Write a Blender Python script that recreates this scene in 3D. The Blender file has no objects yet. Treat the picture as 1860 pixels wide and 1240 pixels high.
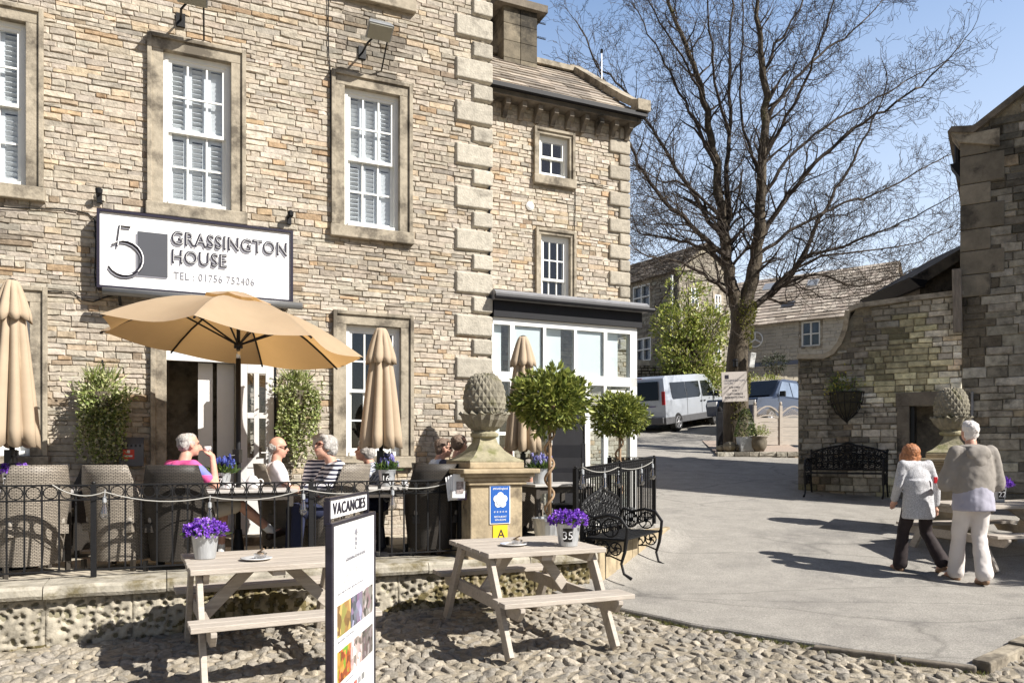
import bpy, math, random
from math import sin, cos, pi, radians
from mathutils import Vector, Matrix, noise
V = Vector
C = bpy.context.scene.collection
# ------------------------------------------------------------------ camera, light, exposure
F, H, YH = 1400.0, 1.56, 828.0            # focal length in photo pixels, eye height, horizon row
K = F / 2200; S = 2200.0                  # depths in pt() and gp() are in units of 1/K metres
sc = bpy.context.scene
cam = bpy.data.objects.new('camera', bpy.data.cameras.new('camera')); C.objects.link(cam)
cam.location = (0, 0, H); cam.rotation_euler = (radians(90), 0, 0)
cam.data.sensor_width = 36; cam.data.lens = 36 * F / 1860; cam.data.shift_y = (YH - 620) / 1860
cam.data.clip_end = 3000; cam.data.clip_start = .05
sc.camera = cam
SUN_EL, SUNV = radians(39), V((.9, -.44))
SUNV.normalize()
w = bpy.data.worlds.new("World"); sc.world = w; w.use_nodes = True
nt = w.node_tree; nt.nodes.clear()
def N(nt, t, **k):
    n = nt.nodes.new(t)
    for a, b in k.items(): setattr(n, a, b)
    return n
def L(nt, a, b): nt.links.new(a, b)
wo = N(nt, 'ShaderNodeOutputWorld'); bg = N(nt, 'ShaderNodeBackground'); sky = N(nt, 'ShaderNodeTexSky')
sky.sky_type = 'NISHITA'; sky.sun_disc = False; sky.sun_elevation = SUN_EL
sky.sun_rotation = math.atan2(SUNV.x, SUNV.y); sky.air_density = 1.0; sky.dust_density = 1.0; sky.ozone_density = 1.6
bg.inputs[1].default_value = .05
# thin fair weather cloud in the sky itself
tc = N(nt, 'ShaderNodeTexCoord'); mp = N(nt, 'ShaderNodeMapping'); mp.inputs['Scale'].default_value = (2.2, 2.2, 6.5)
mp.inputs['Location'].default_value = (.35, .2, .1)
nz = N(nt, 'ShaderNodeTexNoise'); nz.inputs['Scale'].default_value = 1.9; nz.inputs['Detail'].default_value = 9; nz.inputs['Roughness'].default_value = .62
sep = N(nt, 'ShaderNodeSeparateXYZ'); L(nt, tc.outputs['Generated'], mp.inputs[0]); L(nt, mp.outputs[0], nz.inputs[0]); L(nt, tc.outputs['Generated'], sep.inputs[0])
lo = N(nt, 'ShaderNodeMapRange'); lo.inputs[1].default_value = .42; lo.inputs[2].default_value = .1; lo.inputs[3].default_value = -.3; lo.inputs[4].default_value = .2; L(nt, sep.outputs[2], lo.inputs[0])
ad = N(nt, 'ShaderNodeMath', operation='ADD'); L(nt, nz.outputs[0], ad.inputs[0]); L(nt, lo.outputs[0], ad.inputs[1])
rp = N(nt, 'ShaderNodeMapRange', interpolation_type='SMOOTHSTEP'); rp.inputs[1].default_value = .47; rp.inputs[2].default_value = .64; rp.inputs[4].default_value = .9; L(nt, ad.outputs[0], rp.inputs[0])
sk2 = N(nt, 'ShaderNodeMix', data_type='RGBA', blend_type='MULTIPLY'); sk2.inputs[0].default_value = 1; sk2.inputs[7].default_value = (2.0, 1.85, 2.0, 1)
L(nt, sky.outputs[0], sk2.inputs[6])
# the sky is brightest low down ahead, over the yard
fy = N(nt, 'ShaderNodeMapRange'); fy.inputs[1].default_value = .35; fy.inputs[2].default_value = .75; L(nt, sep.outputs[1], fy.inputs[0])
tn = N(nt, 'ShaderNodeMix', data_type='RGBA'); tn.inputs[6].default_value = (.95, .95, 1.0, 1); tn.inputs[7].default_value = (2.9, 2.85, 2.8, 1); L(nt, fy.outputs[0], tn.inputs[0]); L(nt, tn.outputs[2], sk2.inputs[7])
mx = N(nt, 'ShaderNodeMix', data_type='RGBA'); mx.inputs[7].default_value = (11.5, 11.9, 12.6, 1)
hz = N(nt, 'ShaderNodeMapRange'); hz.inputs[1].default_value = .52; hz.inputs[2].default_value = .08; hz.inputs[4].default_value = .72; L(nt, sep.outputs[2], hz.inputs[0])
mxx = N(nt, 'ShaderNodeMath', operation='MAXIMUM'); L(nt, rp.outputs[0], mxx.inputs[0]); L(nt, hz.outputs[0], mxx.inputs[1]); fw = N(nt, 'ShaderNodeMapRange'); fw.inputs[1].default_value = -.1; fw.inputs[2].default_value = .45; L(nt, sep.outputs[1], fw.inputs[0])
ml = N(nt, 'ShaderNodeMath', operation='MULTIPLY'); L(nt, mxx.outputs[0], ml.inputs[0]); L(nt, fw.outputs[0], ml.inputs[1]); L(nt, ml.outputs[0], mx.inputs[0]); L(nt, sk2.outputs[2], mx.inputs[6]); L(nt, mx.outputs[2], bg.inputs[0]); L(nt, bg.outputs[0], wo.inputs[0])
sl = bpy.data.lights.new('sun', 'SUN'); sl.energy = 5.0; sl.angle = radians(.53); sl.color = (1, .955, .88)
so = bpy.data.objects.new('sun', sl); C.objects.link(so)
ld = V((-SUNV.x * cos(SUN_EL), -SUNV.y * cos(SUN_EL), -sin(SUN_EL)))
so.rotation_euler = ld.to_track_quat('-Z', 'Y').to_euler(); so.location = (8, -6, 20)
vs = sc.view_settings; vs.view_transform = 'Standard'; vs.look = 'None'; vs.gamma = 1; vs.exposure = .8
sc.cycles.max_bounces = 6; sc.cycles.transparent_max_bounces = 12; sc.cycles.caustics_reflective = False; sc.cycles.caustics_refractive = False

# ------------------------------------------------------------------ helpers
R = random.Random(7)
def U(a, b): return R.uniform(a, b)
def gz(y):
    y = y / K
    if y < 6: return -.09
    if y < 13.7: return .026 * (y - 9.5)
    return .109 + .0795 * (y - 13.7) if y < 70 else .109 + .0795 * 56.3 + (y - 70) * .03
def pt(px, py, y): return V(((px - 930) / S * y, K * y, H - (py - YH) / S * y))
def gp(px, y, dz=0): return V(((px - 930) / S * y, K * y, gz(K * y) + dz))
class Frame:
    """a building's own axes: x along its front, y into it"""
    def __init__(s, ox, oy, ang):
        s.o = V((ox, oy)); s.a = ang; s.c = cos(ang); s.s = sin(ang)
    def loc(s, px, py, d=0):
        rx = (px - 930) / F; k = (-d + (-s.o.x * s.s + s.o.y * s.c)) / (-rx * s.s + s.c)
        X, Y = rx * k - s.o.x, k - s.o.y
        return X * s.c + Y * s.s, H - (py - YH) / F * k
    def w(s, x, y, z=0): return V((s.o.x + x * s.c - y * s.s, s.o.y + x * s.s + y * s.c, z))

def lk(o): C.objects.link(o); return o
def tag(o, label=None, cat=None, group=None, kind=None):
    for k, v in (('label', label), ('category', cat), ('group', group), ('kind', kind)):
        if v: o[k] = v
    return o
def thing(name, label, cat, loc=(0, 0, 0), rz=0, group=None):
    o = lk(bpy.data.objects.new(name, None)); o.location = loc; o.rotation_euler = (0, 0, rz); o.empty_display_size = .1
    return tag(o, label, cat, group)
def copy_tree(o, parent=None):
    c = o.copy(); C.objects.link(c)
    if parent: c.parent = parent
    for ch in list(o.children): copy_tree(ch, c)
    return c

class MB:
    def __init__(s): s.v = []; s.f = []; s.c = []; s.col = None
    def add(s, vs, fs, col=None):
        b = len(s.v); s.v += [tuple(p) for p in vs]; s.f += [tuple(i + b for i in f) for f in fs]
        s.c += [col or s.col or (1, 1, 1)] * len(fs); return s
    def box(s, c, d, rz=0, m=None, col=None, taper=1, bev=0):
        x, y, z = (k / 2 for k in d); t = taper
        P = [V(p) for p in ((-x, -y, -z), (x, -y, -z), (x, y, -z), (-x, y, -z), (-x * t, -y * t, z), (x * t, -y * t, z), (x * t, y * t, z), (-x * t, y * t, z))]
        M = m.copy() if m else Matrix.Rotation(rz, 4, 'Z')
        P = [M @ p + V(c) for p in P]
        return s.add(P, [(0, 3, 2, 1), (4, 5, 6, 7), (0, 1, 5, 4), (1, 2, 6, 5), (2, 3, 7, 6), (3, 0, 4, 7)], col)
    def bb(s, x0, x1, y0, y1, z0, z1, col=None): return s.box(((x0 + x1) / 2, (y0 + y1) / 2, (z0 + z1) / 2), (x1 - x0, y1 - y0, z1 - z0), col=col)
    def beam(s, a, b, w, h, up=(0, 0, 1), col=None):
        a, b = V(a), V(b); d = (b - a); l = d.length; d.normalize(); u = V(up)
        x = d.cross(u)
        if x.length < 1e-4: x = d.cross(V((0, 1, 0)))
        x.normalize(); z = x.cross(d)
        M = Matrix((x, d, z)).transposed().to_4x4()
        return s.box((a + b) / 2, (w, l, h), m=M, col=col)
    def tube(s, pts, r, n=8, col=None, cap=True, flat=None):
        pts = [V(p) for p in pts]; m = len(pts); rr = r if isinstance(r, (list, tuple)) else [r] * m
        vs = []; prev = None
        for i, p in enumerate(pts):
            d = (pts[min(i + 1, m - 1)] - pts[max(i - 1, 0)])
            if d.length < 1e-9: d = V((0, 0, 1))
            d.normalize()
            if prev is None:
                x = d.cross(V((0, 0, 1)));
                if x.length < .05: x = d.cross(V((0, 1, 0)))
            else: x = prev - d * prev.dot(d)
            x.normalize(); prev = x; y = d.cross(x)
            for k in range(n):
                a = 2 * pi * k / n; vs.append(p + (x * cos(a) + y * sin(a)) * rr[i])
        fs = [(i * n + k, i * n + (k + 1) % n, (i + 1) * n + (k + 1) % n, (i + 1) * n + k) for i in range(m - 1) for k in range(n)]
        if cap: fs += [tuple(range(n))[::-1], tuple((m - 1) * n + k for k in range(n))]
        return s.add(vs, fs, col)
    def lathe(s, prof, n=24, c=(0, 0, 0), col=None, sx=1, sy=1, m=None):
        vs = []
        for r, z in prof:
            for k in range(n):
                a = 2 * pi * k / n; p = V((r * cos(a) * sx, r * sin(a) * sy, z)); vs.append((m @ p if m else p) + V(c))
        q = len(prof); fs = [(i * n + k, i * n + (k + 1) % n, (i + 1) * n + (k + 1) % n, (i + 1) * n + k) for i in range(q - 1) for k in range(n)]
        fs += [tuple(range(n))[::-1], tuple((q - 1) * n + k for k in range(n))]
        return s.add(vs, fs, col)
    def ell(s, c, r, n=12, m=None, col=None):
        q = max(6, n // 2 + 2)
        prof = [(sin(pi * i / q) if 0 < i < q else .02, -cos(pi * i / q)) for i in range(q + 1)]
        vs = []
        for a, z in prof:
            for k in range(n):
                t = 2 * pi * k / n; p = V((a * cos(t) * r[0], a * sin(t) * r[1], z * r[2])); vs.append((m @ p if m else p) + V(c))
        fs = [(i * n + k, i * n + (k + 1) % n, (i + 1) * n + (k + 1) % n, (i + 1) * n + k) for i in range(q) for k in range(n)]
        fs += [tuple(range(n))[::-1], tuple(q * n + k for k in range(n))]
        return s.add(vs, fs, col)
    def cap(s, a, b, ra, rb, n=12):
        a, b = V(a), V(b); s.ell(a, (ra,) * 3, n); s.ell(b, (rb,) * 3, n)
        d = b - a
        if d.length > 1e-4: s.tube([a, b], [ra, rb], n)
        return s
    def prism(s, poly, axis, a, b, col=None):
        """poly of 2d points pushed along an axis from a to b"""
        def mk(p, t): return {'x': (t, p[0], p[1]), 'y': (p[0], t, p[1]), 'z': (p[0], p[1], t)}[axis]
        n = len(poly); vs = [mk(p, a) for p in poly] + [mk(p, b) for p in poly]
        fs = [tuple(range(n))[::-1], tuple(range(n, 2 * n))] + [(i, (i + 1) % n, n + (i + 1) % n, n + i) for i in range(n)]
        return s.add(vs, fs, col)
    def torus(s, c, r, t, m=None, n=20, k=6, a0=0, a1=2 * pi):
        full = abs(a1 - a0) > 6.28; q = n + 1
        pts = []
        for i in range(q):
            a = a0 + (a1 - a0) * i / n; p = V((r * cos(a), 0, r * sin(a))); pts.append((m @ p if m else p) + V(c))
        return s.tube(pts, t, k, cap=not full)
    def build(s, name, mat, parent=None, smooth=False, mods=(), loc=None):
        me = bpy.data.meshes.new(name); me.from_pydata(s.v, [], s.f)
        if any(c != (1, 1, 1) for c in s.c):
            ca = me.color_attributes.new('Col', 'FLOAT_COLOR', 'CORNER'); a = []
            for f, c in zip(s.f, s.c): a += [c[0], c[1], c[2], 1.0] * len(f)
            ca.data.foreach_set('color', a)
        me.materials.append(mat)
        if smooth: me.polygons.foreach_set('use_smooth', [True] * len(me.polygons))
        me.update(); o = lk(bpy.data.objects.new(name, me))
        if parent: o.parent = parent
        if loc: o.location = loc
        for t, kw in mods:
            mo = o.modifiers.new(t.lower(), t)
            for k, v in kw.items(): setattr(mo, k, v)
        return o
BEV = lambda w, n=2: ('BEVEL', dict(width=w, segments=n, limit_method='ANGLE', angle_limit=radians(40)))

# ------------------------------------------------------------------ materials
def mat(name, col=(.5, .5, .5), rough=.7, metal=0, var=.15, vs=6, bump=0, bs=30, attr=False, spec=.4, dirt=None, ds=1.5, dk=.5, stretch=None, coat=0, sheen=0, trans=0, alpha=1, bd=.01):
    m = bpy.data.materials.new(name); m.use_nodes = True; nt = m.node_tree; b = nt.nodes['Principled BSDF']
    b.inputs['Roughness'].default_value = rough; b.inputs['Metallic'].default_value = metal; b.inputs['Specular IOR Level'].default_value = spec
    b.inputs['Coat Weight'].default_value = coat; b.inputs['Transmission Weight'].default_value = trans
    tc = N(nt, 'ShaderNodeTexCoord'); src = tc.outputs['Object']
    if stretch:
        mp = N(nt, 'ShaderNodeMapping'); mp.inputs['Scale'].default_value = stretch; L(nt, src, mp.inputs[0]); src = mp.outputs[0]
    if attr:
        at = N(nt, 'ShaderNodeAttribute'); at.attribute_name = 'Col'; cur = at.outputs['Color']
    else:
        rg = N(nt, 'ShaderNodeRGB'); rg.outputs[0].default_value = (*col, 1); cur = rg.outputs[0]
    if var:
        n1 = N(nt, 'ShaderNodeTexNoise'); n1.inputs['Scale'].default_value = vs; n1.inputs['Detail'].default_value = 6; n1.inputs['Roughness'].default_value = .65
        L(nt, src, n1.inputs[0]); mr = N(nt, 'ShaderNodeMapRange'); mr.inputs[1].default_value = .3; mr.inputs[2].default_value = .7
        mr.inputs[3].default_value = 1 - var; mr.inputs[4].default_value = 1 + var; L(nt, n1.outputs[0], mr.inputs[0])
        h = N(nt, 'ShaderNodeVectorMath', operation='SCALE'); L(nt, cur, h.inputs[0]); L(nt, mr.outputs[0], h.inputs['Scale']); cur = h.outputs[0]
    if dirt:
        n2 = N(nt, 'ShaderNodeTexNoise'); n2.inputs['Scale'].default_value = ds; n2.inputs['Detail'].default_value = 8; n2.inputs['Roughness'].default_value = .7
        L(nt, src, n2.inputs[0]); mr = N(nt, 'ShaderNodeMapRange'); mr.inputs[1].default_value = dk; mr.inputs[2].default_value = dk + .14; L(nt, n2.outputs[0], mr.inputs[0])
        mi = N(nt, 'ShaderNodeMix', data_type='RGBA'); mi.inputs[7].default_value = (*dirt, 1); L(nt, mr.outputs[0], mi.inputs[0]); L(nt, cur, mi.inputs[6]); cur = mi.outputs[2]
    L(nt, cur, b.inputs['Base Color'])
    if bump:
        n3 = N(nt, 'ShaderNodeTexNoise'); n3.inputs['Scale'].default_value = bs; n3.inputs['Detail'].default_value = 5
        L(nt, src, n3.inputs[0]); bp = N(nt, 'ShaderNodeBump'); bp.inputs['Strength'].default_value = bump; bp.inputs['Distance'].default_value = bd
        L(nt, n3.outputs[0], bp.inputs['Height']); L(nt, bp.outputs[0], b.inputs['Normal'])
    return m
def glass(name, tint=(.9, .95, 1), refl=.12, rough=.02):
    m = bpy.data.materials.new(name); m.use_nodes = True; nt = m.node_tree; nt.nodes.clear()
    o = N(nt, 'ShaderNodeOutputMaterial'); t = N(nt, 'ShaderNodeBsdfTransparent'); t.inputs[0].default_value = (*tint, 1)
    g = N(nt, 'ShaderNodeBsdfGlossy'); g.inputs['Roughness'].default_value = rough
    lw = N(nt, 'ShaderNodeLayerWeight'); lw.inputs[0].default_value = .5; fr = N(nt, 'ShaderNodeMath', operation='POWER'); fr.inputs[1].default_value = 4; L(nt, lw.outputs['Facing'], fr.inputs[0]); a = N(nt, 'ShaderNodeMath', operation='ADD', use_clamp=True); a.inputs[1].default_value = refl + .03
    x = N(nt, 'ShaderNodeMixShader'); L(nt, fr.outputs[0], a.inputs[0]); L(nt, a.outputs[0], x.inputs[0]); L(nt, t.outputs[0], x.inputs[1]); L(nt, g.outputs[0], x.inputs[2]); L(nt, x.outputs[0], o.inputs[0])
    return m
def leafmat(name):
    m = mat(name, attr=True, rough=.42, var=.12, vs=9, spec=.35)
    nt = m.node_tree; b = nt.nodes['Principled BSDF']; o = nt.nodes['Material Output']
    t = N(nt, 'ShaderNodeBsdfTranslucent'); x = N(nt, 'ShaderNodeMixShader'); x.inputs[0].default_value = .22
    L(nt, b.inputs['Base Color'].links[0].from_socket, t.inputs[0]); L(nt, b.outputs[0], x.inputs[1]); L(nt, t.outputs[0], x.inputs[2]); L(nt, x.outputs[0], o.inputs[0])
    return m
M = {}
M['stone'] = mat('facade stone', attr=True, rough=.9, var=.3, vs=14, bump=.6, bs=38, spec=.2, bd=.014)
M['rubble'] = mat('lichened rubble stone', attr=True, rough=.95, var=.4, vs=9, bump=.7, bs=26, spec=.15, dirt=(.055, .05, .042), ds=1.1, dk=.54, bd=.02)
M['farstone'] = mat('distant stone', attr=True, rough=.95, var=.3, vs=4, bump=.4, bs=12, spec=.15)
M['ashlar'] = mat('weathered ashlar', (.36, .315, .245), .85, var=.22, vs=12, bump=.4, bs=60, dirt=(.13, .112, .088), ds=2.2, dk=.47, spec=.2)
M['quoin'] = mat('quoin stone', (.46, .42, .35), .88, var=.2, vs=9, bump=.6, bs=45, dirt=(.2, .18, .15), ds=3.2, dk=.56, spec=.2)
M['darkash'] = mat('blackened ashlar', (.17, .145, .115), .9, var=.3, vs=5, bump=.5, bs=40, dirt=(.035, .032, .028), ds=1.6, dk=.5)
M['mossstone'] = mat('mossy carved stone', (.215, .195, .15), .9, var=.35, vs=10, bump=.8, bs=60, dirt=(.10, .095, .04), ds=5, dk=.52, bd=.008)
M['pale_moss'] = mat('pale mossy stone', (.3, .27, .18), .9, var=.3, vs=9, bump=.6, bs=50, dirt=(.15, .15, .06), ds=4, dk=.5)
M['pierstone'] = mat('gate pier stone', (.36, .29, .19), .88, var=.3, vs=5, bump=.4, bs=45, dirt=(.14, .11, .075), ds=2.8, dk=.53)
M['white'] = mat('white gloss paint', (.84, .84, .82), .35, var=.04, vs=4, spec=.5)
M['whitewood'] = mat('white joinery', (.78, .78, .75), .45, var=.06, vs=5)
M['greydoor'] = mat('pale grey door paint', (.6, .59, .58), .45, var=.05, vs=5)
M['iron'] = mat('black painted iron', (.008, .008, .009), .5, var=.2, vs=20, spec=.3, bump=.15, bs=80)
M['blackp'] = mat('black fascia paint', (.012, .012, .015), .55, var=.2, vs=6, spec=.25)
M['lead'] = mat('lead flashing', (.26, .26, .27), .55, var=.2, vs=5, metal=.2)
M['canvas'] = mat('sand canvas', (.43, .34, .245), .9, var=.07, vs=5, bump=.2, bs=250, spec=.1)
M['signw'] = mat('white sign face', (.86, .86, .86), .35, var=.01)
M['slate'] = mat('slate grey lettering', (.075, .078, .09), .5, var=.03)
M['textb'] = mat('dark lettering', (.02, .018, .03), .5, var=0)
M['textg'] = mat('grey shadow lettering', (.22, .22, .25), .5, var=0)
M['dark'] = mat('dark interior', (.012, .011, .01), .8, var=.3, vs=2)
M['bark'] = mat('bark', (.085, .068, .048), .95, var=.45, vs=6, bump=.9, bs=14, dirt=(.15, .15, .04), ds=1.6, dk=.58, bd=.04, stretch=(1, 1, .4))
M['twig'] = mat('twig bark', (.055, .042, .032), .9, var=.25, vs=3)
M['leaf'] = leafmat('leaf')
M['petal'] = leafmat('petal')
M['glass'] = glass('window glass', (.93, .95, .97), .03)
M['cglass'] = glass('conservatory glass', (.94, .97, .98), .04)
M['darkglass'] = mat('dark glass', (.008, .010, .014), .12, var=0, spec=.35)
M['bulbglass'] = glass('bulb glass', (.85, .85, .85), .22)
M['terra'] = mat('weathered pot', (.14, .12, .09), .9, var=.4, vs=8, bump=.5, bs=30)
M['zinc'] = mat('galvanised zinc', (.5, .52, .54), .38, metal=.55, var=.22, vs=9, stretch=(3, 3, .6))
M['china'] = mat('white china', (.8, .8, .8), .12, var=0, spec=.6, coat=.3)
M['picnic'] = mat('painted taupe timber', (.44, .39, .335), .65, var=.16, vs=5, bump=.4, bs=30, stretch=(1, 9, 9), dirt=(.34, .295, .25), ds=1.6, dk=.52)
M['flags'] = mat('flag paving', attr=True, rough=.85, var=.15, vs=4, bump=.3, bs=40)
M['cobble'] = mat('cobble stone', attr=True, rough=.88, var=.38, vs=22, bump=.8, bs=55, spec=.2, bd=.014, dirt=(.17, .15, .11), ds=3.2, dk=.56)
M['soil'] = mat('sandy grit', (.29, .25, .19), .95, var=.35, vs=18, bump=.8, bs=120, dirt=(.2, .19, .07), ds=3, dk=.6)
M['slateroof'] = mat('stone slates', attr=True, rough=.85, var=.25, vs=5, bump=.4, bs=25)
M['skin'] = mat('skin', (.60, .34, .25), .55, var=.12, vs=14, spec=.35)
M['skinr'] = mat('sunburnt skin', (.56, .31, .23), .5, var=.15, vs=14, spec=.35)
M['greyhair'] = mat('grey hair', (.36, .34, .32), .6, var=.45, vs=45, bump=.8, bs=130, stretch=(1, 1, .35))
M['ginger'] = mat('ginger hair', (.36, .15, .065), .5, var=.4, vs=40, bump=.9, bs=110, stretch=(1, 1, .22))
M['whitehair'] = mat('white hair', (.72, .68, .66), .6, var=.15, vs=40, bump=.6, bs=120, stretch=(1, 1, .35))
M['brownhair'] = mat('greying brown hair', (.17, .12, .09), .6, var=.4, vs=40, bump=.7, bs=120)
M['black'] = mat('black plastic', (.012, .012, .012), .35, var=0)
M['steel'] = mat('brushed steel', (.6, .6, .6), .3, metal=.9, var=.1)
M['straw'] = mat('cane', (.3, .2, .12), .7, var=.2)

def text(body, size, mt, parent, pos, rx=pi / 2, rz=0, ext=.004, name='lettering', align='LEFT', sx=1, sp=1, off=0, fit=None):
    cu = bpy.data.curves.new('t', 'FONT'); cu.body = body; cu.size = size; cu.extrude = ext; cu.align_x = align; cu.space_character = sp; cu.offset = off; cu.resolution_u = 3
    o = bpy.data.objects.new('t', cu); C.objects.link(o)
    me = bpy.data.meshes.new_from_object(o.evaluated_get(bpy.context.evaluated_depsgraph_get())); me.name = name
    bpy.data.objects.remove(o); bpy.data.curves.remove(cu)
    me.materials.clear(); me.materials.append(mt)
    if fit: xs_ = [v.co.x for v in me.vertices]; sx = fit / (max(xs_) - min(xs_))
    t = lk(bpy.data.objects.new(name, me)); t.parent = parent; t.location = pos; t.rotation_euler = (rx, 0, rz); t.scale = (sx, 1, 1)
    return t

# ------------------------------------------------------------------ walls of real stones
def pal(cols):
    tot = sum(c[0] for c in cols)
    def f():
        r = U(0, tot)
        for wgt, c in cols:
            r -= wgt
            if r <= 0: break
        k = U(.78, 1.06); m_ = sum(c) / 3; return tuple(max(0, (x * .86 + m_ * .14) * k * U(.985, 1.015)) for x in c)
    return f
PAL_F = pal([(6, (.50, .425, .33)), (5, (.475, .41, .325)), (4.5, (.50, .44, .355)), (2.0, (.51, .40, .27)), (.7, (.45, .31, .18)), (1.2, (.56, .49, .40)), (.3, (.33, .25, .17)), (.9, (.38, .335, .275))])
PAL_R = pal([(5, (.37, .335, .27)), (4, (.41, .37, .30)), (3, (.47, .43, .35)), (2.5, (.29, .26, .205)), (1, (.20, .18, .145)), (.5, (.47, .37, .25)), (1.5, (.55, .51, .43))])
PAL_B = pal([(5, (.27, .235, .185)), (4, (.34, .3, .24)), (3, (.2, .18, .15)), (2, (.42, .38, .3))])
def stones(mb, s0, s1, z0, z1, holes=(), ch=(.045, .085), cl=(.10, .36), P=PAL_F, dep=.016, top=None, gap=.0022, mort=(.38, .325, .255), y0=0, tint=None, flip=1, bot=None):
    """coursed stones standing proud of a mortar bed, on the plane y=y0 facing -y"""
    z = z0
    while z < z1 - .02:
        h = min(U(*ch), z1 - z)
        s = s0 - U(0, .2)
        wav = U(0, 9)
        while s < s1 - .02:
            l = U(*cl) if U(0, 1) < .8 else U(cl[0], cl[0] * 1.6); a, b = max(s, s0), min(s + l, s1); s += l
            if b - a < .03: continue
            zm = z + h / 2; segs = [(a, b)]
            for (x0, x1, q0, q1) in holes:
                if q0 - h * .3 < zm < q1 + h * .3:
                    ns = []
                    for (p, q) in segs:
                        if q <= x0 or p >= x1: ns.append((p, q)); continue
                        if p < x0: ns.append((p, x0))
                        if q > x1: ns.append((x1, q))
                    segs = ns
            for (p, q) in segs:
                if q - p < .03: continue
                zt = z + h
                if top is not None:
                    t = min(top(p), top(q))
                    if z > t - .03: continue
                    zt = min(zt, t)
                if bot is not None and zt < bot((p + q) / 2): continue
                g = gap * U(.5, 1.3); c = P()
                if tint: c = tint((p + q) / 2, zm, c)
                dz = .004 * sin(p * 5 + wav)
                J = lambda: U(-.006, .006) if h > .04 else 0
                A = [(p + g, z + g + dz + J()), (q - g, z + g + dz + J()), (q - g, zt - g + dz + J()), (p + g, zt - g + dz + J())]
                dd = dep * U(.35, 1.25); e = min(.016, h * .16)
                I = [(A[0][0] + e * U(.3, 1.2), A[0][1] + e * U(.2, 1.1)), (A[1][0] - e * U(.3, 1.2), A[1][1] + e * U(.2, 1.1)), (A[2][0] - e * U(.3, 1.2), A[2][1] - e * U(.2, 1.1)), (A[3][0] + e * U(.3, 1.2), A[3][1] - e * U(.2, 1.1))]
                t = U(.3, .7); Bm = (I[0][0] + (I[1][0] - I[0][0]) * t, I[0][1] + U(-.006, .008)); Tm = (I[3][0] + (I[2][0] - I[3][0]) * U(.3, .7), I[3][1] + U(-.008, .006))
                vv = [(x, y0, y) for x, y in A] + [(x, y0 - dd * flip * U(.6, 1.3), y) for x, y in (I[0], Bm, I[1], I[2], Tm, I[3])]
                mb.add(vv, [(4, 5, 8, 9), (5, 6, 7, 8), (0, 1, 6, 5, 4), (1, 2, 7, 6), (2, 3, 9, 8, 7), (3, 0, 4, 9)], c)
        z += h
    # mortar bed, with the openings left out
    xs = sorted({s0, s1, *[min(max(h[k], s0), s1) for h in holes for k in (0, 1)]}); zs = sorted({z0, z1, *[min(max(h[k], z0), z1) for h in holes for k in (2, 3)]})
    if top is not None: xs = sorted(set(xs) | {s0 + (s1 - s0) * i / 24 for i in range(25)})
    for i in range(len(xs) - 1):
        for j in range(len(zs) - 1):
            xm, zm = (xs[i] + xs[i + 1]) / 2, (zs[j] + zs[j + 1]) / 2
            if any(h[0] < xm < h[1] and h[2] < zm < h[3] for h in holes): continue
            ta, tb = (zs[j + 1],) * 2
            if top is not None: ta, tb = min(ta, top(xs[i])), min(tb, top(xs[i + 1]))
            if min(ta, tb) <= zs[j]: continue
            mb.add([(xs[i], y0 + .002, zs[j]), (xs[i + 1], y0 + .002, zs[j]), (xs[i + 1], y0 + .002, tb), (xs[i], y0 + .002, ta)], [(0, 1, 2, 3)], mort)

def leaves(mb, pos, n, size, cols, ell_r=None, asp=.45, up=.3, rnd=R, shell=.0):
    """single leaves scattered through an ellipsoid"""
    for _ in range(n):
        while True:
            d = V((rnd.uniform(-1, 1), rnd.uniform(-1, 1), rnd.uniform(-1, 1)))
            if shell < d.length <= 1: break
        p = V(pos) + V((d.x * ell_r[0], d.y * ell_r[1], d.z * ell_r[2]))
        leaf(mb, p, size * rnd.uniform(.6, 1.3), rnd.choice(cols), (d + V((0, 0, up))), asp, rnd)
def leaf(mb, p, s, col, out, asp=.45, rnd=R):
    d = V((rnd.gauss(0, 1), rnd.gauss(0, 1), rnd.gauss(0, 1))).normalized() * .8 + V(out).normalized(); d.normalize()
    x = d.cross(V((rnd.gauss(0, 1), rnd.gauss(0, 1), rnd.gauss(0, 1))));
    if x.length < .01: x = V((1, 0, 0))
    x.normalize(); nn = x.cross(d); k = rnd.uniform(.75, 1.25); col = tuple(c * k for c in col)
    a = asp * s * .5
    mb.add([p, p + d * s * .45 + x * a + nn * s * .05, p + d * s, p + d * s * .45 - x * a + nn * s * .05], [(0, 1, 2), (0, 2, 3)], col)
# ------------------------------------------------------------------ ground
HF = Frame(-.33, 17.2 * K, math.atan2(F, 3120))
def hl(p):
    X, Y = p.x - HF.o.x, p.y - HF.o.y; return X * HF.c + Y * HF.s, -X * HF.s + Y * HF.c
RY = hl(pt(170, YH, 10.5))[1]; RX = hl(pt(1045, YH, 13.5))[0]; BX, BY = hl(pt(1188, YH, 17.2))
def structure(o): o['kind'] = 'structure'; return o
g = MB(); ys = [k * K for k in (-60, 0, 6, 8, 10, 12, 13.7, 16, 20, 26, 34, 45, 60, 70, 110, 200, 500, 1800)]; xs = [-900, -200, -60, -20, -6, 0, 4, 8, 14, 30, 90, 300, 900]
for y in ys:
    for x in xs: g.v.append((x, y, gz(y) - .035 - .06 * (y > 7.7)))
for j in range(len(ys) - 1):
    for i in range(len(xs) - 1):
        k = j * len(xs) + i; g.f.append((k, k + 1, k + 1 + len(xs), k + len(xs))); g.c.append((1, 1, 1))
structure(g.build('ground', M['soil']))
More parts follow.
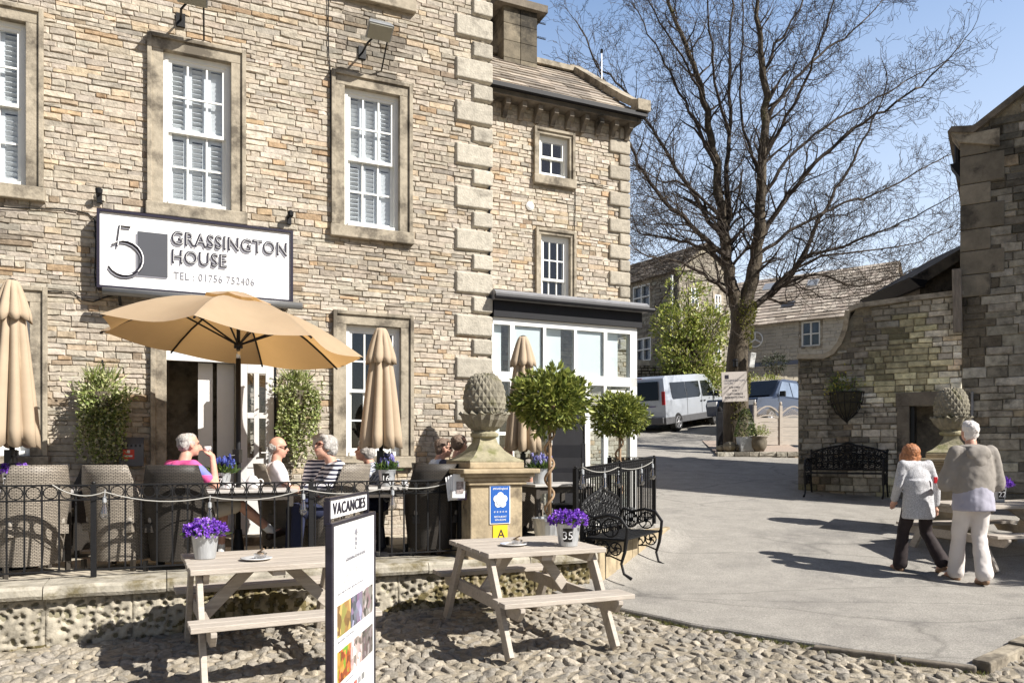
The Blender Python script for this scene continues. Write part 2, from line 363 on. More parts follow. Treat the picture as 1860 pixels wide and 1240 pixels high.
# asphalt lane
m = mat('worn asphalt', (.325, .305, .275), .9, var=.13, vs=3.5, bump=.9, bs=150, spec=.25, bd=.006, dirt=(.225, .212, .195), ds=.7, dk=.52)
nt = m.node_tree; b = nt.nodes['Principled BSDF']; src = b.inputs['Base Color'].links[0].from_socket
tc = N(nt, 'ShaderNodeTexCoord'); vo = N(nt, 'ShaderNodeTexNoise'); vo.inputs['Scale'].default_value = 75; vo.inputs['Detail'].default_value = 3; L(nt, tc.outputs['Object'], vo.inputs[0])
mr = N(nt, 'ShaderNodeMapRange'); mr.inputs[1].default_value = .36; mr.inputs[2].default_value = .62; mr.inputs[3].default_value = .72; mr.inputs[4].default_value = 1.13; L(nt, vo.outputs[0], mr.inputs[0])
sc_ = N(nt, 'ShaderNodeVectorMath', operation='SCALE'); L(nt, src, sc_.inputs[0]); L(nt, mr.outputs[0], sc_.inputs['Scale']); src = sc_.outputs[0]
# fine cracks and long dark patch joints
mp = N(nt, 'ShaderNodeMapping'); mp.inputs['Scale'].default_value = (.55, 1.5, 1); L(nt, tc.outputs['Object'], mp.inputs[0])
nw = N(nt, 'ShaderNodeTexNoise'); nw.inputs['Scale'].default_value = 1.4; nw.inputs['Detail'].default_value = 6; L(nt, mp.outputs[0], nw.inputs[0])
av = N(nt, 'ShaderNodeMix', data_type='VECTOR'); av.inputs[0].default_value = .25; L(nt, mp.outputs[0], av.inputs[4]); L(nt, nw.outputs['Color'], av.inputs[5])
v2 = N(nt, 'ShaderNodeTexVoronoi', feature='DISTANCE_TO_EDGE'); v2.inputs['Scale'].default_value = .55; L(nt, av.outputs[1], v2.inputs[0])
m2 = N(nt, 'ShaderNodeMapRange'); m2.inputs[1].default_value = .0; m2.inputs[2].default_value = .011; m2.inputs[3].default_value = .72; m2.inputs[4].default_value = 1; L(nt, v2.outputs[0], m2.inputs[0])
s2 = N(nt, 'ShaderNodeVectorMath', operation='SCALE'); L(nt, src, s2.inputs[0]); L(nt, m2.outputs[0], s2.inputs['Scale']); L(nt, s2.outputs[0], b.inputs['Base Color'])
M['asphalt'] = m
def ground_at(px, py):
    y = 6.0
    for _ in range(40): y = .5 * y + .5 * F * (H - gz(y)) / (py - YH)
    return V(((px - 930) / F * y, y))
EDGE = [ground_at(*p) for p in ((1046, 1092), (1250, 1137), (1400, 1160), (1600, 1192), (1775, 1217))]
def yedge(x):
    if x < EDGE[0].x: return 14.3 * K if x < .2 else 12.2 * K + (EDGE[0].x - x) * 2
    for p, q in zip(EDGE, EDGE[1:]):
        if x <= q.x: return p.y + (q.y - p.y) * (x - p.x) / (q.x - p.x)
    q = EDGE[-1]; return min(q.y + (x - q.x) * .83, 11.5 * K)
g = MB(); X = [-60, -30, -12, -6, -2, .18, .21] + [.3 + .1 * i for i in range(58)] + [7, 9, 14, 25, 60]
T = [0, .015] + [.06 + .15 * i for i in range(30)] + [5, 6, 7.5, 9, 11, 14, 18, 23, 30, 45, 60, 100]
for x in X:
    y0 = yedge(x) + (.035 * noise.noise(V((x * 4, 0, 0))) + .015 * noise.noise(V((x * 15, 3, 0))) if x > .8 else 0)
    g.v.append((x, y0 - .015, gz(y0) - .08))
    for t in T:
        ra_, rb_ = pt(1050, YH, 13.7), pt(1195, YH, 17.3); rd_ = (rb_ - ra_).normalized(); q_ = V((x, y0 + t, 0)) - V((ra_.x, ra_.y, 0)); s_ = max(0, min((rb_ - ra_).length, q_.x * rd_.x + q_.y * rd_.y)); ds_ = math.hypot(q_.x - rd_.x * s_, q_.y - rd_.y * s_)
        g.v.append((x, y0 + t, gz(y0 + t) + .2 * max(0, 1 - ds_ / .6) ** 1.6 + (.018 if t == 0 else .032) + .012 * noise.noise(V((x * .6, (y0 + t) * .5, 0)))))
q = len(T) + 1
for i in range(len(X) - 1):
    for j in range(q - 1): g.f.append((i * q + j, (i + 1) * q + j, (i + 1) * q + j + 1, i * q + j + 1)); g.c.append((1, 1, 1))
structure(g.build('road', M['asphalt'], smooth=False))
g = MB(); nx_, ny_ = 160, 66
for j in range(ny_ + 1):
    for i in range(nx_ + 1):
        x, y = -5.7 + 10.6 * i / nx_, 3.5 + 4.3 * j / ny_; y = min(y, yedge(x) - .01) if x > .95 else y
        g.v.append((x, y, gz(y) - .016 + .009 * noise.noise(V((x * 3, y * 3, 0))) + .004 * noise.noise(V((x * 12, y * 12, 5)))))
for j in range(ny_):
    for i in range(nx_): k = j * (nx_ + 1) + i; g.f.append((k, k + 1, k + nx_ + 2, k + nx_ + 1)); g.c.append((1, 1, 1))
structure(g.build('earth', M['soil'], smooth=True))
# cobbles: a packed field of domed stones
def cobbles():
    mb = MB(); a, b2 = .105, .108; rnd = random.Random(3)
    P = {}
    x0, x1, y0, y1 = -5.6, 6.6, 3.6, 8.4
    nx, ny = int((x1 - x0) / a), int((y1 - y0) / b2)
    for j in range(ny):
        for i in range(nx): P[i, j] = (i + .5 * (j % 2) + rnd.uniform(-.36, .36), j + rnd.uniform(-.38, .38))
    for (i, j), (cx, cy) in P.items():
        wx, wy = x0 + cx * a, y0 + cy * b2
        wy += .25 * sin(wx * .7)
        if wy > yedge(wx) - .02 and wx > .95: continue
        ll = HF; X_, Y_ = wx - ll.o.x, wy - ll.o.y; sx, sy = X_ * ll.c + Y_ * ll.s, -X_ * ll.s + Y_ * ll.c
        if sy > RY - .27 and sx < RX + .1: continue
        if wx > -.2 and wx <= .95 and wy > 12.35 * K: continue
        poly = [(cx - 2, cy - 2), (cx + 2, cy - 2), (cx + 2, cy + 2), (cx - 2, cy + 2)]
        for di in (-2, -1, 0, 1, 2):
            for dj in (-2, -1, 0, 1, 2):
                o = P.get((i + di, j + dj))
                if not o or (di == 0 and dj == 0): continue
                mxx, myy = (cx + o[0]) / 2, (cy + o[1]) / 2; nx_, ny_ = o[0] - cx, o[1] - cy
                np_ = []
                for k in range(len(poly)):
                    p, q = poly[k], poly[(k + 1) % len(poly)]
                    dp = (p[0] - mxx) * nx_ + (p[1] - myy) * ny_; dq = (q[0] - mxx) * nx_ + (q[1] - myy) * ny_
                    if dp <= 0: np_.append(p)
                    if dp * dq < 0: t = dp / (dp - dq); np_.append((p[0] + (q[0] - p[0]) * t, p[1] + (q[1] - p[1]) * t))
                poly = np_
        if len(poly) < 3: continue
        pl = []
        for k in range(len(poly)):
            p, q = poly[k], poly[(k + 1) % len(poly)]
            pl += [(p[0] * .9 + q[0] * .1, p[1] * .9 + q[1] * .1), (p[0] * .1 + q[0] * .9, p[1] * .1 + q[1] * .9)]
        mxx = sum(p[0] for p in pl) / len(pl); myy = sum(p[1] for p in pl) / len(pl)
        hgt = rnd.uniform(.006, .018); base = gz(wy) - .018 + .012 * noise.noise(V((wx, wy, 0)) * 2); tx, ty = rnd.uniform(-.2, .2), rnd.uniform(-.2, .2)
        def ring(sc2, z): return [(x0 + (mxx + (p[0] - mxx) * sc2) * a, .25 * sin((x0 + mxx * a) * .7) + y0 + (myy + (p[1] - myy) * sc2) * b2, base + z + (p[0] - mxx) * tx * .18 + (p[1] - myy) * ty * .12 + rnd.uniform(-.002, .002)) for p in pl]
        n = len(pl); k1 = rnd.uniform(.93, 1.0)
        vs = ring(k1, -.03) + ring(k1 * .95, hgt * .5) + ring(k1 * .84, hgt * .92) + ring(k1 * .42, hgt * rnd.uniform(.92, 1.15)) + [(x0 + mxx * a, .25 * sin((x0 + mxx * a) * .7) + y0 + myy * b2, base + hgt)]
        fs = [(r * n + k, r * n + (k + 1) % n, (r + 1) * n + (k + 1) % n, (r + 1) * n + k) for r in range(3) for k in range(n)] + [(3 * n + k, 3 * n + (k + 1) % n, 4 * n) for k in range(n)]
        c = rnd.choice([(.29, .26, .215), (.265, .24, .205), (.31, .275, .225), (.34, .30, .24), (.225, .205, .175), (.30, .26, .20)]); kk = rnd.uniform(.82, 1.16)
        mb.add(vs, fs, tuple(v * kk for v in c))
    return mb
structure(cobbles().build('cobbles', M['cobble'], smooth=True))
# grit and grass tufts in the joints by the road edge
mb = MB()
for _ in range(1500):
    x = U(.9, 3.6); y = yedge(x) - abs(R.gauss(0, .05)) + .0
    for k in range(2): leaf(mb, V((x + U(-.02, .02), y, gz(y) - .02)), U(.02, .045), R.choice([(.14, .15, .04), (.22, .2, .07), (.09, .11, .03), (.1, .08, .05)]), (0, 0, 1.5), .18)
for _ in range(900):
    x = U(-4.5, 3.5); y = U(5.2, 7.3)
    if noise.noise(V((x * 1.1, y * 1.3, 4))) < .18: continue
    leaf(mb, V((x, y, gz(y) - .03)), U(.02, .04), R.choice([(.2, .2, .06), (.3, .26, .1)]), (0, 0, 1.5), .2)
tag(mb.build('weeds', M['leaf']), kind='stuff')
# pale kerb stones where the lane meets the cobbles on the right
x, y = EDGE[-1].x + .03, EDGE[-1].y
t = thing('kerb', 'row of pale kerb stones closing the asphalt at the bottom right corner', 'kerb')
for k in range(5):
    mb = MB(); d = V((.77, .64)); p = V((x, y)) + d * (.36 + .74 * k)
    mb.box((p.x, p.y, gz(p.y) + .0), (.13, .72, .13), rz=-math.atan2(.77, .64)); mb.build('kerb_stone', M['ashlar'], t, mods=[BEV(.015)])
mb = MB(); p, q = EDGE[3], EDGE[4]; d = (q - p).normalized()
for s0, l in ((.02, .5), (.55, .6)):
    c = q - d * (l / 2 + s0); mb.box((c.x, c.y - .03, gz(c.y) - .02), (l, .07, .10), rz=math.atan2(d.y, d.x))
mb.build('kerb_stone', M['darkash'], t, mods=[BEV(.012)])

# ------------------------------------------------------------------ terrace
PZ = .50
hroot = thing('stone_terrace', 'raised flagged terrace in front of the hotel behind a pitted stone retaining wall', 'terrace', (HF.o.x, HF.o.y, 0), HF.a)
mb = MB(); mb.prism([(-12, RY - .13), (RX + .05, RY - .13), (BX + .12, BY), (BX + .5, .1), (-12, .1)], 'z', -.1, PZ - .03); mb.build('terrace_base', M['ashlar'], hroot)
mb = MB(); y = RY + .15
while y < .0:
    h = U(.45, .7); x = -12
    while x < 2.4:
        l = U(.5, 1.0); cx = x + l / 2; lim = RX + (y - RY) * (BX - RX) / (BY - RY)
        if y < BY and x + l > lim: l = lim - x
        if l > .1: k = U(.8, 1.1); mb.bb(x + .006, x + l - .006, y + .006, min(y + h, .08) - .006, PZ - .04, PZ + U(-.002, .002), (.43 * k, .38 * k, .30 * k))
        x += l
        if x >= lim and y < BY: break
    y += h
mb.build('paving', M['flags'], hroot)
def pocked(mb, s0, s1, z0, z1, fy, step=.0135):
    s = s0
    while s < s1 - .05:
        l = min(U(.62, .86), s1 - s); nx, nz = max(2, int(l / step)), int((z1 - z0) / step); base = len(mb.v); tone = U(.85, 1.1); pitc = {}
        for j in range(nz + 1):
            for i in range(nx + 1):
                x, z = s + l * i / nx, z0 + (z1 - z0) * j / nz
                d, _ = noise.voronoi(V((x * 19, z * 19, s)))
                pit = max(0, .58 - d[0]) / .58; ed = min(x - s, s + l - x, z - z0, z1 - z)
                dep = .07 * pit ** .9 * min(1, ed / .05) + .02 * noise.noise(V((x * 6, z * 6, 1)))
                if ed < .012: dep += .02
                mb.v.append((x, fy + dep, z)); pitc[(i, j)] = pit
        for j in range(nz):
            for i in range(nx):
                k = base + j * (nx + 1) + i; x, z = s + l * i / nx, z0 + (z1 - z0) * j / nz
                mo = noise.noise(V((x * 1.2, z * 2.5, 7))); c = (.35, .315, .25)
                if mo > .02: c = (.13, .105, .045) if noise.noise(V((x * 12, z * 12, 2))) > -.05 else (.31, .26, .17)
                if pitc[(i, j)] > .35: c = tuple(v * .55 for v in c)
                mb.f.append((k, k + 1, k + nx + 2, k + nx + 1)); mb.c.append(tuple(v * tone for v in c))
        s += l
mb = MB(); pocked(mb, -9.6, RX + .05, -.06, .40, RY - .28); mb.bb(-9.6, RX + .03, RY - .25, RY - .1, -.1, .4, (.2, .18, .12))
mb.build('retaining_wall', M['rubble'], hroot, smooth=True).data.materials[0] = mat('pitted gritstone', attr=True, rough=.95, var=.3, vs=14, bump=.5, bs=60)
mb = MB(); s = -9.6
while s < RX + .05:
    l = min(U(.9, 1.5), RX + .1 - s); dz = U(-.008, .008)
    n = 10; pr = [(RY + q, z) for q, z in ((-.35, .41), (-.365, .44), (-.36, .49), (-.33, .515), (.08, .52), (.2, .515), (.2, .41))]
    vs = []
    for i in range(n + 1):
        for y, z in pr: vs.append((s + .004 + (l - .008) * i / n, y + .012 * noise.noise(V((s + l * i / n * 3, z * 9, y))), z + dz + .008 * noise.noise(V((s * 5 + i, y * 3, 0)))))
    q = len(pr); fs = [(i * q + k, (i + 1) * q + k, (i + 1) * q + (k + 1) % q, i * q + (k + 1) % q) for i in range(n) for k in range(q)] + [tuple(range(q)), tuple(n * q + k for k in range(q))[::-1]]
    k = U(.9, 1.1); mb.add(vs, fs); s += l
mb.build('coping', mat('worn coping', (.36, .33, .27), .9, var=.35, vs=7, bump=.6, bs=40, dirt=(.15, .125, .07), ds=3.0, dk=.5), hroot)
# return wall under the side railing
mb = MB(); a, b_ = V((RX + .1, RY - .2)), V((BX + .15, BY)); n = 5
for i in range(n):
    p, q = a.lerp(b_, i / n), a.lerp(b_, (i + 1) / n); c = (p + q) / 2
    mb.box((c.x, c.y, .28), ((q - p).length - .012, .22, .56 + .0), rz=math.atan2(q.y - p.y, q.x - p.x))
mb.build('end_wall', M['pierstone'], hroot, mods=[BEV(.02)])
# ------------------------------------------------------------------ main house
def sash_window(root, x0, x1, z0, z1, sw=.17, cols=3, rows=2, shutter='mix', frame='ashlar', sill=True, ys=0, rnd=R, pd=.045, blind=None, label=None):
    """x0..z1: outside of the stone surround; sashes of cols x rows panes each"""
    s = MB(); a, b, c, d = x0 + sw, x1 - sw, z0 + (.16 if sill else 0), z1 - sw
    o, bk = ys - pd, ys + .17
    s.bb(x0, a, o, bk, c, z1 - sw, None); s.bb(b, x1, o, bk, c, z1 - sw); s.bb(x0, x1, o - .002, bk, z1 - sw, z1)
    e = .045   # raised outer fillet
    s.bb(x0 - .004, x0 + e, o - .03, o + .01, c, z1 + .003); s.bb(x1 - e, x1 + .004, o - .03, o + .01, c, z1 + .003); s.bb(x0 + e, x1 - e, o - .03, o + .01, z1 - e, z1 + .003)
    w_ = s.build('window', M[frame], root, mods=[BEV(.006)])
    if label: w_['label'] = label
    if sill:
        s = MB(); s.box(((x0 + x1) / 2, (o - .04 + bk) / 2, z0 + .078), (x1 - x0 + .04, bk - o + .06, .156)); s.build('sill', M[frame], w_, mods=[BEV(.012)])
    # box frame and sashes
    s = MB(); f = .055; y0 = ys + .035
    s.bb(a, a + f, y0, bk + .03, c, d); s.bb(b - f, b, y0, bk + .03, c, d); s.bb(a + f, b - f, y0, bk + .03, d - f, d); s.bb(a + f, b - f, y0 - .02, bk + .03, c, c + .06)
    mid = (c + d) / 2; A, B = a + f, b - f
    for (q0, q1, yy) in ((mid - .02, d - f, y0 + .02), (c + .06, mid + .02, y0 + .055)):
        st = .04; s.bb(A, A + st, yy, yy + .035, q0, q1); s.bb(B - st, B, yy, yy + .035, q0, q1)
        s.bb(A + st, B - st, yy, yy + .035, q1 - .042, q1); s.bb(A + st, B - st, yy, yy + .035, q0, q0 + .042)
        for i in range(1, cols):
            x = A + (B - A) * i / cols; s.bb(x - .011, x + .011, yy + .004, yy + .03, q0 + .042, q1 - .042)
        for j in range(1, rows):
            z = q0 + (q1 - q0) * j / rows; s.bb(A + st, B - st, yy + .006, yy + .028, z - .011, z + .011)
    s.build('sash', M['whitewood'], w_)
    s = MB(); s.bb(A, B, y0 + .036, y0 + .039, mid, d - f); s.bb(A, B, y0 + .07, y0 + .073, c + .06, mid); s.build('pane', M['glass'], w_)
    if shutter:
        s = MB(); y = y0 + .115; n = cols
        for i in range(n):
            p, q = A + (B - A) * i / n, A + (B - A) * (i + 1) / n
            for (q0, q1) in ((c + .02, mid - .01), (mid + .01, d - .02)):
                s.bb(p + .002, p + .05, y - .015, y + .015, q0, q1); s.bb(q - .05, q - .002, y - .015, y + .015, q0, q1)
                s.bb(p + .05, q - .05, y - .015, y + .015, q0, q0 + .06); s.bb(p + .05, q - .05, y - .015, y + .015, q1 - .06, q1)
                ang = -rnd.choice([.75, .6, .9]) if shutter == 'mix' else shutter
                if rnd.random() < .2: ang = -1.25
                z = q0 + .085
                while z < q1 - .07:
                    s.box(((p + q) / 2, y, z), (q - p - .1, .056, .009), m=Matrix.Rotation(ang, 4, 'X')); z += .058
        s.build('shutter', M['white'], w_)
    s = MB()
    r = (.012,) * 3
    s.bb(a - .3, b + .3, ys + .95, ys + 1.0, c - .3, d + .3); s.bb(a - .32, a - .28, ys + .2, ys + .97, c - .3, d + .3); s.bb(b + .28, b + .32, ys + .2, ys + .97, c - .3, d + .3)
    s.bb(a - .3, b + .3, ys + .2, ys + .97, c - .34, c - .3); s.bb(a - .3, b + .3, ys + .2, ys + .97, d + .3, d + .34)
    s.build('room', M['dark'] if not blind else blind, w_)
    return (x0 + .02, x1 - .02, z0 + .01, z1 - .01)

house = thing('stone_hotel', 'large three storey sandstone hotel with white sash windows, rusticated quoins and the long name board', 'hotel', (HF.o.x, HF.o.y, 0), HF.a)
def rect(xl, xr, yt, yb, d=0, fr=HF):
    x0, z1 = fr.loc(xl, yt, d); x1, _ = fr.loc(xr, yt, d); _, z0 = fr.loc(xl, yb, d); return x0, x1, z0, z1
W2 = rect(268, 446, 57, 391, .03); W3 = rect(602, 748, 128, 428, .03); W5 = rect(605, 750, 563, 850, .03); DR = rect(274, 497, 545, 1010, .03)
W2 = (W2[0], W2[1], W2[2], (W2[3] + W3[3]) / 2); W3 = (W3[0], W3[1], (W3[2] + W2[2]) / 2, W2[3]); W2 = (W2[0], W2[1], W3[2], W2[3])
ww = W2[1] - W2[0]; x1 = HF.loc(79, 13, .03)[0]; W1 = (x1 - ww, x1, W2[2], W2[3])
x1 = HF.loc(86, 533, .03)[0]; W4 = (x1 - ww, x1, W5[2], W5[3])
DR = (DR[0], DR[1], PZ, W5[3])
z6 = HF.loc(745, 22, .06)[1]
W6 = (W3[0], W3[1] + .03, z6, z6 + 1.6); W7 = (W2[0], W2[1], z6, z6 + 1.6); W8 = (W1[0], W1[1], z6, z6 + 1.6)
holes = []
for k, (W, kw) in enumerate(((W1, dict(label='shuttered sash window cut by the left edge')), (W2, {}), (W3, {}), (W6, {}), (W7, {}), (W8, {}), (W5, dict(shutter=None, label='dark unshuttered ground floor sash window')), (W4, dict(shutter=None)))):
    holes.append(sash_window(house, *W, **kw))
holes.append((DR[0] + .02, DR[1] - .3, 0, DR[3] - .01))
DR = (DR[0], DR[1] - .28, PZ, DR[3])
TOPZ = z6 + 2.3
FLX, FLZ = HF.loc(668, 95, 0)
def soot_and_shade(x, z):
    k = 1.0
    for (a, b, q0, q1) in holes[:6]:      # streaks of soot below the sills
        if a - .05 < x < b + .05 and q0 - .55 < z < q0: k *= .86 + .1 * noise.noise(V((x * 9, z * 2, 1)))
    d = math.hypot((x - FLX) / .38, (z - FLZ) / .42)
    if d < 1.3 and noise.noise(V((x * 7, z * 5, 8))) > -.25: k *= .55  # floodlight's shadow darkened into the stone colours, with ragged edges
    return k
mb = MB(); stones(mb, -12.2, -.02, .46, TOPZ, holes, tint=lambda x, z, c: tuple(v * soot_and_shade(x, z) * (.62 if noise.noise(V((x * .9, z * .35, 3))) > .42 else 1) * (.93 + .12 * noise.noise(V((x * .4, z * .5, 9)))) for v in c))
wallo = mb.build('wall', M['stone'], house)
# right hand return, back and roof
mb = MB(); mb.bb(-12.3, -.02, .03 + .95, 9, .3, TOPZ - .05); mb.bb(-12.3, -.02, .17, 1.0, TOPZ - .6, TOPZ - .01); mb.build('rear_wall', M['farstone'], house).data.materials[0] = M['ashlar']
mb = MB(); mb.prism([(-.3, TOPZ), (4.6, TOPZ + 2.6), (9.4, TOPZ)], 'x', -12.4, .25); mb.build('roof', M['darkash'], house)
mb = MB()
st2 = MB(); stones(st2, 0, 2.6, .46, TOPZ, P=PAL_F); 
st2.v = [(-.02 - y, x, z) for x, y, z in st2.v]; st2.build('return_wall', M['stone'], house)
# quoins
mb = MB(); z = z6 + 2.2; zz = HF.loc(850, 105, .05)[1]; pair = .6; k = 0
z = zz + pair * 4
while z > .5:
    big = k % 2 == 0; wq = .52 if big else .27; hq = .335 if big else .262
    if z < TOPZ:
        x0 = -wq; hh = hq - .018; p = .055; e = .025
        A = [(x0, 0, z - hh), (.012, 0, z - hh), (.012, 0, z), (x0, 0, z)]
        q = .012
        vs = [(x, .0, y) for x, _, y in A] + [(x0 + e, -p, z - hh + e), (.012 + .03, -p, z - hh + e), (.012 + .03, -p, z - e), (x0 + e, -p, z - e)] + [(.012 + .03, .35, z - hh + e), (.012 + .03, .35, z - e)]
        kk = U(.85, 1.12); mb.add(vs, [(4, 5, 6, 7), (0, 1, 5, 4), (2, 3, 7, 6), (3, 0, 4, 7), (5, 8, 9, 6), (1, 8, 5), (6, 9, 2)], (.43 * kk, .395 * kk, .33 * kk))
    z -= hq; k += 1
M['quoin2'] = mat('rock faced quoins', attr=True, rough=.9, var=.22, vs=14, bump=.8, bs=40, dirt=(.2, .18, .15), ds=3, dk=.56)
mb.build('quoins', M['quoin2'], house, mods=[('BEVEL', dict(width=.014, segments=2, limit_method='ANGLE', angle_limit=radians(25)))])
# door
dw = MB(); sw = .17
dw.bb(DR[0], DR[0] + sw, -.05, .25, PZ, DR[3] - sw); dw.bb(DR[1] - sw, DR[1], -.05, .25, PZ, DR[3] - sw); dw.bb(DR[0], DR[1], -.052, .25, DR[3] - sw, DR[3])
dw.bb(DR[0] - .004, DR[0] + .05, -.08, -.03, PZ, DR[3] + .003); dw.bb(DR[0] + .05, DR[1], -.08, -.03, DR[3] - .045, DR[3] + .003)
dsur = dw.build('doorway', M['ashlar'], house, mods=[BEV(.006)])
a, b = DR[0] + sw, DR[1] - sw; zt = HF.loc(380, 655, 0)[1]
s = MB(); s.bb(a, b, .1, .2, zt, zt + .07); s.bb(a, b, .12, .2, DR[3] - sw - .05, DR[3] - sw); s.bb(a, a + .05, .12, .2, zt + .07, DR[3] - sw - .05); s.bb(b - .05, b, .12, .2, zt + .07, DR[3] - sw - .05)
s.build('transom', M['white'], dsur)
s = MB(); s.bb(a, b, .165, .17, zt, DR[3] - sw); s.build('pane', mat('fanlight glass', (.45, .5, .56), .1, var=.2, vs=2), dsur)
s = MB(); s.bb(a - .05, a, .25, 2.2, PZ, zt + .5); s.bb(b, b + .05, .25, 2.2, PZ, zt + .5); s.bb(a, b, 2.2, 2.25, PZ, zt + .5); s.bb(a, b, .25, 2.2, zt + .3, zt + .35); s.build('hallway', M['dark'], dsur)
# inner glazed pair of doors
def leafdoor(x0, x1, z0, z1, panes, gl, mt, par, name='door', lab=None, mid=.95):
    s = MB(); st = .1; t = .045
    s.bb(x0, x0 + st, 0, t, z0, z1); s.bb(x1 - st, x1, 0, t, z0, z1); s.bb(x0 + st, x1 - st, 0, t, z1 - .11, z1); s.bb(x0 + st, x1 - st, .0, t, z0, z0 + .2)
    s.bb(x0 + st, x1 - st, 0, t, z0 + mid - .06, z0 + mid + .06); s.bb(x0 + st, x1 - st, .012, t - .012, z0 + .2, z0 + mid - .06)
    c = (x0 + x1) / 2; zz0, zz1 = z0 + mid + .06, z1 - .11
    s.bb(c - .03, c + .03, 0, t, zz0, zz1)
    for k in range(1, panes): z = zz0 + (zz1 - zz0) * k / panes; s.bb(x0 + st, c - .03, 0, t, z - .035, z + .035); s.bb(c + .03, x1 - st, 0, t, z - .035, z + .035)
    d = s.build(name, mt, par, mods=[BEV(.004)])
    if lab: d['label'] = lab
    g_ = MB(); g_.bb(x0 + st, x1 - st, .02, .024, zz0, zz1); g_.build('pane', gl, d)
    return d
d1 = leafdoor(-.9, 0, PZ + .02, zt - .06, 1, M['darkglass'], M['greydoor'], dsur, mid=.75, lab='half open inner door with two dark panes'); d1.location = (b - .12, 1.0, 0); d1.rotation_euler = (0, 0, -.25)
s = MB(); s.bb(b - .42, b - .25, .3, .34, PZ, zt); s.bb(b - .2, b, .26, .3, PZ, zt); s.build('door_lining', M['white'], dsur)
xd = HF.loc(433, 700, .12)[0]; xe = HF.loc(497, 700, .12)[0]
d2 = leafdoor(xd, xe, PZ + .03, HF.loc(497, 664, .12)[1], 2, M['glass'], M['greydoor'], dsur, lab='glazed outer door leaf folded back against the wall'); d2.location = (0, -.16, 0)
s = MB(); s.tube([(xe - .06, -.06, PZ + .95), (xe - .06, -.06, PZ + 1.2)], .012, 6); s.tube([(xe - .06, -.05, PZ + 1.1), (xe - .16, -.06, PZ + 1.1)], .01, 6); s.build('handle', M['steel'], d2)
s = MB(); s.bb(xe + .005, xe + .03, -.17, -.1, PZ, HF.loc(497, 664, .12)[1]); s.build('hinge_post', M['blackp'], dsur)
s = MB(); s.bb(a - .1, b + .5, -.5, .1, PZ - .02, PZ + .1); s.build('doorstep', M['ashlar'], dsur, mods=[BEV(.01)])

# ------------------------------------------------------------------ name board
x0, z1 = HF.loc(181, 383, .22); x1, _ = HF.loc(528, 423, .22); _, z0 = HF.loc(181, 517, .22)
sg = thing('name_board', 'long white board reading Grassington House above the hotel door', 'sign', (HF.o.x, HF.o.y, 0), HF.a)
s = MB(); s.bb(x0, x1, -.2, -.05, z0, z1); s.build('panel', M['signw'], sg)
s = MB(); f = .03
for q in ((x0 - f, x1 + f, z1, z1 + f), (x0 - f, x1 + f, z0 - f, z0), (x0 - f, x0, z0, z1), (x1, x1 + f, z0, z1)): s.bb(q[0], q[1], -.225, -.0, q[2], q[3])
s.build('frame', mat('aubergine black trim', (.02, .016, .03), .4, var=0), sg)
Wd, Hh = x1 - x0, z1 - z0; yf = -.203
s = MB(); s.bb(x0 + Wd * .185, x0 + Wd * .335, yf - .006, yf + .004, z0 + Hh * .18, z0 + Hh * .785); s.build('emblem', M['slate'], sg)
s = MB(); s.bb(x0 + Wd * .175, x0 + Wd * .33, yf - .003, yf + .003, z0 + Hh * .155, z0 + Hh * .745); s.build('emblem', M['textg'], sg)
# the thin numeral five
def five(dx, dz, mt, t, yy):
    s = MB(); cx, cz = x0 + Wd * .118 + dx, z0 + Hh * .39 + dz; r = Hh * .215
    pts = [(cx + Wd * .03, yy, cz + Hh * .44), (cx - Wd * .022, yy, cz + Hh * .44), (cx - Wd * .035, yy, cz + r * .75)]
    s.tube(pts, t, 4); s.tube([(cx + r * 1.05 * cos(q), yy, cz + r * 1.1 * sin(q)) for q in [2.3 - i * (2.3 + 2.6) / 16 for i in range(17)]], [t * (.6 + 1.2 * sin(pi * i / 16)) for i in range(17)], 4)
    s.build('numeral', mt, sg)
five(-.012, -.03, M['textg'], .011, yf); five(0, 0, M['textb'], .013, yf - .006); five(.007, .004, M['signw'], .006, yf - .016)
for dx, dz, mt, yy, off, nm in ((-.016, -.03, M['textg'], yf - .001, .0, 'letter_shadow'), (0, 0, M['textb'], yf - .004, .0055, 'lettering'), (.006, .0, M['signw'], yf - .007, -.0076, 'letter_inline')):
    for body, zz in (('GRASSINGTON', .66), ('HOUSE', .40)):
        text(body, Hh * .26, mt, sg, (x0 + Wd * .352 + dx, yy, z0 + Hh * zz + dz), ext=.002, name=nm, off=off, sp=1.06, sx=.85)
text('TEL : 01756 752406', Hh * .15, M['textg'], sg, (x0 + Wd * .365, yf - .002, z0 + Hh * .17), ext=.002, name='lettering', sp=1.12, fit=Wd * .43)
s = MB(); zt_ = z0 - .075; s.tube([(x0 + .03, -.27, zt_), (x1 + .13, -.27, zt_)], .045, 12); s.build('light_tube', mat('grey metal tube', (.2, .2, .2), .35, metal=.5, var=.1), sg, smooth=True)
s = MB()
for x in (x0 + .2, x1 - .1): s.beam((x, 0, zt_ - .1), (x, -.26, zt_ - .02), .03, .03)
s.beam((x0 + .1, -.02, z0 - .1), (x0 - .1, -.3, z0 - .35), .02, .02) if False else None
s.build('bracket', M['iron'], sg)
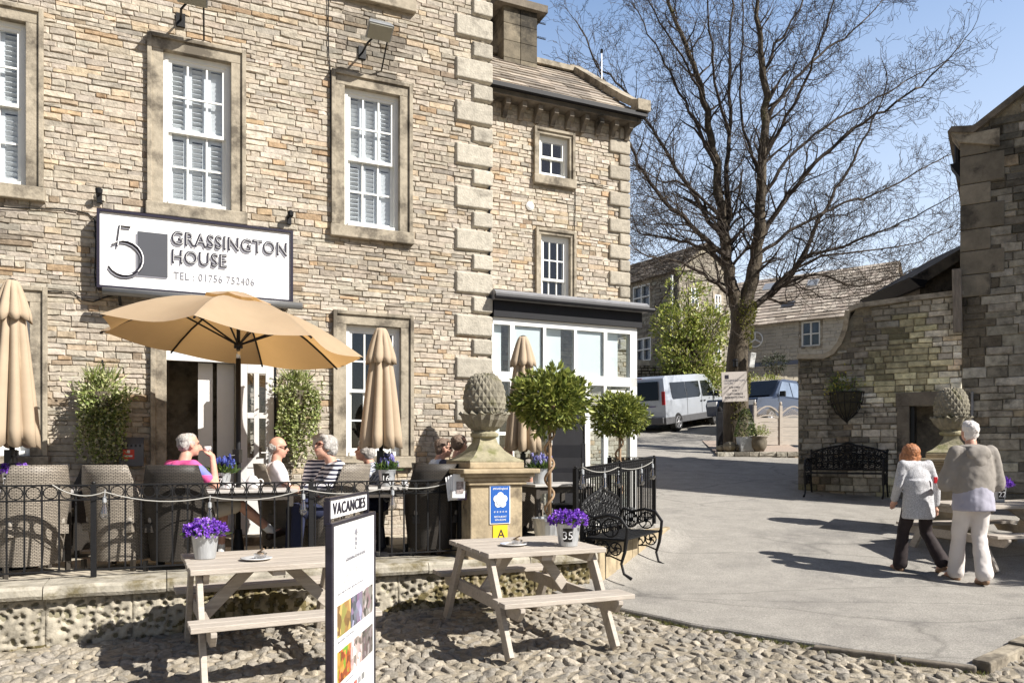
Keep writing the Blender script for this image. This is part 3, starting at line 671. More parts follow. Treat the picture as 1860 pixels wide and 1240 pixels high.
# small spotlights over the board, cables, floodlights
for px, py, lab in ((180, 356, 'small black lamp bracket above the left end of the name board'), (527, 396, 'small black lamp bracket above the right end of the name board')):
    x, z = HF.loc(px, py, .1); t = thing('lamp_bracket', lab, 'lamp bracket', HF.w(x, 0, z), HF.a, 'lamp brackets above the name board')
    s = MB(); s.box((0, -.02, 0), (.05, .05, .12)); s.tube([(0, -.02, .03), (0, -.12, .05)], .014, 6); s.build('arm', M['iron'], t)
    s = MB(); s.lathe([(.02, 0), (.035, .02), (.04, .07), (.01, .09)], 10, (0, -.13, .0)); s.build('lamp_head', M['iron'], t)
for px, py, lab in ((690, 52, 'grey floodlight on a bent arm above the middle first floor window'), (350, -14, 'dark floodlight cut by the top edge above the shuttered window')):
    x, z = HF.loc(px, py, .48); t = thing('floodlight', lab, 'floodlight', HF.w(x, 0, z), HF.a, 'floodlights on the hotel wall')
    Rm = Matrix.Rotation(-.5, 4, 'X')
    s = MB(); s.tube([(-.12, 0, -.12), (-.12, -.3, -.13), (-.05, -.36, -.06)], .014, 6); s.tube([(.14, -.02, -.3), (.12, -.42, -.07)], .01, 6); s.box((-.12, -.02, -.12), (.1, .04, .16)); s.build('bracket', M['iron'], t)
    s = MB(); s.box((0, -.45, .0), (.34, .24, .1), m=Rm, taper=.8); s.build('housing', mat('grey lamp housing', (.28, .29, .3), .4, metal=.4), t, mods=[BEV(.015)])
    s = MB(); s.box((0, -.475, -.052), (.29, .2, .012), m=Rm); s.build('lens', mat('lamp lens', (.3, .29, .24), .15, var=.1), t)
def cable(pts, name='wall_cable', lab='', r=.007, grp='cables on the hotel wall'):
    s = MB(); q = []
    for (px, py) in pts: x, z = HF.loc(px, py, .03); q.append((x, -.03, z))
    s.tube(q, r, 5); o = s.build(name, M['black'], None); o.location = (HF.o.x, HF.o.y, 0); o.rotation_euler = (0, 0, HF.a); tag(o, lab, 'cable', grp)
cable([(597, -20), (596, 40), (597, 100), (600, 128), (601, 300), (604, 400)], lab='long black cable hanging down the wall beside the middle window surround')
cable([(0, 376), (60, 379), (120, 380), (160, 388), (172, 400), (174, 440), (172, 500), (174, 520)], lab='black cable running left from behind the name board')
cable([(82, 528), (130, 530), (150, 545), (170, 548), (190, 540), (210, 535)], lab='short black cable looping below the name board corner')
cable([(1046 * .0 + 889, 305), (889, 380), (889, 470), (890, 560)], r=.016, lab='black downpipe like cable in the corner beside the quoins')
# ------------------------------------------------------------------ rear wing
WB = 1.78; WF = Frame(HF.w(0, WB).x, HF.w(0, WB).y, HF.a)
wing = thing('rear_wing', 'lower stone wing with bracketed eaves and slate roof behind the hotel corner', 'building', (WF.o.x, WF.o.y, 0), WF.a)
xe = WF.loc(1140, 300)[0]; zeav = WF.loc(1000, 203)[1]
def q4(l, r, t, b): x0, z1 = WF.loc(l, t, .03); x1, _ = WF.loc(r, t, .03); _, z0 = WF.loc(l, b, .03); return x0, x1, z0, z1
A1 = q4(970, 1043, 230, 333); A2 = q4(973, 1045, 413, 600)
wh = [sash_window(wing, *A1, sw=.10, cols=2, rows=1, shutter=None, label='small two light attic casement'), sash_window(wing, *A2, sw=.10, cols=3, rows=2, shutter=None)]
mb = MB(); stones(mb, -.1, xe, .7, zeav, wh, ch=(.05, .09), cl=(.11, .34)); mb.build('wall', M['stone'], wing)
mb = MB(); sd = MB(); stones(sd, 0, 7, .9, zeav, P=PAL_F); sd.v = [(xe - y, x, z) for x, y, z in sd.v]; sd.build('gable_wall', M['stone'], wing)
mb = MB(); mb.bb(-.1, xe - .03, 1.1, 7, .5, zeav); mb.build('rear_wall', M['ashlar'], wing)
mb = MB(); z = zeav - .05; k = 0
while z > 3.5:
    big = k % 2 == 1; wq = .40 if big else .19; hq = .26 if big else .215; kq = U(.85, 1.1)
    mb.bb(xe - wq, xe + .03, -.055, .3, z - hq + .015, z, tuple(v * kq for v in (.39, .35, .285))); z -= hq; k += 1
mb.build('quoins', M['quoin2'], wing, mods=[BEV(.025)])
s = MB(); s.bb(-.1, xe + .1, -.3, .1, zeav - .02, zeav + .05); s.build('cornice', M['darkash'], wing)
s = MB(); x = .05
while x < xe + .05:
    s.prism([(-.03, zeav - .28), (-.08, zeav - .28), (-.14, zeav - .18), (-.24, zeav - .12), (-.24, zeav - .02), (-.03, zeav - .02)], 'x', x, x + .08); x += .30
s.build('brackets', M['darkash'], wing)
s = MB(); s.prism([(-.40, zeav + .06), (-.40, zeav + .13), (-.36, zeav + .15), (-.28, zeav + .12), (-.28, zeav + .055)], 'x', -.1, xe + .16); s.build('gutter', M['blackp'], wing)
# roof slope of slates
rise = WF.loc(885, 108, -2.6)[1] - zeav
def slates(mb, x0, x1, P0, P1, rows, cl=(.25, .5), th=.018, cols=((.27, .235, .195), (.33, .28, .23), (.22, .19, .16), (.38, .33, .27))):
    """rows of slates from the eaves point P0=(y,z) up to P1"""
    dy, dz = (P1[0] - P0[0]) / rows, (P1[1] - P0[1]) / rows; l = math.hypot(dy, dz); n = (-dz / l, dy / l)
    for r in range(rows):
        x = x0 - U(0, .2); y, z = P0[0] + dy * r, P0[1] + dz * r
        while x < x1:
            w_ = U(*cl); a, b = max(x, x0), min(x + w_, x1); x += w_
            if b - a < .03: continue
            t = th * U(.8, 1.8); c = R.choice(cols); k = U(.8, 1.2); c = tuple(v * k for v in c); j = U(-.015, .015)
            yy, zz = y + dy * j * 3 / l * .1, z
            A = [(a + .004, y + n[0] * t, z + n[1] * t), (b - .004, y + n[0] * t, z + n[1] * t), (b - .004, y + dy * 1.15 + n[0] * .002, z + dz * 1.15 + n[1] * .002), (a + .004, y + dy * 1.15 + n[0] * .002, z + dz * 1.15 + n[1] * .002)]
            Bq = [(a + .004, y - n[0] * .01, z - n[1] * .01), (b - .004, y - n[0] * .01, z - n[1] * .01)]
            mb.add(A + Bq, [(0, 1, 2, 3), (4, 5, 1, 0), (4, 0, 3), (5, 2, 1)], c)
mb = MB(); slates(mb, -.2, xe + .02, (-.33, zeav + .12), (2.0, zeav + .12 + 1.75), 11, cl=(.25, .55)); mb.bb(-.2, xe, -.3, 6.9, zeav - .01, zeav + .1, (.2, .18, .15)); mb.add([(-.2, -.3, zeav + .1), (xe, -.3, zeav + .1), (xe, 2.0, zeav + 1.8), (-.2, 2.0, zeav + 1.8), (xe, 6, zeav + .1), (-.2, 6, zeav + .1)], [(0, 1, 2, 3), (3, 2, 4, 5), (1, 4, 2)], (.2, .17, .15))
mb.build('roof', M['slateroof'], wing)
s = MB(); pr = [(-.6, .10), (-.62, .38), (-.45, .42), (-.2, .42)]
pts = [(xe + .06, -.4, zeav + .27), (xe + .06, -.2, zeav + .36), (xe + .06, .1, zeav + .56), (xe + .06, .9, zeav + 1.15), (xe + .06, 2.1, zeav + 2.05)]
for p, q in zip(pts, pts[1:]): s.beam(p, q, .24, .12)
s.bb(xe - .06, xe + .2, -.44, -.2, zeav + .15, zeav + .34); s.build('gable_coping', M['ashlar'], wing)
s = MB(); s.beam((-.2, 2.0, zeav + 1.92), (xe, 2.0, zeav + 1.92), .25, .1); s.build('ridge', M['ashlar'], wing)
# chimney
CX, CT = WF.loc(934, 0, -1.9)
s = MB(); ww_ = .72
for j in range(9):
    z0_ = WF.loc(930, 12, -1.6)[1] - 2.97 + j * .33
    for i in range(2): k = U(.6, 1.25); s.bb(CX - ww_ / 2 + i * ww_ / 2 + .004, CX + ww_ / 2 - (1 - i) * ww_ / 2 - .004, 1.6, 2.4, z0_, z0_ + .325, tuple(v * k for v in (.17, .145, .105)))
cht = s.build('chimney', mat('sooty chimney stone', attr=True, rough=.9, var=.35, vs=5, bump=.5, bs=30, dirt=(.03, .026, .02), ds=1.4, dk=.46), wing, mods=[BEV(.008)])
s = MB(); s.bb(CX - .54, CX + .54, 1.5, 2.5, z0_ + .32, z0_ + .46); s.build('chimney_cap', M['darkash'], cht)
t = thing('television_aerial', 'two spiky aerial arms fixed to the side of the chimney', 'aerial', WF.w(CX + ww_ / 2, 1.8, 0), WF.a)
for zpx in (24, 52):
    z = WF.loc(930, zpx, -1.7)[1]; s = MB(); s.tube([(-.05, 0, z), (.28, 0, z + .0)], .009, 5)
    for i in range(6): s.tube([(.06 + i * .04, -.06, z), (.06 + i * .04, .06, z + .05)], .005, 4)
    s.build('aerial_arm', M['black'], t)
p = pt(1093, 180, 24.5); t = thing('antenna_mast', 'tall thin antenna mast standing on the wing gable', 'antenna', (p.x, p.y, 0))
s = MB(); s.tube([(0, 0, p.z), (0, 0, pt(1093, 96, 24.5).z)], [.016, .009], 5); s.build('mast', M['steel'], t)
s = MB(); s.tube([(0, 0, pt(1093, 96, 24.5).z), (0, 0, pt(1093, 90, 24.5).z)], .03, 6); s.build('tip', M['black'], t)
# burglar alarm / round plaque and vent on wing wall
x, z = WF.loc(963, 374, .03); s = MB(); s.lathe([(.07, 0), (.075, .03), (.04, .05)], 12, m=Matrix.Rotation(pi / 2, 4, 'X')); o = s.build('wall_vent', M['white'], None); o.location = WF.w(x, 0, z); o.rotation_euler = (0, 0, WF.a); tag(o, 'small round white vent on the wing wall between the windows', 'vent')
s = MB(); pts = [(1043, 240), (1045, 340), (1045, 380), (1043, 420)]; q = [(WF.loc(a, b, .03)[0], -.03, WF.loc(a, b, .03)[1]) for a, b in pts]; s.tube(q, .008, 4)
q = [(WF.loc(a, b, .03)[0], -.03, WF.loc(a, b, .03)[1]) for a, b in ((1045, 336), (1070, 333), (1105, 340))]; s.tube(q, .008, 4)
o = s.build('wing_cable', M['black']); o.location = (WF.o.x, WF.o.y, 0); o.rotation_euler = (0, 0, WF.a); tag(o, 'thin black cable beside the wing windows', 'cable')

# ------------------------------------------------------------------ conservatory
KF = Frame(HF.w(0, -.02).x, HF.w(0, -.02).y, HF.a)
con = thing('conservatory', 'white timber conservatory with lead flashed roof against the wing', 'conservatory', (KF.o.x, KF.o.y, 0), KF.a)
def kx(px, py=650): return KF.loc(px, py)[0]
def kz(px, py): return KF.loc(px, py)[1]
xr = kx(1157); zt1, zt0 = kz(1150, 607), kz(1150, 697); ztr = kz(1150, 686); g0 = .42
post = M['white']
s = MB(); s.bb(.06, xr, 0, .09, zt1, zt1 + .1); s.bb(.06, xr, 0, .09, ztr - .14, ztr)
mull = [(890, 893), (927, 935), (987, 992), (1043, 1048), (1097, 1103)]
for a, b in mull: s.bb(max(kx(a), .07), kx(b), 0, .08, ztr, zt1)
s.bb(xr - .12, xr, 0, .12, g0, zt1)
low = [(890, 896), (927, 933), (996, 1002), (1063, 1071), (1097, 1101)]
for a, b in low: s.bb(max(kx(a), .07), kx(b) + .01, 0, .08, g0, ztr - .14)
s.bb(kx(1071), xr, .01, .07, kz(1110, 784), kz(1110, 779)); s.bb(kx(1100), xr, .01, .07, ztr - .24, ztr - .2); s.bb(.07, kx(933), .01, .07, kz(910, 790), kz(910, 784))
s.bb(.07, kx(933), 0, .08, g0, g0 + .35); s.bb(kx(1071), xr, 0, .08, g0, g0 + .25)
# right hand side of the conservatory
for yy in (.85, 1.6): s.bb(xr - .09, xr, yy, yy + .09, g0, zt1)
s.bb(xr - .08, xr - .003, .12, 1.68, zt1, zt1 + .1); s.bb(xr - .08, xr - .003, .12, 1.68, ztr - .14, ztr); s.bb(xr - .08, xr - .003, .12, 1.68, g0, g0 + .25)
s.build('frame', post, con, mods=[BEV(.004)])
s = MB(); s.bb(.07, xr - .1, .04, .043, g0, zt1); s.bb(xr - .045, xr - .042, .12, 1.68, g0, zt1); s.build('pane', M['cglass'], con)
s = MB()   # pale blinds drawn behind some lights
bl = mat('pale roller blind', (.76, .77, .75), .9, var=.03)
for a, b, l in ((893, 915, 0), (935, 985, 1), (993, 1024, 0), (1048, 1097, 1), (1103, 1128, 0)):
    s.bb(max(kx(a), .08), kx(b), -.0 + .046 if l else .1, .05 if l else .11, ztr - (.1 if l else .02), zt1 + .02)
s.build('blind', bl, con)
s = MB(); s.bb(kx(896), kx(927), .4, .41, g0, ztr - .3); s.bb(kx(1075), kx(1095), .5, .51, g0 + 1.0, ztr - .5); s.build('curtain', bl, con)
s = MB(); s.bb(kx(1002), kx(1062), .03, .08, g0 + 0, ztr - .15); s.build('door', M['blackp'], con)
s = MB(); s.bb(.07, xr - .1, .15, 1.7, g0 - .02, g0 + .03); s.build('floor', M['ashlar'], con)
s = MB(); s.bb(.05, xr + .06, -.05, .1, zt1 + .1, zt1 + .33); s.bb(xr + .0, xr + .055, .1, 1.72, zt1 + .1, zt1 + .33); s.build('fascia', M['blackp'], con)
s = MB(); s.prism([(-.15, zt1 + .33), (-.17, zt1 + .42), (-.10, zt1 + .47), (1.74, zt1 + .55), (1.74, zt1 + .33)], 'x', .03, xr + .12); s.build('roof', M['lead'], con)
s = MB(); s.tube([(.02, -.17, zt1 + .36), (xr + .2, -.17, zt1 + .36)], .035, 8); s.build('gutter', M['blackp'], con)
# ------------------------------------------------------------------ right hand wall and gable
u = V((.704, -.71 * K)).normalized(); RO = V((5.53, 23.4 * K))
RF = Frame(RO.x, RO.y, math.atan2(u.y, u.x))       # x runs from the far end towards the camera and right; -y faces the yard
GR = gz(23.4 * K)
def rl(px, py, d=0): return RF.loc(px, py, d)
gw = thing('courtyard_wall', 'old lichened stone garden wall with swept coping on the right of the yard', 'wall', (RO.x, RO.y, 0), RF.a)
prof = [rl(*p) for p in ((1450, 652), (1497, 652), (1516, 643), (1530, 625), (1540, 600), (1545, 566), (1560, 560), (1650, 548), (1750, 536))]
def wtop(x):
    for p, q in zip(prof, prof[1:]):
        if x <= q[0]: return p[1] + (q[1] - p[1]) * max(0, (x - p[0])) / (q[0] - p[0])
    return prof[-1][1]
x1 = rl(1748, 500)[0]
dx0, dz1 = rl(1652, 737); dx1, _ = rl(1735, 737)
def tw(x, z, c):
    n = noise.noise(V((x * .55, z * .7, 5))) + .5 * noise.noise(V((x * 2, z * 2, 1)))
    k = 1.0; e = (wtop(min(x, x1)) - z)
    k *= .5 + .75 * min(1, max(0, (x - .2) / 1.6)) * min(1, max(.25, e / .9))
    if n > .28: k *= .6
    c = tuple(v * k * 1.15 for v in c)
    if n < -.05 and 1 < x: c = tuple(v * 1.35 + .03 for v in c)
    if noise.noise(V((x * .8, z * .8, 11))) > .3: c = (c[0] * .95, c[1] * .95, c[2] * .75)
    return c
dh = (dx0, dx1, 0, dz1)
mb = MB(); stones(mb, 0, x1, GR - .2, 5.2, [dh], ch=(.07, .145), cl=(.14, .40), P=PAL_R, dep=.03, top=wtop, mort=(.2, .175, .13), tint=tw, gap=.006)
# far end face and back of the wall
zt = prof[0][1]; mb.add([(0, 0, GR - .3), (0, .5, GR - .3), (0, .5, zt), (0, 0, zt)], [(0, 1, 2, 3)], (.16, .14, .1))
mb.add([(0, .5, GR - .3), (x1, .5, GR - 1), (x1, .5, prof[-1][1]), (0, .5, zt)], [(0, 1, 2, 3)], (.2, .17, .13))
for p, q in zip(prof, prof[1:]): mb.add([(p[0], .02, p[1]), (q[0], .02, q[1]), (q[0], .5, q[1]), (p[0], .5, p[1])], [(0, 1, 2, 3)], (.2, .18, .14))
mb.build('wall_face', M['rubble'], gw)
s = MB()
def coping(s, P, t=.09):
    for p, q in zip(P, P[1:]):
        a, b = V((p[0], 0, p[1])), V((q[0], 0, q[1])); d = (b - a).normalized(); n_ = V((-d.z, 0, d.x)) * t
        a2, b2_ = a - d * .012, b + d * .012
        s.add([a2 + V((0, -.09, 0)), b2_ + V((0, -.09, 0)), b2_ + V((0, .56, 0)), a2 + V((0, .56, 0)), a2 + n_ + V((0, -.07, 0)), b2_ + n_ + V((0, -.07, 0)), b2_ + n_ + V((0, .56, 0)), a2 + n_ + V((0, .56, 0))], [(0, 3, 2, 1), (4, 5, 6, 7), (0, 1, 5, 4), (1, 2, 6, 5), (2, 3, 7, 6), (3, 0, 4, 7)])
coping(s, prof); s.build('coping', M['ashlar'], gw)
s = MB(); fw = .2
s.bb(dx0 - fw, dx0, -.05, .3, .3, dz1); s.bb(dx1, dx1 + fw, -.05, .3, .3, dz1); s.bb(dx0 - fw - .02, dx1 + fw + .02, -.052, .3, dz1, dz1 + .24)
dwy = s.build('doorway', M['darkash'], gw, mods=[BEV(.01)])
s = MB(); s.bb(dx0 - .1, dx1 + .1, .31, 1.2, .3, dz1 + .1)
s.f = s.f[:2] + s.f[3:]; s.c = s.c[:5]; s.build('passage', M['dark'], dwy)
s = MB(); s.bb(0, .06, 0, .75, GR - .2, dz1); d = s.build('door', M['black'], dwy); d.location = (dx0 + .01, .1, 0)
s = MB(); xx = rl(1766, 740)[0]; s.tube([(xx, -.06, .4), (xx, -.06, rl(1766, 712)[1])], .022, 6); o = s.build('downpipe', M['lead']); o.location = (RO.x, RO.y, 0); o.rotation_euler = (0, 0, RF.a); tag(o, 'thin grey downpipe beside the dark doorway in the courtyard wall', 'pipe')
s = MB(); s.box((.0, -.02, 0), (.16, .1, .16)); s.box((0, -.075, 0), (.1, .02, .1)); xx, zz = rl(1541, 812); o = s.build('wall_niche_box', M['darkash'], mods=[BEV(.02)]); p = RF.w(xx, 0, zz); o.location = p; o.rotation_euler = (0, 0, RF.a); tag(o, 'small dark recess box in the courtyard wall above the black bench', 'box')
# gable house
gh = thing('gable_house', 'tall grey stone house end with sloping roof edge cut by the right side', 'house', (RO.x, RO.y, 0), RF.a)
g1 = rl(1768, 240); g2 = rl(1860, 168); sl_ = (g2[1] - g1[1]) / (g2[0] - g1[0]); xr = 9.5
def gtop(x):
    t = g1[1] + sl_ * max(0, x - g1[0]); rx = g1[0] + 4.2
    return t if x < rx else g1[1] + sl_ * 4.2 - sl_ * (x - rx)
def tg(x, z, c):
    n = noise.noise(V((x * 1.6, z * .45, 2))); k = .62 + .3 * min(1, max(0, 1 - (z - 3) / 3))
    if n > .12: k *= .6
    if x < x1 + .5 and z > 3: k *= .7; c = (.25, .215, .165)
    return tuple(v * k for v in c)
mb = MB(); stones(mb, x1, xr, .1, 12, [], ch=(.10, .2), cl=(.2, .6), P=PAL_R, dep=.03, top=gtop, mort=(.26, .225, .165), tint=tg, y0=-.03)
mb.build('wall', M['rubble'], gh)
mb = MB(); z = 4.3; k = 0
while z < g1[1] - .3:
    wq = .62 if k % 2 else .42; hq = U(.34, .5); kk = U(.75, 1.15); mb.bb(x1 - .03, x1 + wq, -.075, .4, z + .006, z + hq - .006, tuple(v * kk for v in (.23, .20, .155))); z += hq; k += 1
mb.build('quoins', mat('stained quoins', attr=True, rough=.9, var=.35, vs=3, bump=.5, bs=30, dirt=(.045, .04, .035), ds=1.3, dk=.52), gh, mods=[BEV(.015)])
s = MB(); ax, ay = (.76, .65); rd = V((-.2, 9)); 
s.bb(x1, x1 + .3, .1, 4.1, 0, g1[1] - .2); s.build('side_wall', M['darkash'], gh)
s = MB(); rx = g1[0] + 4.2
e0 = rl(1722, 243)
s.prism([(e0[0], e0[1] - .02), (e0[0] + .06, e0[1] + .06), (g1[0], g1[1] + .06), (rx, gtop(rx) + .06), (rx, gtop(rx) - .06), (g1[0], g1[1] - .06)], 'y', -.16, 4.2); s.prism([(rx, gtop(rx) + .06), (xr, gtop(xr) + .06), (xr, gtop(xr) - .06), (rx, gtop(rx) - .06)], 'y', -.16, 4.2)
s.build('roof', M['darkash'], gh)
s = MB(); s.prism([(e0[0] + .04, e0[1] - .02), (e0[0] + .16, e0[1] - .22), (x1 + .55, g1[1] - .35), (x1 + .55, g1[1] - .06), (g1[0], g1[1] - .06)], 'y', -.13, .3); s.build('kneeler', M['ashlar'], gh)
p0 = rl(1735, 290); s = MB(); s.tube([(p0[0] + .03, .4, p0[1] + .4), (p0[0] + .03, .4, p0[1])], .06, 8); s.prism([(p0[0] - .09, p0[1] + .0), (x1 - .02, p0[1] + .02), (x1 - .02, p0[1] - .3)], 'y', .2, .55); s.build('rain_hopper', M['blackp'], gh)
# wooden post against the wall
a0 = rl(1748, 603, .12); a1 = rl(1742, 489, .12); s = MB(); s.bb(-.07, .07, -.12, -.0, a0[1], a1[1]); o = s.build('timber_post', mat('weathered oak', (.22, .19, .16), .9, var=.35, vs=6, bump=.6, bs=30, stretch=(4, 4, .6)), mods=[BEV(.01)]); o.location = RF.w(a0[0], -.08, 0); o.rotation_euler = (0, radians(-1.0), RF.a); tag(o, 'grey timber post standing where the coped wall meets the tall gable', 'post')
# lean-to with dark roof behind the wall
s0 = pt(1745, 520, 24.4); lt = thing('lean_to_shed', 'low stone outhouse with dark overhanging slate roof behind the courtyard wall', 'outhouse', (0, 0, 0))
a = pt(1637, 513, 24.6); b = pt(1748, 436, 24.6); c = pt(1748, 486, 24.6); 
s = MB(); s.prism([(a.x, a.z), (b.x + .4, b.z + .1), (b.x + .4, b.z - .1), (a.x + .3, a.z - .08)], 'y', 24.1 * K, 27.5 * K)
s.build('roof', M['darkash'], lt)
s = MB(); s.prism([(a.x + .25, 3.5), (b.x + .3, 3.5), (b.x + .3, b.z - .12), (a.x + .35, a.z - .1)], 'y', 24.5 * K, 27.3 * K); s.build('wall', M['darkash'], lt)
s = MB(); s.prism([(a.x - .02, a.z + .02), (a.x + .35, a.z - .03), (a.x + .3, a.z - .16), (a.x + .2, a.z - .16)], 'y', 24.05 * K, 27.5 * K); s.build('gutter', M['blackp'], lt)

# ------------------------------------------------------------------ houses at the back of the yard
def small_win(t, a, b, c, d, tf=None):
    def bl(s, n, m, p):
        if tf: s.v = [tf(v) for v in s.v]
        return s.build(n, m, p)
    s = MB(); f = .12; s.bb(a - f, a, -.03, .1, c - f, d + f); s.bb(b, b + f, -.03, .1, c - f, d + f); s.bb(a, b, -.03, .1, d, d + f); s.bb(a, b, -.05, .1, c - f, c); w_ = bl(s, 'window', M['ashlar'], t)
    s = MB(); f = .06; s.bb(a, a + f, -.02, .1, c, d); s.bb(b - f, b, -.02, .1, c, d); s.bb(a + f, b - f, -.02, .1, d - f, d); s.bb(a + f, b - f, -.02, .1, c, c + f); m_ = (a + b) / 2; s.bb(m_ - .03, m_ + .03, -.02, .1, c + f, d - f); q = (c + d) / 2; s.bb(a + f, m_ - .03, -.015, .095, q - .025, q + .025); s.bb(m_ + .03, b - f, -.015, .095, q - .025, q + .025); bl(s, 'frame', M['whitewood'], w_)
    s = MB(); s.bb(a, b, -.005 if tf else .105, .12, c, d); bl(s, 'pane', M['dullpane'], w_)
M['dullpane'] = mat('dull pane', (.09, .11, .14), .12, var=.5, vs=2, spec=.8)
def far_house(name, label, ang, ox, oy, W, D, ze, zr, wins, ridge='x', P=PAL_B, gable_coping=True, cols=None, ztop=None, over=.15):
    """box house: front on local y=0 from x=0..W; ridge along x ('x') or gable facing front ('y')"""
    t = thing(name, label, 'house' if name != 'stone_barn' else 'barn', (ox, oy, 0), ang); zb = gz(oy) - 1
    hs = [(a, b, c, d) for a, b, c, d in wins]
    top = None; z1 = ze
    if ridge == 'y': top = lambda x: ze + (zr - ze) * (1 - abs(x - W / 2) / (W / 2)); z1 = zr
    mb = MB(); stones(mb, 0, W, zb + .8, z1, hs, ch=(.12, .2), cl=(.25, .6), P=P, dep=.03, top=top, mort=(.24, .21, .16)); mb.build('front_wall', M['farstone'], t)
    mb = MB(); stones(mb, 0, D, zb + .8, ze if ridge == 'y' else zr, [], ch=(.12, .2), cl=(.25, .6), P=P, dep=.03, mort=(.24, .21, .16), top=(None if ridge == 'y' else (lambda x: ze + (zr - ze) * (1 - abs(x - D / 2) / (D / 2)))))
    v0 = mb.v; mb.v = [(W - y, x, z) for x, y, z in v0]; mb.build('side_wall', M['farstone'], t); mb.v = [(y, x, z) for x, y, z in v0]; mb.build('side_wall', M['farstone'], t)
    mb = MB(); cl_ = cols or ((.16, .135, .11), (.2, .17, .14), (.13, .11, .09), (.24, .2, .165))
    if ridge == 'x': 
        slates(mb, -over, W + over, (-.25, ze - .02), (D / 2, zr + .1), 16, cl=(.3, .6), th=.03, cols=cl_)
        mb.add([(-over, D + .2, ze), (W + over, D + .2, ze), (W + over, D / 2, zr + .05), (-over, D / 2, zr + .05), (-over, -.2, ze - .02), (W + over, -.2, ze - .02)], [(0, 1, 2, 3), (3, 2, 5, 4)], cl_[0])
    else:
        m2 = MB(); slates(m2, -.1, D, (-.25, ze - .1), (W / 2, zr + .1), 14, cl=(.3, .6), th=.03, cols=cl_)
        v0 = m2.v; mb.v = [(y, x, z) for x, y, z in v0] + [(W - y, x, z) for x, y, z in v0]; n = len(v0); mb.f = list(m2.f) + [tuple(i + n for i in f) for f in m2.f]; mb.c = m2.c * 2
        mb.add([(-.2, -.1, ze - .1), (-.2, D, ze - .1), (W / 2, D, zr + .06), (W / 2, -.1, zr + .06), (W + .2, -.1, ze - .1), (W + .2, D, ze - .1)], [(0, 1, 2, 3), (3, 2, 5, 4)], cl_[0])
    mb.build('roof', M['slateroof'], t)
    for q in wins: small_win(t, *q)
    return t
# left house: shaded eaves front and sunlit gable
def hp(px, py, y=44): return pt(px, py, y)
cor = V((5.23 * 50 / 38, 50.0 * K)); dv = V((-.4, .917 * K)).normalized(); Wl = 10.0; O_ = cor + dv * Wl
sf = Frame(O_.x, O_.y, math.atan2(-dv.y, -dv.x))
def swin(l, r, t, b): x0, z1 = sf.loc(l, t); x1_, _ = sf.loc(r, t); _, z0 = sf.loc(l, b); return x0, x1_, z0, z1
PAL_S = pal([(5, (.27, .24, .19)), (4, (.32, .285, .225)), (3, (.23, .2, .16)), (2, (.38, .34, .27))])
zE = sf.loc(1233, 493)[1]; zR = H + 388 / S * 50.8; HD = 3.3
sh = far_house('stone_cottage', 'stone cottage with shaded front, sunlit gable and dark slate roof behind the young shrub', sf.a, O_.x, O_.y, Wl, HD, zE, zR, [swin(1150, 1181, 522, 565), swin(1155, 1183, 616, 658)], P=PAL_S)
gf = Frame(cor.x, cor.y, math.atan2(-dv.x, dv.y))
for l, r, t_, b in ((1254, 1268, 522, 560), (1297, 1309, 534, 566), (1297, 1309, 622, 660)):
    x0, z1 = gf.loc(l, t_); x1_, _ = gf.loc(r, t_); _, z0 = gf.loc(l, b); small_win(sh, x0, x1_, z0, z1, tf=lambda v: (Wl - v[1] + .02, v[0], v[2]))
s = MB(); s.tube([(Wl - .25, -.12, gz(50 * K)), (Wl - .25, -.12, zE - .1)], .05, 8); s.build('drainpipe', M['white'], sh)
# barn
RB = V((12.58 * 1.3, 53.7 * K)); bd = V((-.8, .6)); bW = 8.2; OB = RB + bd * bW
bf = Frame(OB.x, OB.y, math.atan2(-.6, .8)); zE = H + 258 / S * 54; zRr = H + 360 / S * 56.6
def bwin(l, r, t, b): x0, z1 = bf.loc(l, t); x1_, _ = bf.loc(r, t); _, z0 = bf.loc(l, b); return x0, x1_, z0, z1
BC = ((.36, .30, .25), (.42, .36, .30), (.30, .25, .2), (.47, .41, .34))
bn = far_house('stone_barn', 'long low barn with pale stone slate roof and blocked window behind the tree', bf.a, bf.o.x, bf.o.y, bW, 7.3, zE, zRr, [bwin(1456, 1490, 585, 630)], cols=BC, P=pal([(3, (.36, .34, .31)), (3, (.42, .39, .34)), (2, (.3, .285, .26))]))
s = MB(); x, z = bf.loc(1373, 617)
s.torus((x, -.12, z), .36, .03, n=24); [s.tube([(x, -.12, z), (x + .34 * cos(a), -.12, z + .34 * sin(a))], .035, 6) for a in (pi / 2, pi / 2 + 2.094, pi / 2 + 4.189)]
o = s.build('ring_emblem', M['white']); o.location = (bf.o.x, bf.o.y, 0); o.rotation_euler = (0, 0, bf.a); tag(o, 'white three spoked ring emblem on the barn wall', 'emblem')
s = MB(); zc = bf.loc(1400, 661)[1]; s.bb(1, bW - .05, -.06, .0, zc - .09, zc + .09); s.build('blue_band', mat('blue grey band', (.16, .18, .24), .6), bn)
s = MB(); x, z = bf.loc(1478, 515, -1.5)
s.box((x, 1.35, z), (.5, .6, .08), m=Matrix.Rotation(.7, 4, 'X')); s.build('skylight', M['zinc'], bn); s = MB(); x, z = bf.loc(1398, 522, -1.5); s.box((x, 1.35, z), (.5, .6, .08), m=Matrix.Rotation(.7, 4, 'X')); s.build('skylight', M['zinc'], bn)
bn.children[1].data.materials[0] = mat('sunlit pale stone', (.5, .46, .39), .9, var=.2, vs=2, bump=.4, bs=8)  # barn wall colour lightened to stand in for sunlight on it
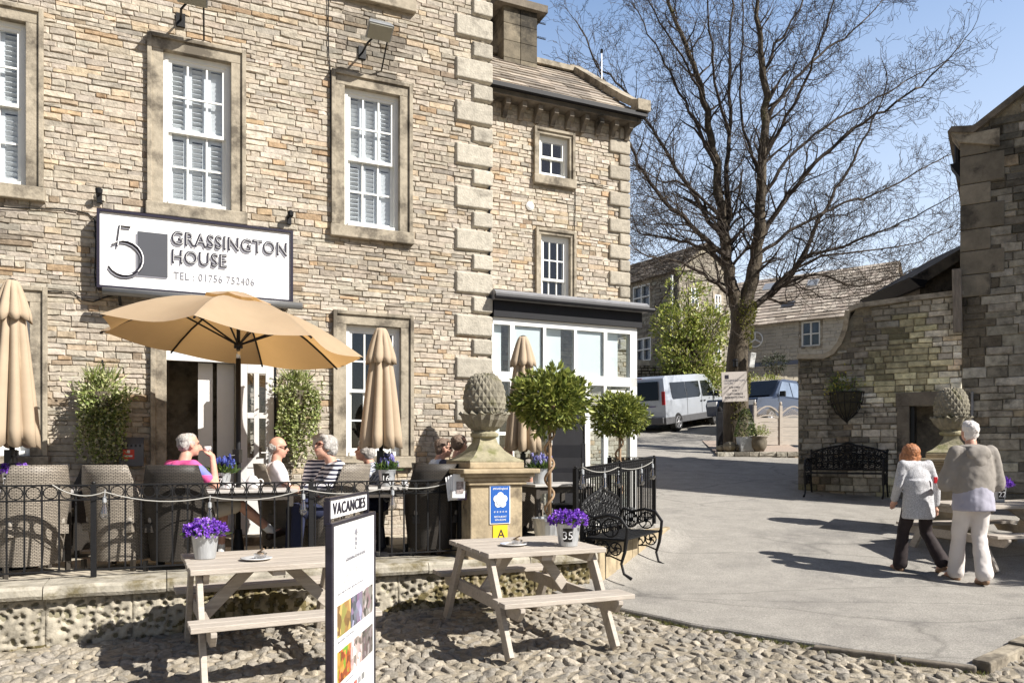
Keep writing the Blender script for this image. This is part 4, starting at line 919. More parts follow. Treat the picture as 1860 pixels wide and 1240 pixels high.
# garden walls of loose stones behind the cars
def drystone(pa, pb, z0, z1, label, coph=True, seed=1):
    f = Frame(pa[0], pa[1], math.atan2(pb[1] - pa[1], pb[0] - pa[0])); l = math.hypot(pb[0] - pa[0], pb[1] - pa[1])
    t = thing('dry_stone_wall', label, 'wall', (pa[0], pa[1], 0), f.a, 'dry stone garden walls')
    mb = MB(); stones(mb, 0, l, z0, z1, ch=(.08, .14), cl=(.12, .35), P=pal([(3, (.42, .37, .28)), (3, (.34, .3, .23)), (2, (.5, .45, .36))]), dep=.07, mort=(.06, .05, .04), gap=.014); mb.bb(0, l, .01, .4, z0, z1, (.25, .22, .17)); mb.build('wall_face', M['rubble'], t)
    mb = MB(); x = 0
    while x < l: w_ = U(.12, .3); h_ = U(.12, .24); k = U(.8, 1.1); mb.box((x + w_ / 2, .2, z1 + h_ / 2), (w_, .46, h_), rz=U(-.1, .1), col=(.46 * k, .41 * k, .33 * k), taper=.8); x += w_ * .9
    mb.build('cope_stones', M['farstone'], t)
a, b = pt(1130, 700, 48.5), pt(1300, 700, 48); drystone((a.x, a.y), (b.x, b.y), 1.9, pt(1160, 664, 48.5).z, 'rough stone bank wall behind the van roof')
a, b = pt(1340, 700, 49.5), pt(1500, 700, 48.5); drystone((a.x, a.y), (b.x, b.y), 2, pt(1400, 692, 49).z, 'sunlit garden wall behind the dark pickup')
# ------------------------------------------------------------------ bare tree
def big_tree():
    Y0 = 33.5; rnd = random.Random(11); base = gp(1336, Y0, .1)
    t = thing('bare_tree', 'tall bare sycamore with forked mossy trunk and fine spreading twigs in the yard', 'tree', base)
    mb = MB(); cr = MB(); tw = MB(); cnt = [0]
    def P(px, py, dy): return pt(px, py, Y0 + dy) - base
    def sm(pts, k=3):
        out = []
        for i in range(len(pts) - 1):
            p0, p1, p2, p3 = pts[max(i - 1, 0)], pts[i], pts[i + 1], pts[min(i + 2, len(pts) - 1)]
            for j in range(k):
                u_ = j / k; out.append(.5 * ((2 * p1) + (p2 - p0) * u_ + (2 * p0 - 5 * p1 + 4 * p2 - p3) * u_ ** 2 + (3 * p1 - p0 - 3 * p2 + p3) * u_ ** 3))
        return out + [pts[-1]]
    trunk = sm([P(1333, 835, 0), P(1335, 770, 0), P(1338, 700, 0), P(1340, 640, 0), P(1346, 590, 0), P(1350, 555, 0)])
    n = len(trunk); mb.tube(trunk, [.40 - .13 * min(1, i / n * 1.6) + .05 * (i > n * .75) + .02 * noise.noise(V((i, 0, 3))) for i in range(n)], 14)
    cen = P(1345, 560, 0)
    def grow(p, d, r, L_, lev):
        """one limb with its own twigs"""
        if cnt[0] > 60000: return
        cnt[0] += 1
        seg = max(2, int(L_ / (.16 if lev > 2 else .26))); st = L_ / seg; pts = [p]; rs = [r]; kids = []
        for i in range(seg):
            out = (p - cen); out.z *= .5
            d = d + V((rnd.gauss(0, 1), rnd.gauss(0, 1), rnd.gauss(0, .9))) * (.13 + .05 * lev) + V((0, 0, .07 if lev < 4 else .1)) + out.normalized() * .03
            d.normalize(); p = p + d * st; pts.append(p); rs.append(max(r * (1 - .72 * (i + 1) / seg), .0045))
            kids.append((p, d.copy(), rs[-1], i))
        (tw if r < .03 else cr).tube(pts, rs, 3 if r < .016 else 5, cap=False)
        if lev >= 6 or L_ < .15: return
        for (q, dd, rr, i) in kids:
            if rnd.random() < (.86 if lev < 4 else .74):
                ax = V((rnd.gauss(0, 1), rnd.gauss(0, 1), rnd.gauss(0, 1))); ax = ax - dd * ax.dot(dd); ax.normalize()
                a = rnd.uniform(.5, 1.05); nd = dd * cos(a) + ax * sin(a)
                grow(q, nd, max(rr * rnd.uniform(.5, .75), .004), L_ * rnd.uniform(.45, .74) * (1 - .35 * i / seg), lev + 1)
    def limb(px, r0, r1, dy=0, dens=1.0, kl=1.0):
        n = len(px); pts = sm([P(x, y, dy * (i / (n - 1)) ** 1.2) for i, (x, y) in enumerate(px)], 4); m = len(pts)
        for i in range(2, m): pts[i] = pts[i] + V((rnd.gauss(0, .025), rnd.gauss(0, .05), rnd.gauss(0, .025)))
        rs = [.86 * (r0 + (r1 - r0) * (i / (m - 1)) ** .7) for i in range(m)]
        (mb if r0 > .15 else cr).tube(pts, rs, 10 if r0 > .1 else 7, cap=False)
        for i in range(3, m):
            d = (pts[i] - pts[i - 1]).normalized(); f_ = i / m
            for _ in range(2 if rnd.random() < .8 * dens else 1):
                if rnd.random() < .08: continue
                ax = V((rnd.gauss(0, 1), rnd.gauss(0, 1.1), rnd.gauss(0, 1))); ax = ax - d * ax.dot(d); ax.normalize(); a = rnd.uniform(.45, 1.0)
                grow(pts[i], d * cos(a) + ax * sin(a), min(rs[i] * rnd.uniform(.3, .5), .05), kl * rnd.uniform(.7, 1.7) * (1.15 - .45 * f_), 2)
        grow(pts[-1], (pts[-1] - pts[-2]).normalized(), r1, kl * 1.1, 2)
    limb([(1343, 575), (1330, 520), (1318, 450), (1305, 350), (1292, 250), (1272, 160), (1245, 80), (1215, 10), (1195, -60)], .25, .035, 1.0)
    limb([(1350, 565), (1370, 490), (1379, 400), (1383, 300), (1388, 200), (1385, 110), (1374, 30), (1370, -80)], .27, .045, -.8)
    limb([(1320, 470), (1320, 400), (1323, 300), (1326, 200), (1324, 100), (1332, -10)], .12, .03, 2.2)
    limb([(1316, 462), (1270, 425), (1205, 360), (1160, 300), (1130, 230), (1105, 165), (1080, 105)], .10, .02, -1.8)
    limb([(1312, 430), (1262, 360), (1215, 290), (1175, 215), (1130, 160), (1085, 120), (1060, 60)], .09, .018, 1.4)
    limb([(1330, 540), (1290, 505), (1240, 478), (1190, 470), (1150, 450)], .08, .015, -2.2)
    limb([(1318, 480), (1265, 445), (1210, 432), (1165, 425), (1148, 395)], .075, .014, 2.6)
    limb([(1306, 390), (1255, 340), (1200, 325), (1160, 310)], .06, .012, -1)
    limb([(1355, 572), (1400, 530), (1440, 495), (1475, 430), (1510, 360), (1550, 290), (1585, 220), (1612, 150)], .12, .018, 1.8)
    limb([(1384, 430), (1420, 370), (1480, 300), (1550, 235), (1625, 190), (1690, 140), (1745, 85)], .10, .016, -1.5)
    limb([(1385, 360), (1430, 290), (1500, 230), (1570, 190), (1650, 145), (1720, 110)], .07, .014, 2.4)
    limb([(1405, 525), (1460, 470), (1520, 450), (1590, 425), (1660, 395), (1735, 350)], .075, .012, -2)
    limb([(1380, 460), (1450, 410), (1530, 370), (1610, 345), (1690, 300), (1735, 275)], .07, .012, 2.8)
    limb([(1410, 520), (1480, 500), (1560, 520), (1640, 498), (1700, 470), (1745, 455)], .055, .009, .8)
    limb([(1440, 490), (1510, 462), (1600, 452), (1690, 432), (1740, 400)], .05, .009, 3)
    limb([(1388, 230), (1430, 160), (1490, 100), (1550, 55), (1600, 5)], .08, .016, 1.2)
    limb([(1387, 290), (1430, 210), (1470, 130), (1500, 50), (1520, -30)], .07, .018, -2.5)
    limb([(1384, 140), (1410, 80), (1450, 20), (1480, -60)], .06, .02, .5)
    limb([(1300, 300), (1262, 220), (1225, 150), (1190, 80), (1150, 10)], .07, .016, 2)
    limb([(1280, 190), (1250, 120), (1200, 40), (1160, -30)], .05, .015, -2)
    limb([(1324, 240), (1300, 150), (1290, 60), (1285, -40)], .06, .018, -2.6)
    limb([(1382, 320), (1350, 240), (1345, 140), (1350, 20), (1345, -50)], .06, .018, 3)
    limb([(1376, 470), (1350, 420), (1345, 350), (1350, 280)], .05, .014, 2.5)
    limb([(1320, 520), (1318, 560), (1300, 600), (1285, 640)], .03, .008, -1.5, kl=.6)
    limb([(1400, 540), (1440, 515), (1500, 545), (1530, 540)], .035, .008, -2.5, kl=.7)
    limb([(1310, 455), (1260, 470), (1220, 520), (1190, 560)], .04, .008, 1.5, kl=.6)
    mb.build('trunk', M['bark'], t, smooth=True); cr.build('crown', M['twig'], t); tw.build('twigs', M['twig'], t)
    mo = MB()
    for _ in range(2600):
        i = rnd.randrange(n); a = rnd.uniform(-2.2, .2); p = trunk[i] + V((cos(a), sin(a), 0)) * .33 + V((0, 0, rnd.uniform(-.2, .2)))
        if noise.noise(p * 1.6) < .02: continue
        leaf(mo, p, rnd.uniform(.03, .07), rnd.choice([(.17, .18, .035), (.12, .13, .03), (.25, .24, .06)]), V((cos(a), sin(a), .3)), .8, rnd)
    mo.build('moss', M['leaf'], t)
    print('TWIGS', cnt[0])
big_tree()

def leafy(name, label, cat, pos, parts, n, size, cols, stemr=.04, group=None, asp=.45, seed=2, stems=3, hgt=None):
    rnd = random.Random(seed); t = thing(name, label, cat, pos, 0, group); mb = MB(); st = MB()
    for c, r, k in parts:
        for _ in range(int(n * k / 14)):
            d = V((rnd.gauss(0, 1), rnd.gauss(0, 1), rnd.gauss(0, 1))).normalized() * rnd.uniform(.3, 1) ** .5
            q = V(c) + V((d.x * r[0], d.y * r[1], d.z * r[2])); rr = .11 * (r[0] + r[2])
            for _ in range(14): leaf(mb, q + V((rnd.gauss(0, rr), rnd.gauss(0, rr), rnd.gauss(0, rr))) * .6, size * rnd.uniform(.6, 1.3), rnd.choice(cols), d + V((0, 0, .5)), asp, rnd)
            if rnd.random() < .25: st.tube([V((rnd.uniform(-.1, .1) * stems, 0, c[2] * .3)), (q + V((0, 0, c[2] * .5))) * .5 + V((0, 0, .1)), q], [stemr * .5, stemr * .3, stemr * .12], 4)
    for i in range(stems): st.tube([(0, 0, -.1), (rnd.uniform(-.2, .2) * stems, rnd.uniform(-.2, .2), parts[0][0][2] * .6), V(parts[i % len(parts)][0])], [stemr, stemr * .7, stemr * .3], 6)
    mb.build('foliage', M['leaf'], t); st.build('stem', M['bark'], t)
    return t
YG = [(.42, .46, .12), (.30, .34, .07), (.24, .30, .06), (.38, .38, .10), (.17, .22, .05), (.42, .40, .16)]
p = gp(1252, 47.0)
leafy('young_tree', 'young tree in fresh yellow green leaf behind the silver van', 'tree', p, [((0, 0, 2.7), (1.15, .9, 1.2), 1.1), ((-.4, .1, 3.9), (1.0, .8, .9), .5), ((.7, -.1, 3.8), (.8, .7, 1.0), .4), ((-.1, 0, 5.2), (.8, .6, .8), .14), ((.5, 0, 1.9), (1.2, .8, .8), .5)], 3600, .14, YG, .05, seed=4, stems=5, asp=.55)
p = gp(1395, 40.5)
leafy('low_hedge', 'low bright green hedge glimpsed between trunk and garden wall', 'hedge', gp(1385, 48.4), [((0, 0, 1.55), (.9, .4, .35), 1)], 900, .1, YG, .03, seed=5)
leafy('low_hedge', 'low bright green hedge between the van roof and the trunk', 'hedge', gp(1285, 47.8), [((0, 0, 1.6), (.9, .4, .5), 1)], 1100, .1, YG, .03, seed=6)
leafy('dark_shrub', 'small dark evergreen shrub growing on top of the garden wall', 'shrub', gp(1408, 49.5), [((0, 0, 2.4), (.55, .4, .35), 1)], 900, .08, [(.03, .04, .02), (.05, .06, .03)], .03, seed=7)
# a leafy tree outside the frame on the right whose shade falls on the yard
p = V((12.4, 6.9, gz(6.9)))
leafy('leafy_tree', 'leafy tree at the roadside beyond the right edge', 'tree', p, [((-.3, .3, 3.7), (2.0, 1.7, 1.1), 1), ((1.2, -.6, 4.6), (1.8, 1.7, 1.3), 1)], 11000, .3, YG, .14, seed=8)

# ------------------------------------------------------------------ potted and hanging plants
def bay(label, px, Y, zt, rr, seed):
    rnd = random.Random(seed); z0 = PZ; p = pt(px, YH, Y); t = thing('bay_tree', label, 'bay tree', (p.x, p.y, z0), 0, 'clipped bay trees on twisted stems')
    c = V((0, 0, zt - z0 - rr * .85)); mb = MB()
    G = [(.14, .17, .035), (.20, .24, .05), (.09, .12, .03), (.34, .36, .09), (.27, .30, .07)]
    for _ in range(1500):
        d = V((rnd.gauss(0, 1), rnd.gauss(0, 1), rnd.gauss(0, 1))).normalized(); k = rnd.uniform(.5, 1.12) * (1 + .3 * noise.noise(d * 2.2 + V((seed, 0, 0))))
        q = c + V((d.x * rr, d.y * rr, d.z * rr * .78)) * k
        for _ in range(3): leaf(mb, q, rr * rnd.uniform(.16, .26), rnd.choice(G), d + V((0, 0, .35)), .36, rnd)
    mb.build('foliage', M['leaf'], t)
    s = MB(); zt_ = c.z; s.tube([(0, 0, .3), (.01, 0, zt_)], .02, 8)
    s.build('stem', M['straw'], t, smooth=True); s = MB(); s.tube([(.05 * cos(a), .05 * sin(a), .3 + (zt_ - .35) * a / 25) for a in [i * 25 / 60 for i in range(61)]], .015, 6); s.build('twisted_stem', M['straw'], t, smooth=True)
    s = MB(); s.lathe([(.14, 0), (.19, .34), (.2, .34), (.2, .37), (.17, .37), (.17, .33)], 20); s.build('pot', M['zinc'], t, smooth=False)
bay('larger round clipped bay tree on a twisted stem beside the gate pier', 998, 13.6, 2.53, .40, 3)
bay('smaller round clipped bay tree in front of the conservatory corner', 1125, 16.3, 2.40, .34, 4)
def hanging(label, px, py, fr, off, w_, l_, seed, cols, dense=1.0, basket=False, grp='wall baskets flanking the hotel door'):
    rnd = random.Random(seed); x, z = fr.loc(px, py, off); t = thing('wall_basket', label, 'hanging basket', fr.w(x, 0, z), fr.a, grp); mb = MB()
    for _ in range(int(520 * dense)):   # bushy top
        d = V((rnd.gauss(0, 1), rnd.gauss(0, 1), rnd.gauss(0, .8))); q = V((d.x * w_ * .26, -.2 + d.y * .07, .02 + d.z * w_ * .18)); leaf(mb, q, .055, rnd.choice(cols), V((d.x, -1, 1.2)), .4, rnd)
    for _ in range(70):
        a = rnd.uniform(-.7, .7); b_ = V((rnd.uniform(-.12, .12), -.2, .1)); leaf(mb, b_, rnd.uniform(.18, .28), rnd.choice(cols), V((a, rnd.uniform(-.6, .2), 2)), .07, rnd)
    for _ in range(int(80 * dense)):    # trailing strands
        x0 = rnd.uniform(-.5, .5) * w_; L_ = l_ * rnd.uniform(.35, 1) * (1 - .5 * abs(x0) / w_); y0 = -.2 - rnd.uniform(0, .13)
        k = 0
        while k < L_:
            q = V((x0 + .02 * sin(k * 9) + rnd.gauss(0, .014), y0 + rnd.gauss(0, .012), -k)); leaf(mb, q, rnd.uniform(.03, .05), rnd.choice(cols), V((rnd.uniform(-1, 1), -1, -.2)), .8, rnd); k += .021
    mb.build('foliage', M['leaf'], t)
    s = MB(); s.lathe([(.02, -.26), (.1, -.2), (.16, -.05), (.17, 0)], 14, (0, -.19, .0), sy=.9); s.build('basket', M['terra'], t)
    s = MB(); s.tube([(0, -.02, .3), (0, -.2, .36), (0, -.22, .32)], .01, 6); s.tube([(0, -.02, .3), (0, -.02, -.1)], .012, 6); s.build('bracket', M['iron'], t)
    return t
VC = [(.38, .42, .17), (.5, .52, .26), (.2, .26, .08), (.28, .33, .1), (.12, .15, .05), (.6, .6, .38)]
hanging('variegated ivy trailing from the wall basket left of the door', 186, 712, HF, .2, .52, 1.05, 5, VC, 1.3)
hanging('variegated ivy trailing from the wall basket right of the door', 540, 710, HF, .2, .48, 1.05, 6, VC, 1.25)
# basket on the courtyard wall
x, z = RF.loc(1536, 712, .12); rnd = random.Random(9)
t = thing('wall_basket', 'pointed black iron wall basket with thin green plants on the courtyard wall', 'hanging basket', RF.w(x, 0, z), RF.a)
s = MB()
for a in range(9):
    th = pi * a / 8; c_, s_ = cos(th), sin(th); s.tube([(.3 * c_, -.26 * s_ - .02, 0), (.28 * c_, -.24 * s_ - .02, -.16), (.2 * c_, -.15 * s_ - .02, -.36), (0, -.02, -.56)], .009, 4)
s.tube([(.3 * cos(pi * a / 12), -.26 * sin(pi * a / 12) - .02, 0) for a in range(13)], .013, 5); s.tube([(.27 * cos(pi * a / 12), -.23 * sin(pi * a / 12) - .02, -.2) for a in range(13)], .009, 5)
s.build('basket', M['iron'], t); s = MB(); s.lathe([(.02, -.5), (.17, -.33), (.24, -.15), (.26, 0)], 12, (0, -.03, 0), sy=.8); s.build('liner', mat('dark moss liner', (.05, .045, .03), .95, var=.4, vs=20, bump=.8, bs=60), t)
mb = MB()
for _ in range(420):
    d = V((rnd.gauss(0, 1), rnd.gauss(0, 1), rnd.gauss(0, 1))); leaf(mb, V((d.x * .15 - .05, -.14 + d.y * .06, .1 + d.z * .12)), .06, rnd.choice([(.1, .16, .05), (.07, .11, .04), (.2, .25, .06), (.4, .36, .06)]), V((d.x, -1, 1)), .35, rnd)
mb.build('foliage', M['leaf'], t)
PUR = [(.22, .07, .55), (.3, .11, .66), (.17, .05, .45), (.38, .18, .72)]; BLU = [(.03, .04, .2), (.06, .08, .32), (.1, .13, .45)]; LIL = [(.24, .22, .55), (.35, .34, .65), (.16, .17, .45)]
def pot(label, pos, r=.095, h=.17, kind='purple', tagtxt=None, rz=0, fr=.2, grp='flower pots on the tables', seed=1, scl=1):
    rnd = random.Random(seed); t = thing('flower_pot', label, 'flower pot', pos, rz, grp)
    s = MB(); s.lathe([(r * .74, 0), (r * .76, .004), (r, h), (r * 1.06, h), (r * 1.06, h + .008), (r * .93, h + .008), (r * .9, h - .03)], 24); s.build('pot', M['zinc'], t, smooth=False)
    lf, fl = MB(), MB()
    for _ in range(260): d = V((rnd.gauss(0, 1), rnd.gauss(0, 1), 0)); q = V((0, 0, h)) + d * r * .45; leaf(lf, q, rnd.uniform(.05, .10) * (1.4 if kind != 'purple' else 1), rnd.choice([(.08, .14, .04), (.14, .2, .05), (.05, .09, .03)]), V((d.x * .5, d.y * .5, 1.6)), .2 if kind != 'purple' else .5, rnd)
    cols = {'purple': PUR, 'blue': BLU, 'lilac': LIL}[kind]
    if kind == 'purple':
        for _ in range(300):
            d = V((rnd.gauss(0, 1), rnd.gauss(0, 1), abs(rnd.gauss(0, 1)))).normalized(); q = V((d.x * fr * .82, d.y * fr * .82, h + .01 + d.z * fr * .5)) * rnd.uniform(.86, 1.05); c = rnd.choice(cols)
            for k in range(5): leaf(fl, q, .024, c, d + V((rnd.gauss(0, .6), rnd.gauss(0, .6), rnd.gauss(0, .6))), .7, rnd)
    else:
        for _ in range(26):
            x, y = rnd.gauss(0, .07), rnd.gauss(0, .06); z = h + rnd.uniform(.07, .17); c = rnd.choice(cols); fl.ell((x, y, z), (.013, .013, .032), 6, col=c); lf.tube([(x * .3, y * .3, h), (x, y, z)], .003, 3, col=(.1, .16, .05))
            for _ in range(14): a = rnd.uniform(0, 6.28); leaf(fl, V((x + .012 * cos(a), y + .012 * sin(a), z + rnd.uniform(-.03, .03))), .014, c, V((cos(a), sin(a), -.3)), .8, rnd)
    lf.build('leaves', M['leaf'], t); fl.build('flowers', M['petal'], t)
    if tagtxt:
        s = MB(); n = 7; w_ = .85; vs = []
        for i in range(n):
            a = -pi / 2 + (i / (n - 1) - .5) * w_
            for zz in (h * .22, h * .82): rr = r * (.76 + .24 * zz / h) + .0025; vs.append((rr * cos(a), rr * sin(a), zz))
        s.add(vs, [(2 * i, 2 * i + 2, 2 * i + 3, 2 * i + 1) for i in range(n - 1)]); lb = s.build('label', M['black'], t)
        text(tagtxt, h * .5, M['signw'], lb, (0, -r * .93 - .004, h * .34), align='CENTER', name='number', ext=.0006)
    return t
# ------------------------------------------------------------------ gate piers with pine cone finials
def pier(label, px, Y, zb, zs, rz, sign=False, seed=1, mt='mossstone'):
    p = pt(px, YH, Y); t = thing('gate_pier', label, 'gate pier', (p.x, p.y, 0), rz, 'stone gate piers with pine cone finials'); h = .30
    s = MB(); s.bb(-h, h, -h, h, zb, zs + 1.26); s.bb(-h - .05, h + .05, -h - .05, h + .05, zb, zb + .22); s.build('shaft', M['pierstone'], t, mods=[BEV(.012)])
    s = MB()
    for (r, a, b) in ((.335, 1.26, 1.30), (.36, 1.30, 1.345), (.40, 1.345, 1.38), (.44, 1.38, 1.43), (.315, 1.43, 1.50)): s.bb(-r, r, -r, r, zs + a + .001, zs + b)
    s.build('cap_stone', M['pierstone'], t, mods=[BEV(.012)])
    s = MB(); m = Matrix.Rotation(pi / 4, 4, 'Z'); q = 2 ** .5
    s.lathe([(.31 * q, 1.50), (.31 * q, 1.515), (.24 * q, 1.55), (.16 * q, 1.62), (.105 * q, 1.70), (.09 * q, 1.76)], 4, (0, 0, zs), m=m)
    s.lathe([(.11, 1.75), (.15, 1.77), (.155, 1.80), (.12, 1.82), (.10, 1.835)], 20, (0, 0, zs)); s.build('pedestal', M['pale_moss'], t)
    # cup of leaves
    s = MB(); n = 16
    for k in range(n):
        a0, a1 = 2 * pi * k / n, 2 * pi * (k + 1) / n; am = (a0 + a1) / 2
        prof = [(.10, 1.82), (.17, 1.87), (.225, 1.94), (.245, 1.99)]
        vs = []
        for r, z in prof:
            for a, rr in ((a0, r * .97), (am, r * 1.06), (a1, r * .97)): vs.append((rr * cos(a), rr * sin(a), zs + z))
        vs.append((.285 * cos(am), .285 * sin(am), zs + 2.01)); vs.append((.262 * cos(am), .262 * sin(am), zs + 2.035))
        s.add(vs, [(3 * i + j, 3 * i + j + 1, 3 * i + j + 4, 3 * i + j + 3) for i in range(3) for j in range(2)] + [(9, 10, 12), (10, 11, 12), (9, 12, 13), (12, 11, 13)])
    s.lathe([(.10, 1.82), (.2, 1.95), (.21, 2.0), (.1, 2.02)], 20, (0, 0, zs)); s.build('leaf_cup', M[mt], t)
    # cone: diagonal lattice of pyramids
    s = MB(); rows, n = 11, 18
    def R_(v): return .225 * (sin(pi * (.16 + .84 * v) * .98) ** .62) * (1 - .06 * v)
    def S(i, j):
        v = j / rows; a = 2 * pi * (i + .5 * (j % 2)) / n; r = max(R_(min(v, .985)), .012); return V((r * cos(a), r * sin(a), zs + 1.99 + .43 * (1 - cos(pi * v)) / 2 * 1.04))
    for j in range(0, rows - 1):
        for i in range(n):
            o = (j % 2)
            a, b, c, d = S(i, j), S(i + (0 if not o else 1), j + 1), S(i, j + 2) if j + 2 <= rows else S(i, rows), S(i - 1 + (0 if not o else 1), j + 1)
            m_ = (a + b + c + d) / 4; out = V((m_.x, m_.y, (m_.z - zs - 2.15) * .8)); out.normalize(); m_ += out * .02
            s.add([a, b, c, d, m_], [(0, 1, 4), (1, 2, 4), (2, 3, 4), (3, 0, 4)])
    s.lathe([(.1, 1.98), (.19, 2.05), (.2, 2.2), (.14, 2.36), (.03, 2.42)], 16, (0, 0, zs)); s.ell((0, 0, zs + 2.41), (.04, .04, .045), 8)
    s.build('pine_cone', M[mt], t)
    return t
p1 = pier('gate pier with stone pine cone carrying the blue rose plaque', 880, 12.97, .4, 0, radians(31) - .06)
p2 = pier('gate pier with stone pine cone in front of the dark courtyard doorway', 1728, 17.4, .2, .10, radians(-30), mt='mossstone')
# plaque and yellow notice on the first pier
s = MB(); s.box((0, 0, 0), (.235, .012, .40)); pq = thing('rose_plaque', 'blue plaque with white rose and five stars on the gate pier', 'plaque', p1.matrix_basis @ V((.03, -.307, 1.06)), p1.rotation_euler.z)
s.build('panel', M['signw'], pq); s = MB(); s.box((0, -.008, 0), (.215, .006, .38)); s.build('blue_field', mat('plaque blue', (.02, .10, .38), .35, var=.02), pq)
s = MB()
for k in range(5):
    a = pi / 2 + 2 * pi * k / 5; s.lathe([(.038, 0), (.038, .004)], 14, (.045 * cos(a), -.012, .045 + .045 * sin(a)), m=Matrix.Rotation(pi / 2, 4, 'X'))
s.lathe([(.05, 0), (.05, .006)], 16, (0, -.012, .045), m=Matrix.Rotation(pi / 2, 4, 'X')); s.build('rose', M['signw'], pq)
s = MB(); s.torus((0, -.019, .045), .03, .0025, n=20, k=4); s.torus((0, -.019, .045), .052, .002, n=20, k=4); s.build('rose_lines', M['textg'], pq)
text('#VisitEngland', .03, M['signw'], pq, (0, -.0125, .155), align='CENTER', fit=.17, ext=.001); text('* * * * *', .045, M['signw'], pq, (0, -.0125, -.098), align='CENTER', fit=.15, ext=.001, name='stars')
text('RESTAURANT', .026, M['signw'], pq, (0, -.0125, -.135), align='CENTER', fit=.14, ext=.001); text('WITH ROOMS', .026, M['signw'], pq, (0, -.0125, -.168), align='CENTER', fit=.13, ext=.001)
pq2 = thing('yellow_notice', 'yellow notice with a black letter A below the blue plaque', 'notice', p1.matrix_basis @ V((.035, -.305, .76)), p1.rotation_euler.z)
s = MB(); s.box((0, 0, 0), (.17, .008, .17)); s.build('panel', mat('yellow card', (.75, .5, .02), .5, var=.03), pq2); text('A', .13, M['textb'], pq2, (-.035, -.006, -.05), align='LEFT', ext=.001, name='letter')

# ------------------------------------------------------------------ railings
def railing(label, a, b, za, zb, h, posts, n, circ=True, pitch=.125, ends=True):
    a, b = V((*a, 0)), V((*b, 0)); t = thing('iron_railing', label, 'railing', (a.x, a.y, 0), math.atan2(b.y - a.y, b.x - a.x), 'black iron railings round the terrace'); l = (b - a).length
    def Z(x): return za + (zb - za) * x / l
    s = MB(); s.beam((0, 0, Z(0) + h), (l, 0, Z(l) + h), .035, .014); s.beam((0, 0, Z(0) + h - .125), (l, 0, Z(l) + h - .125), .03, .012); s.beam((0, 0, Z(0) + .07), (l, 0, Z(l) + .07), .03, .012); s.build('rails', M['iron'], t)
    s = MB(); c = MB(); n = int(l / pitch); q = l / n
    for i in range(n + 1):
        x = i * q
        if any(abs(x - pp) < .03 for pp in posts): continue
        s.box((x, 0, Z(x) + .07 + (h - .07) / 2), (.014, .014, h - .075), col=(.999, 1, 1))
    for i in range(n):
        x = (i + .5) * q; c.torus((x, 0, Z(x) + h - .0625), .052, .005, n=16, k=5)
    s.build('bars', M['iron'], t)
    if circ: c.build('circles', M['iron'], t)
    else:
        c = MB()
        for i in range(n * 2): x = (i + .5) * q / 2; c.box((x, 0, Z(x) + h - .0625), (.012, .012, .11)); c.torus((x, 0, Z(x) + h - .045), .022, .006, n=10, k=4); c.torus((x, 0, Z(x) + h - .09), .02, .006, n=10, k=4)
        c.build('frieze', M['iron'], t)
    for pp in posts: s = MB(); s.box((pp, 0, Z(pp) + h / 2 - .01), (.045, .045, h + .02)); s.ell((pp, 0, Z(pp) + h + .02), (.02, .02, .012), 8); s.build('post', M['iron'], t)
    return t
def hw(x, y): v = HF.w(x, y); return (v.x, v.y)
xs_ = [HF.loc(px, 880, -RY)[0] for px in (170, 565, 840)]
ra = hw(-8.3, RY); rb = hw(xs_[2], RY)
railing('long black iron railing with ring frieze in front of the seated diners', ra, rb, PZ + .01, PZ + .01, .80, [xs_[0] + 8.3, xs_[1] + 8.3, xs_[2] + 8.3 - .03], 0)
A_ = pt(1045, YH, 13.5); B_ = pt(1188, YH, 17.2); Cc = pt(1107, YH, 17.9)
railing('tall black railing with dense bars climbing beside the cast iron bench', (A_.x, A_.y), (B_.x, B_.y), PZ - .0, .62, .92, [.0, (B_ - A_).length * .5, (B_ - A_).length], 0, circ=False, pitch=.07)
railing('short black railing in front of the conservatory door', (Cc.x, Cc.y), (B_.x, B_.y), .62, .62, .92, [0], 0, circ=False, pitch=.095)
# festoon lamps hanging from the railings
def bulb(px, py, Y, label, sc_=1):
    p = pt(px, py, Y); t = thing('festoon_bulb', label, 'lamp', p, 0, 'clear festoon bulbs strung along the railings')
    s = MB(); s.lathe([(.004, .085), (.013, .08), (.014, .05), (.012, .045)], 10); s.tube([(0, 0, .085), (.003, 0, .13)], .004, 5); s.build('socket', M['zinc'], t)
    s = MB(); s.lathe([(.012, .05), (.016, .02), (.03, -.02), (.031, -.04), (.02, -.062), (.004, -.068)], 14); s.build('globe', M['bulbglass'], t, smooth=True)
    s = MB(); s.tube([(-.006, 0, .03), (-.008, 0, -.03), (.008, 0, -.03), (.006, 0, .03)], .0015, 4); s.build('filament', M['straw'], t)
    t.scale = (sc_,) * 3
for px, py, Y, lab in ((190, 925, 10.5, 'clear bulb hanging in front of the pale wicker chair back'), (381, 934, 11.0, 'clear bulb above the purple flower pot on the near picnic table'), (551, 918, 11.55, 'clear bulb beside the second railing post'), (713, 910, 12.15, 'clear bulb hanging below the closed middle parasol'), (848, 912, 12.6, 'clear bulb at the gate pier edge'),
                       (1058, 872, 13.6, 'clear bulb at the near end of the bench railing'), (1098, 878, 14.6, 'clear bulb above the near bench arm'), (1122, 872, 15.3, 'clear bulb at the middle of the bench railing'), (1165, 868, 16.4, 'clear bulb near the far end of the bench railing'), (1185, 858, 17.0, 'clear bulb at the far end of the bench railing')): bulb(px, py, Y, lab, 1.35 if px < 900 else 1.5)
def string(pts, lab):
    q = []
    for (a, b) in zip(pts, pts[1:]):
        for i in range(8): u_ = i / 8; v = V(a).lerp(V(b), u_); v.z -= .06 * 4 * u_ * (1 - u_); q.append(v)
    q.append(V(pts[-1])); s = MB(); s.tube(q, .005, 5); tag(s.build('lamp_cable', M['greycable']), lab, 'cable', 'festoon lamp cables')
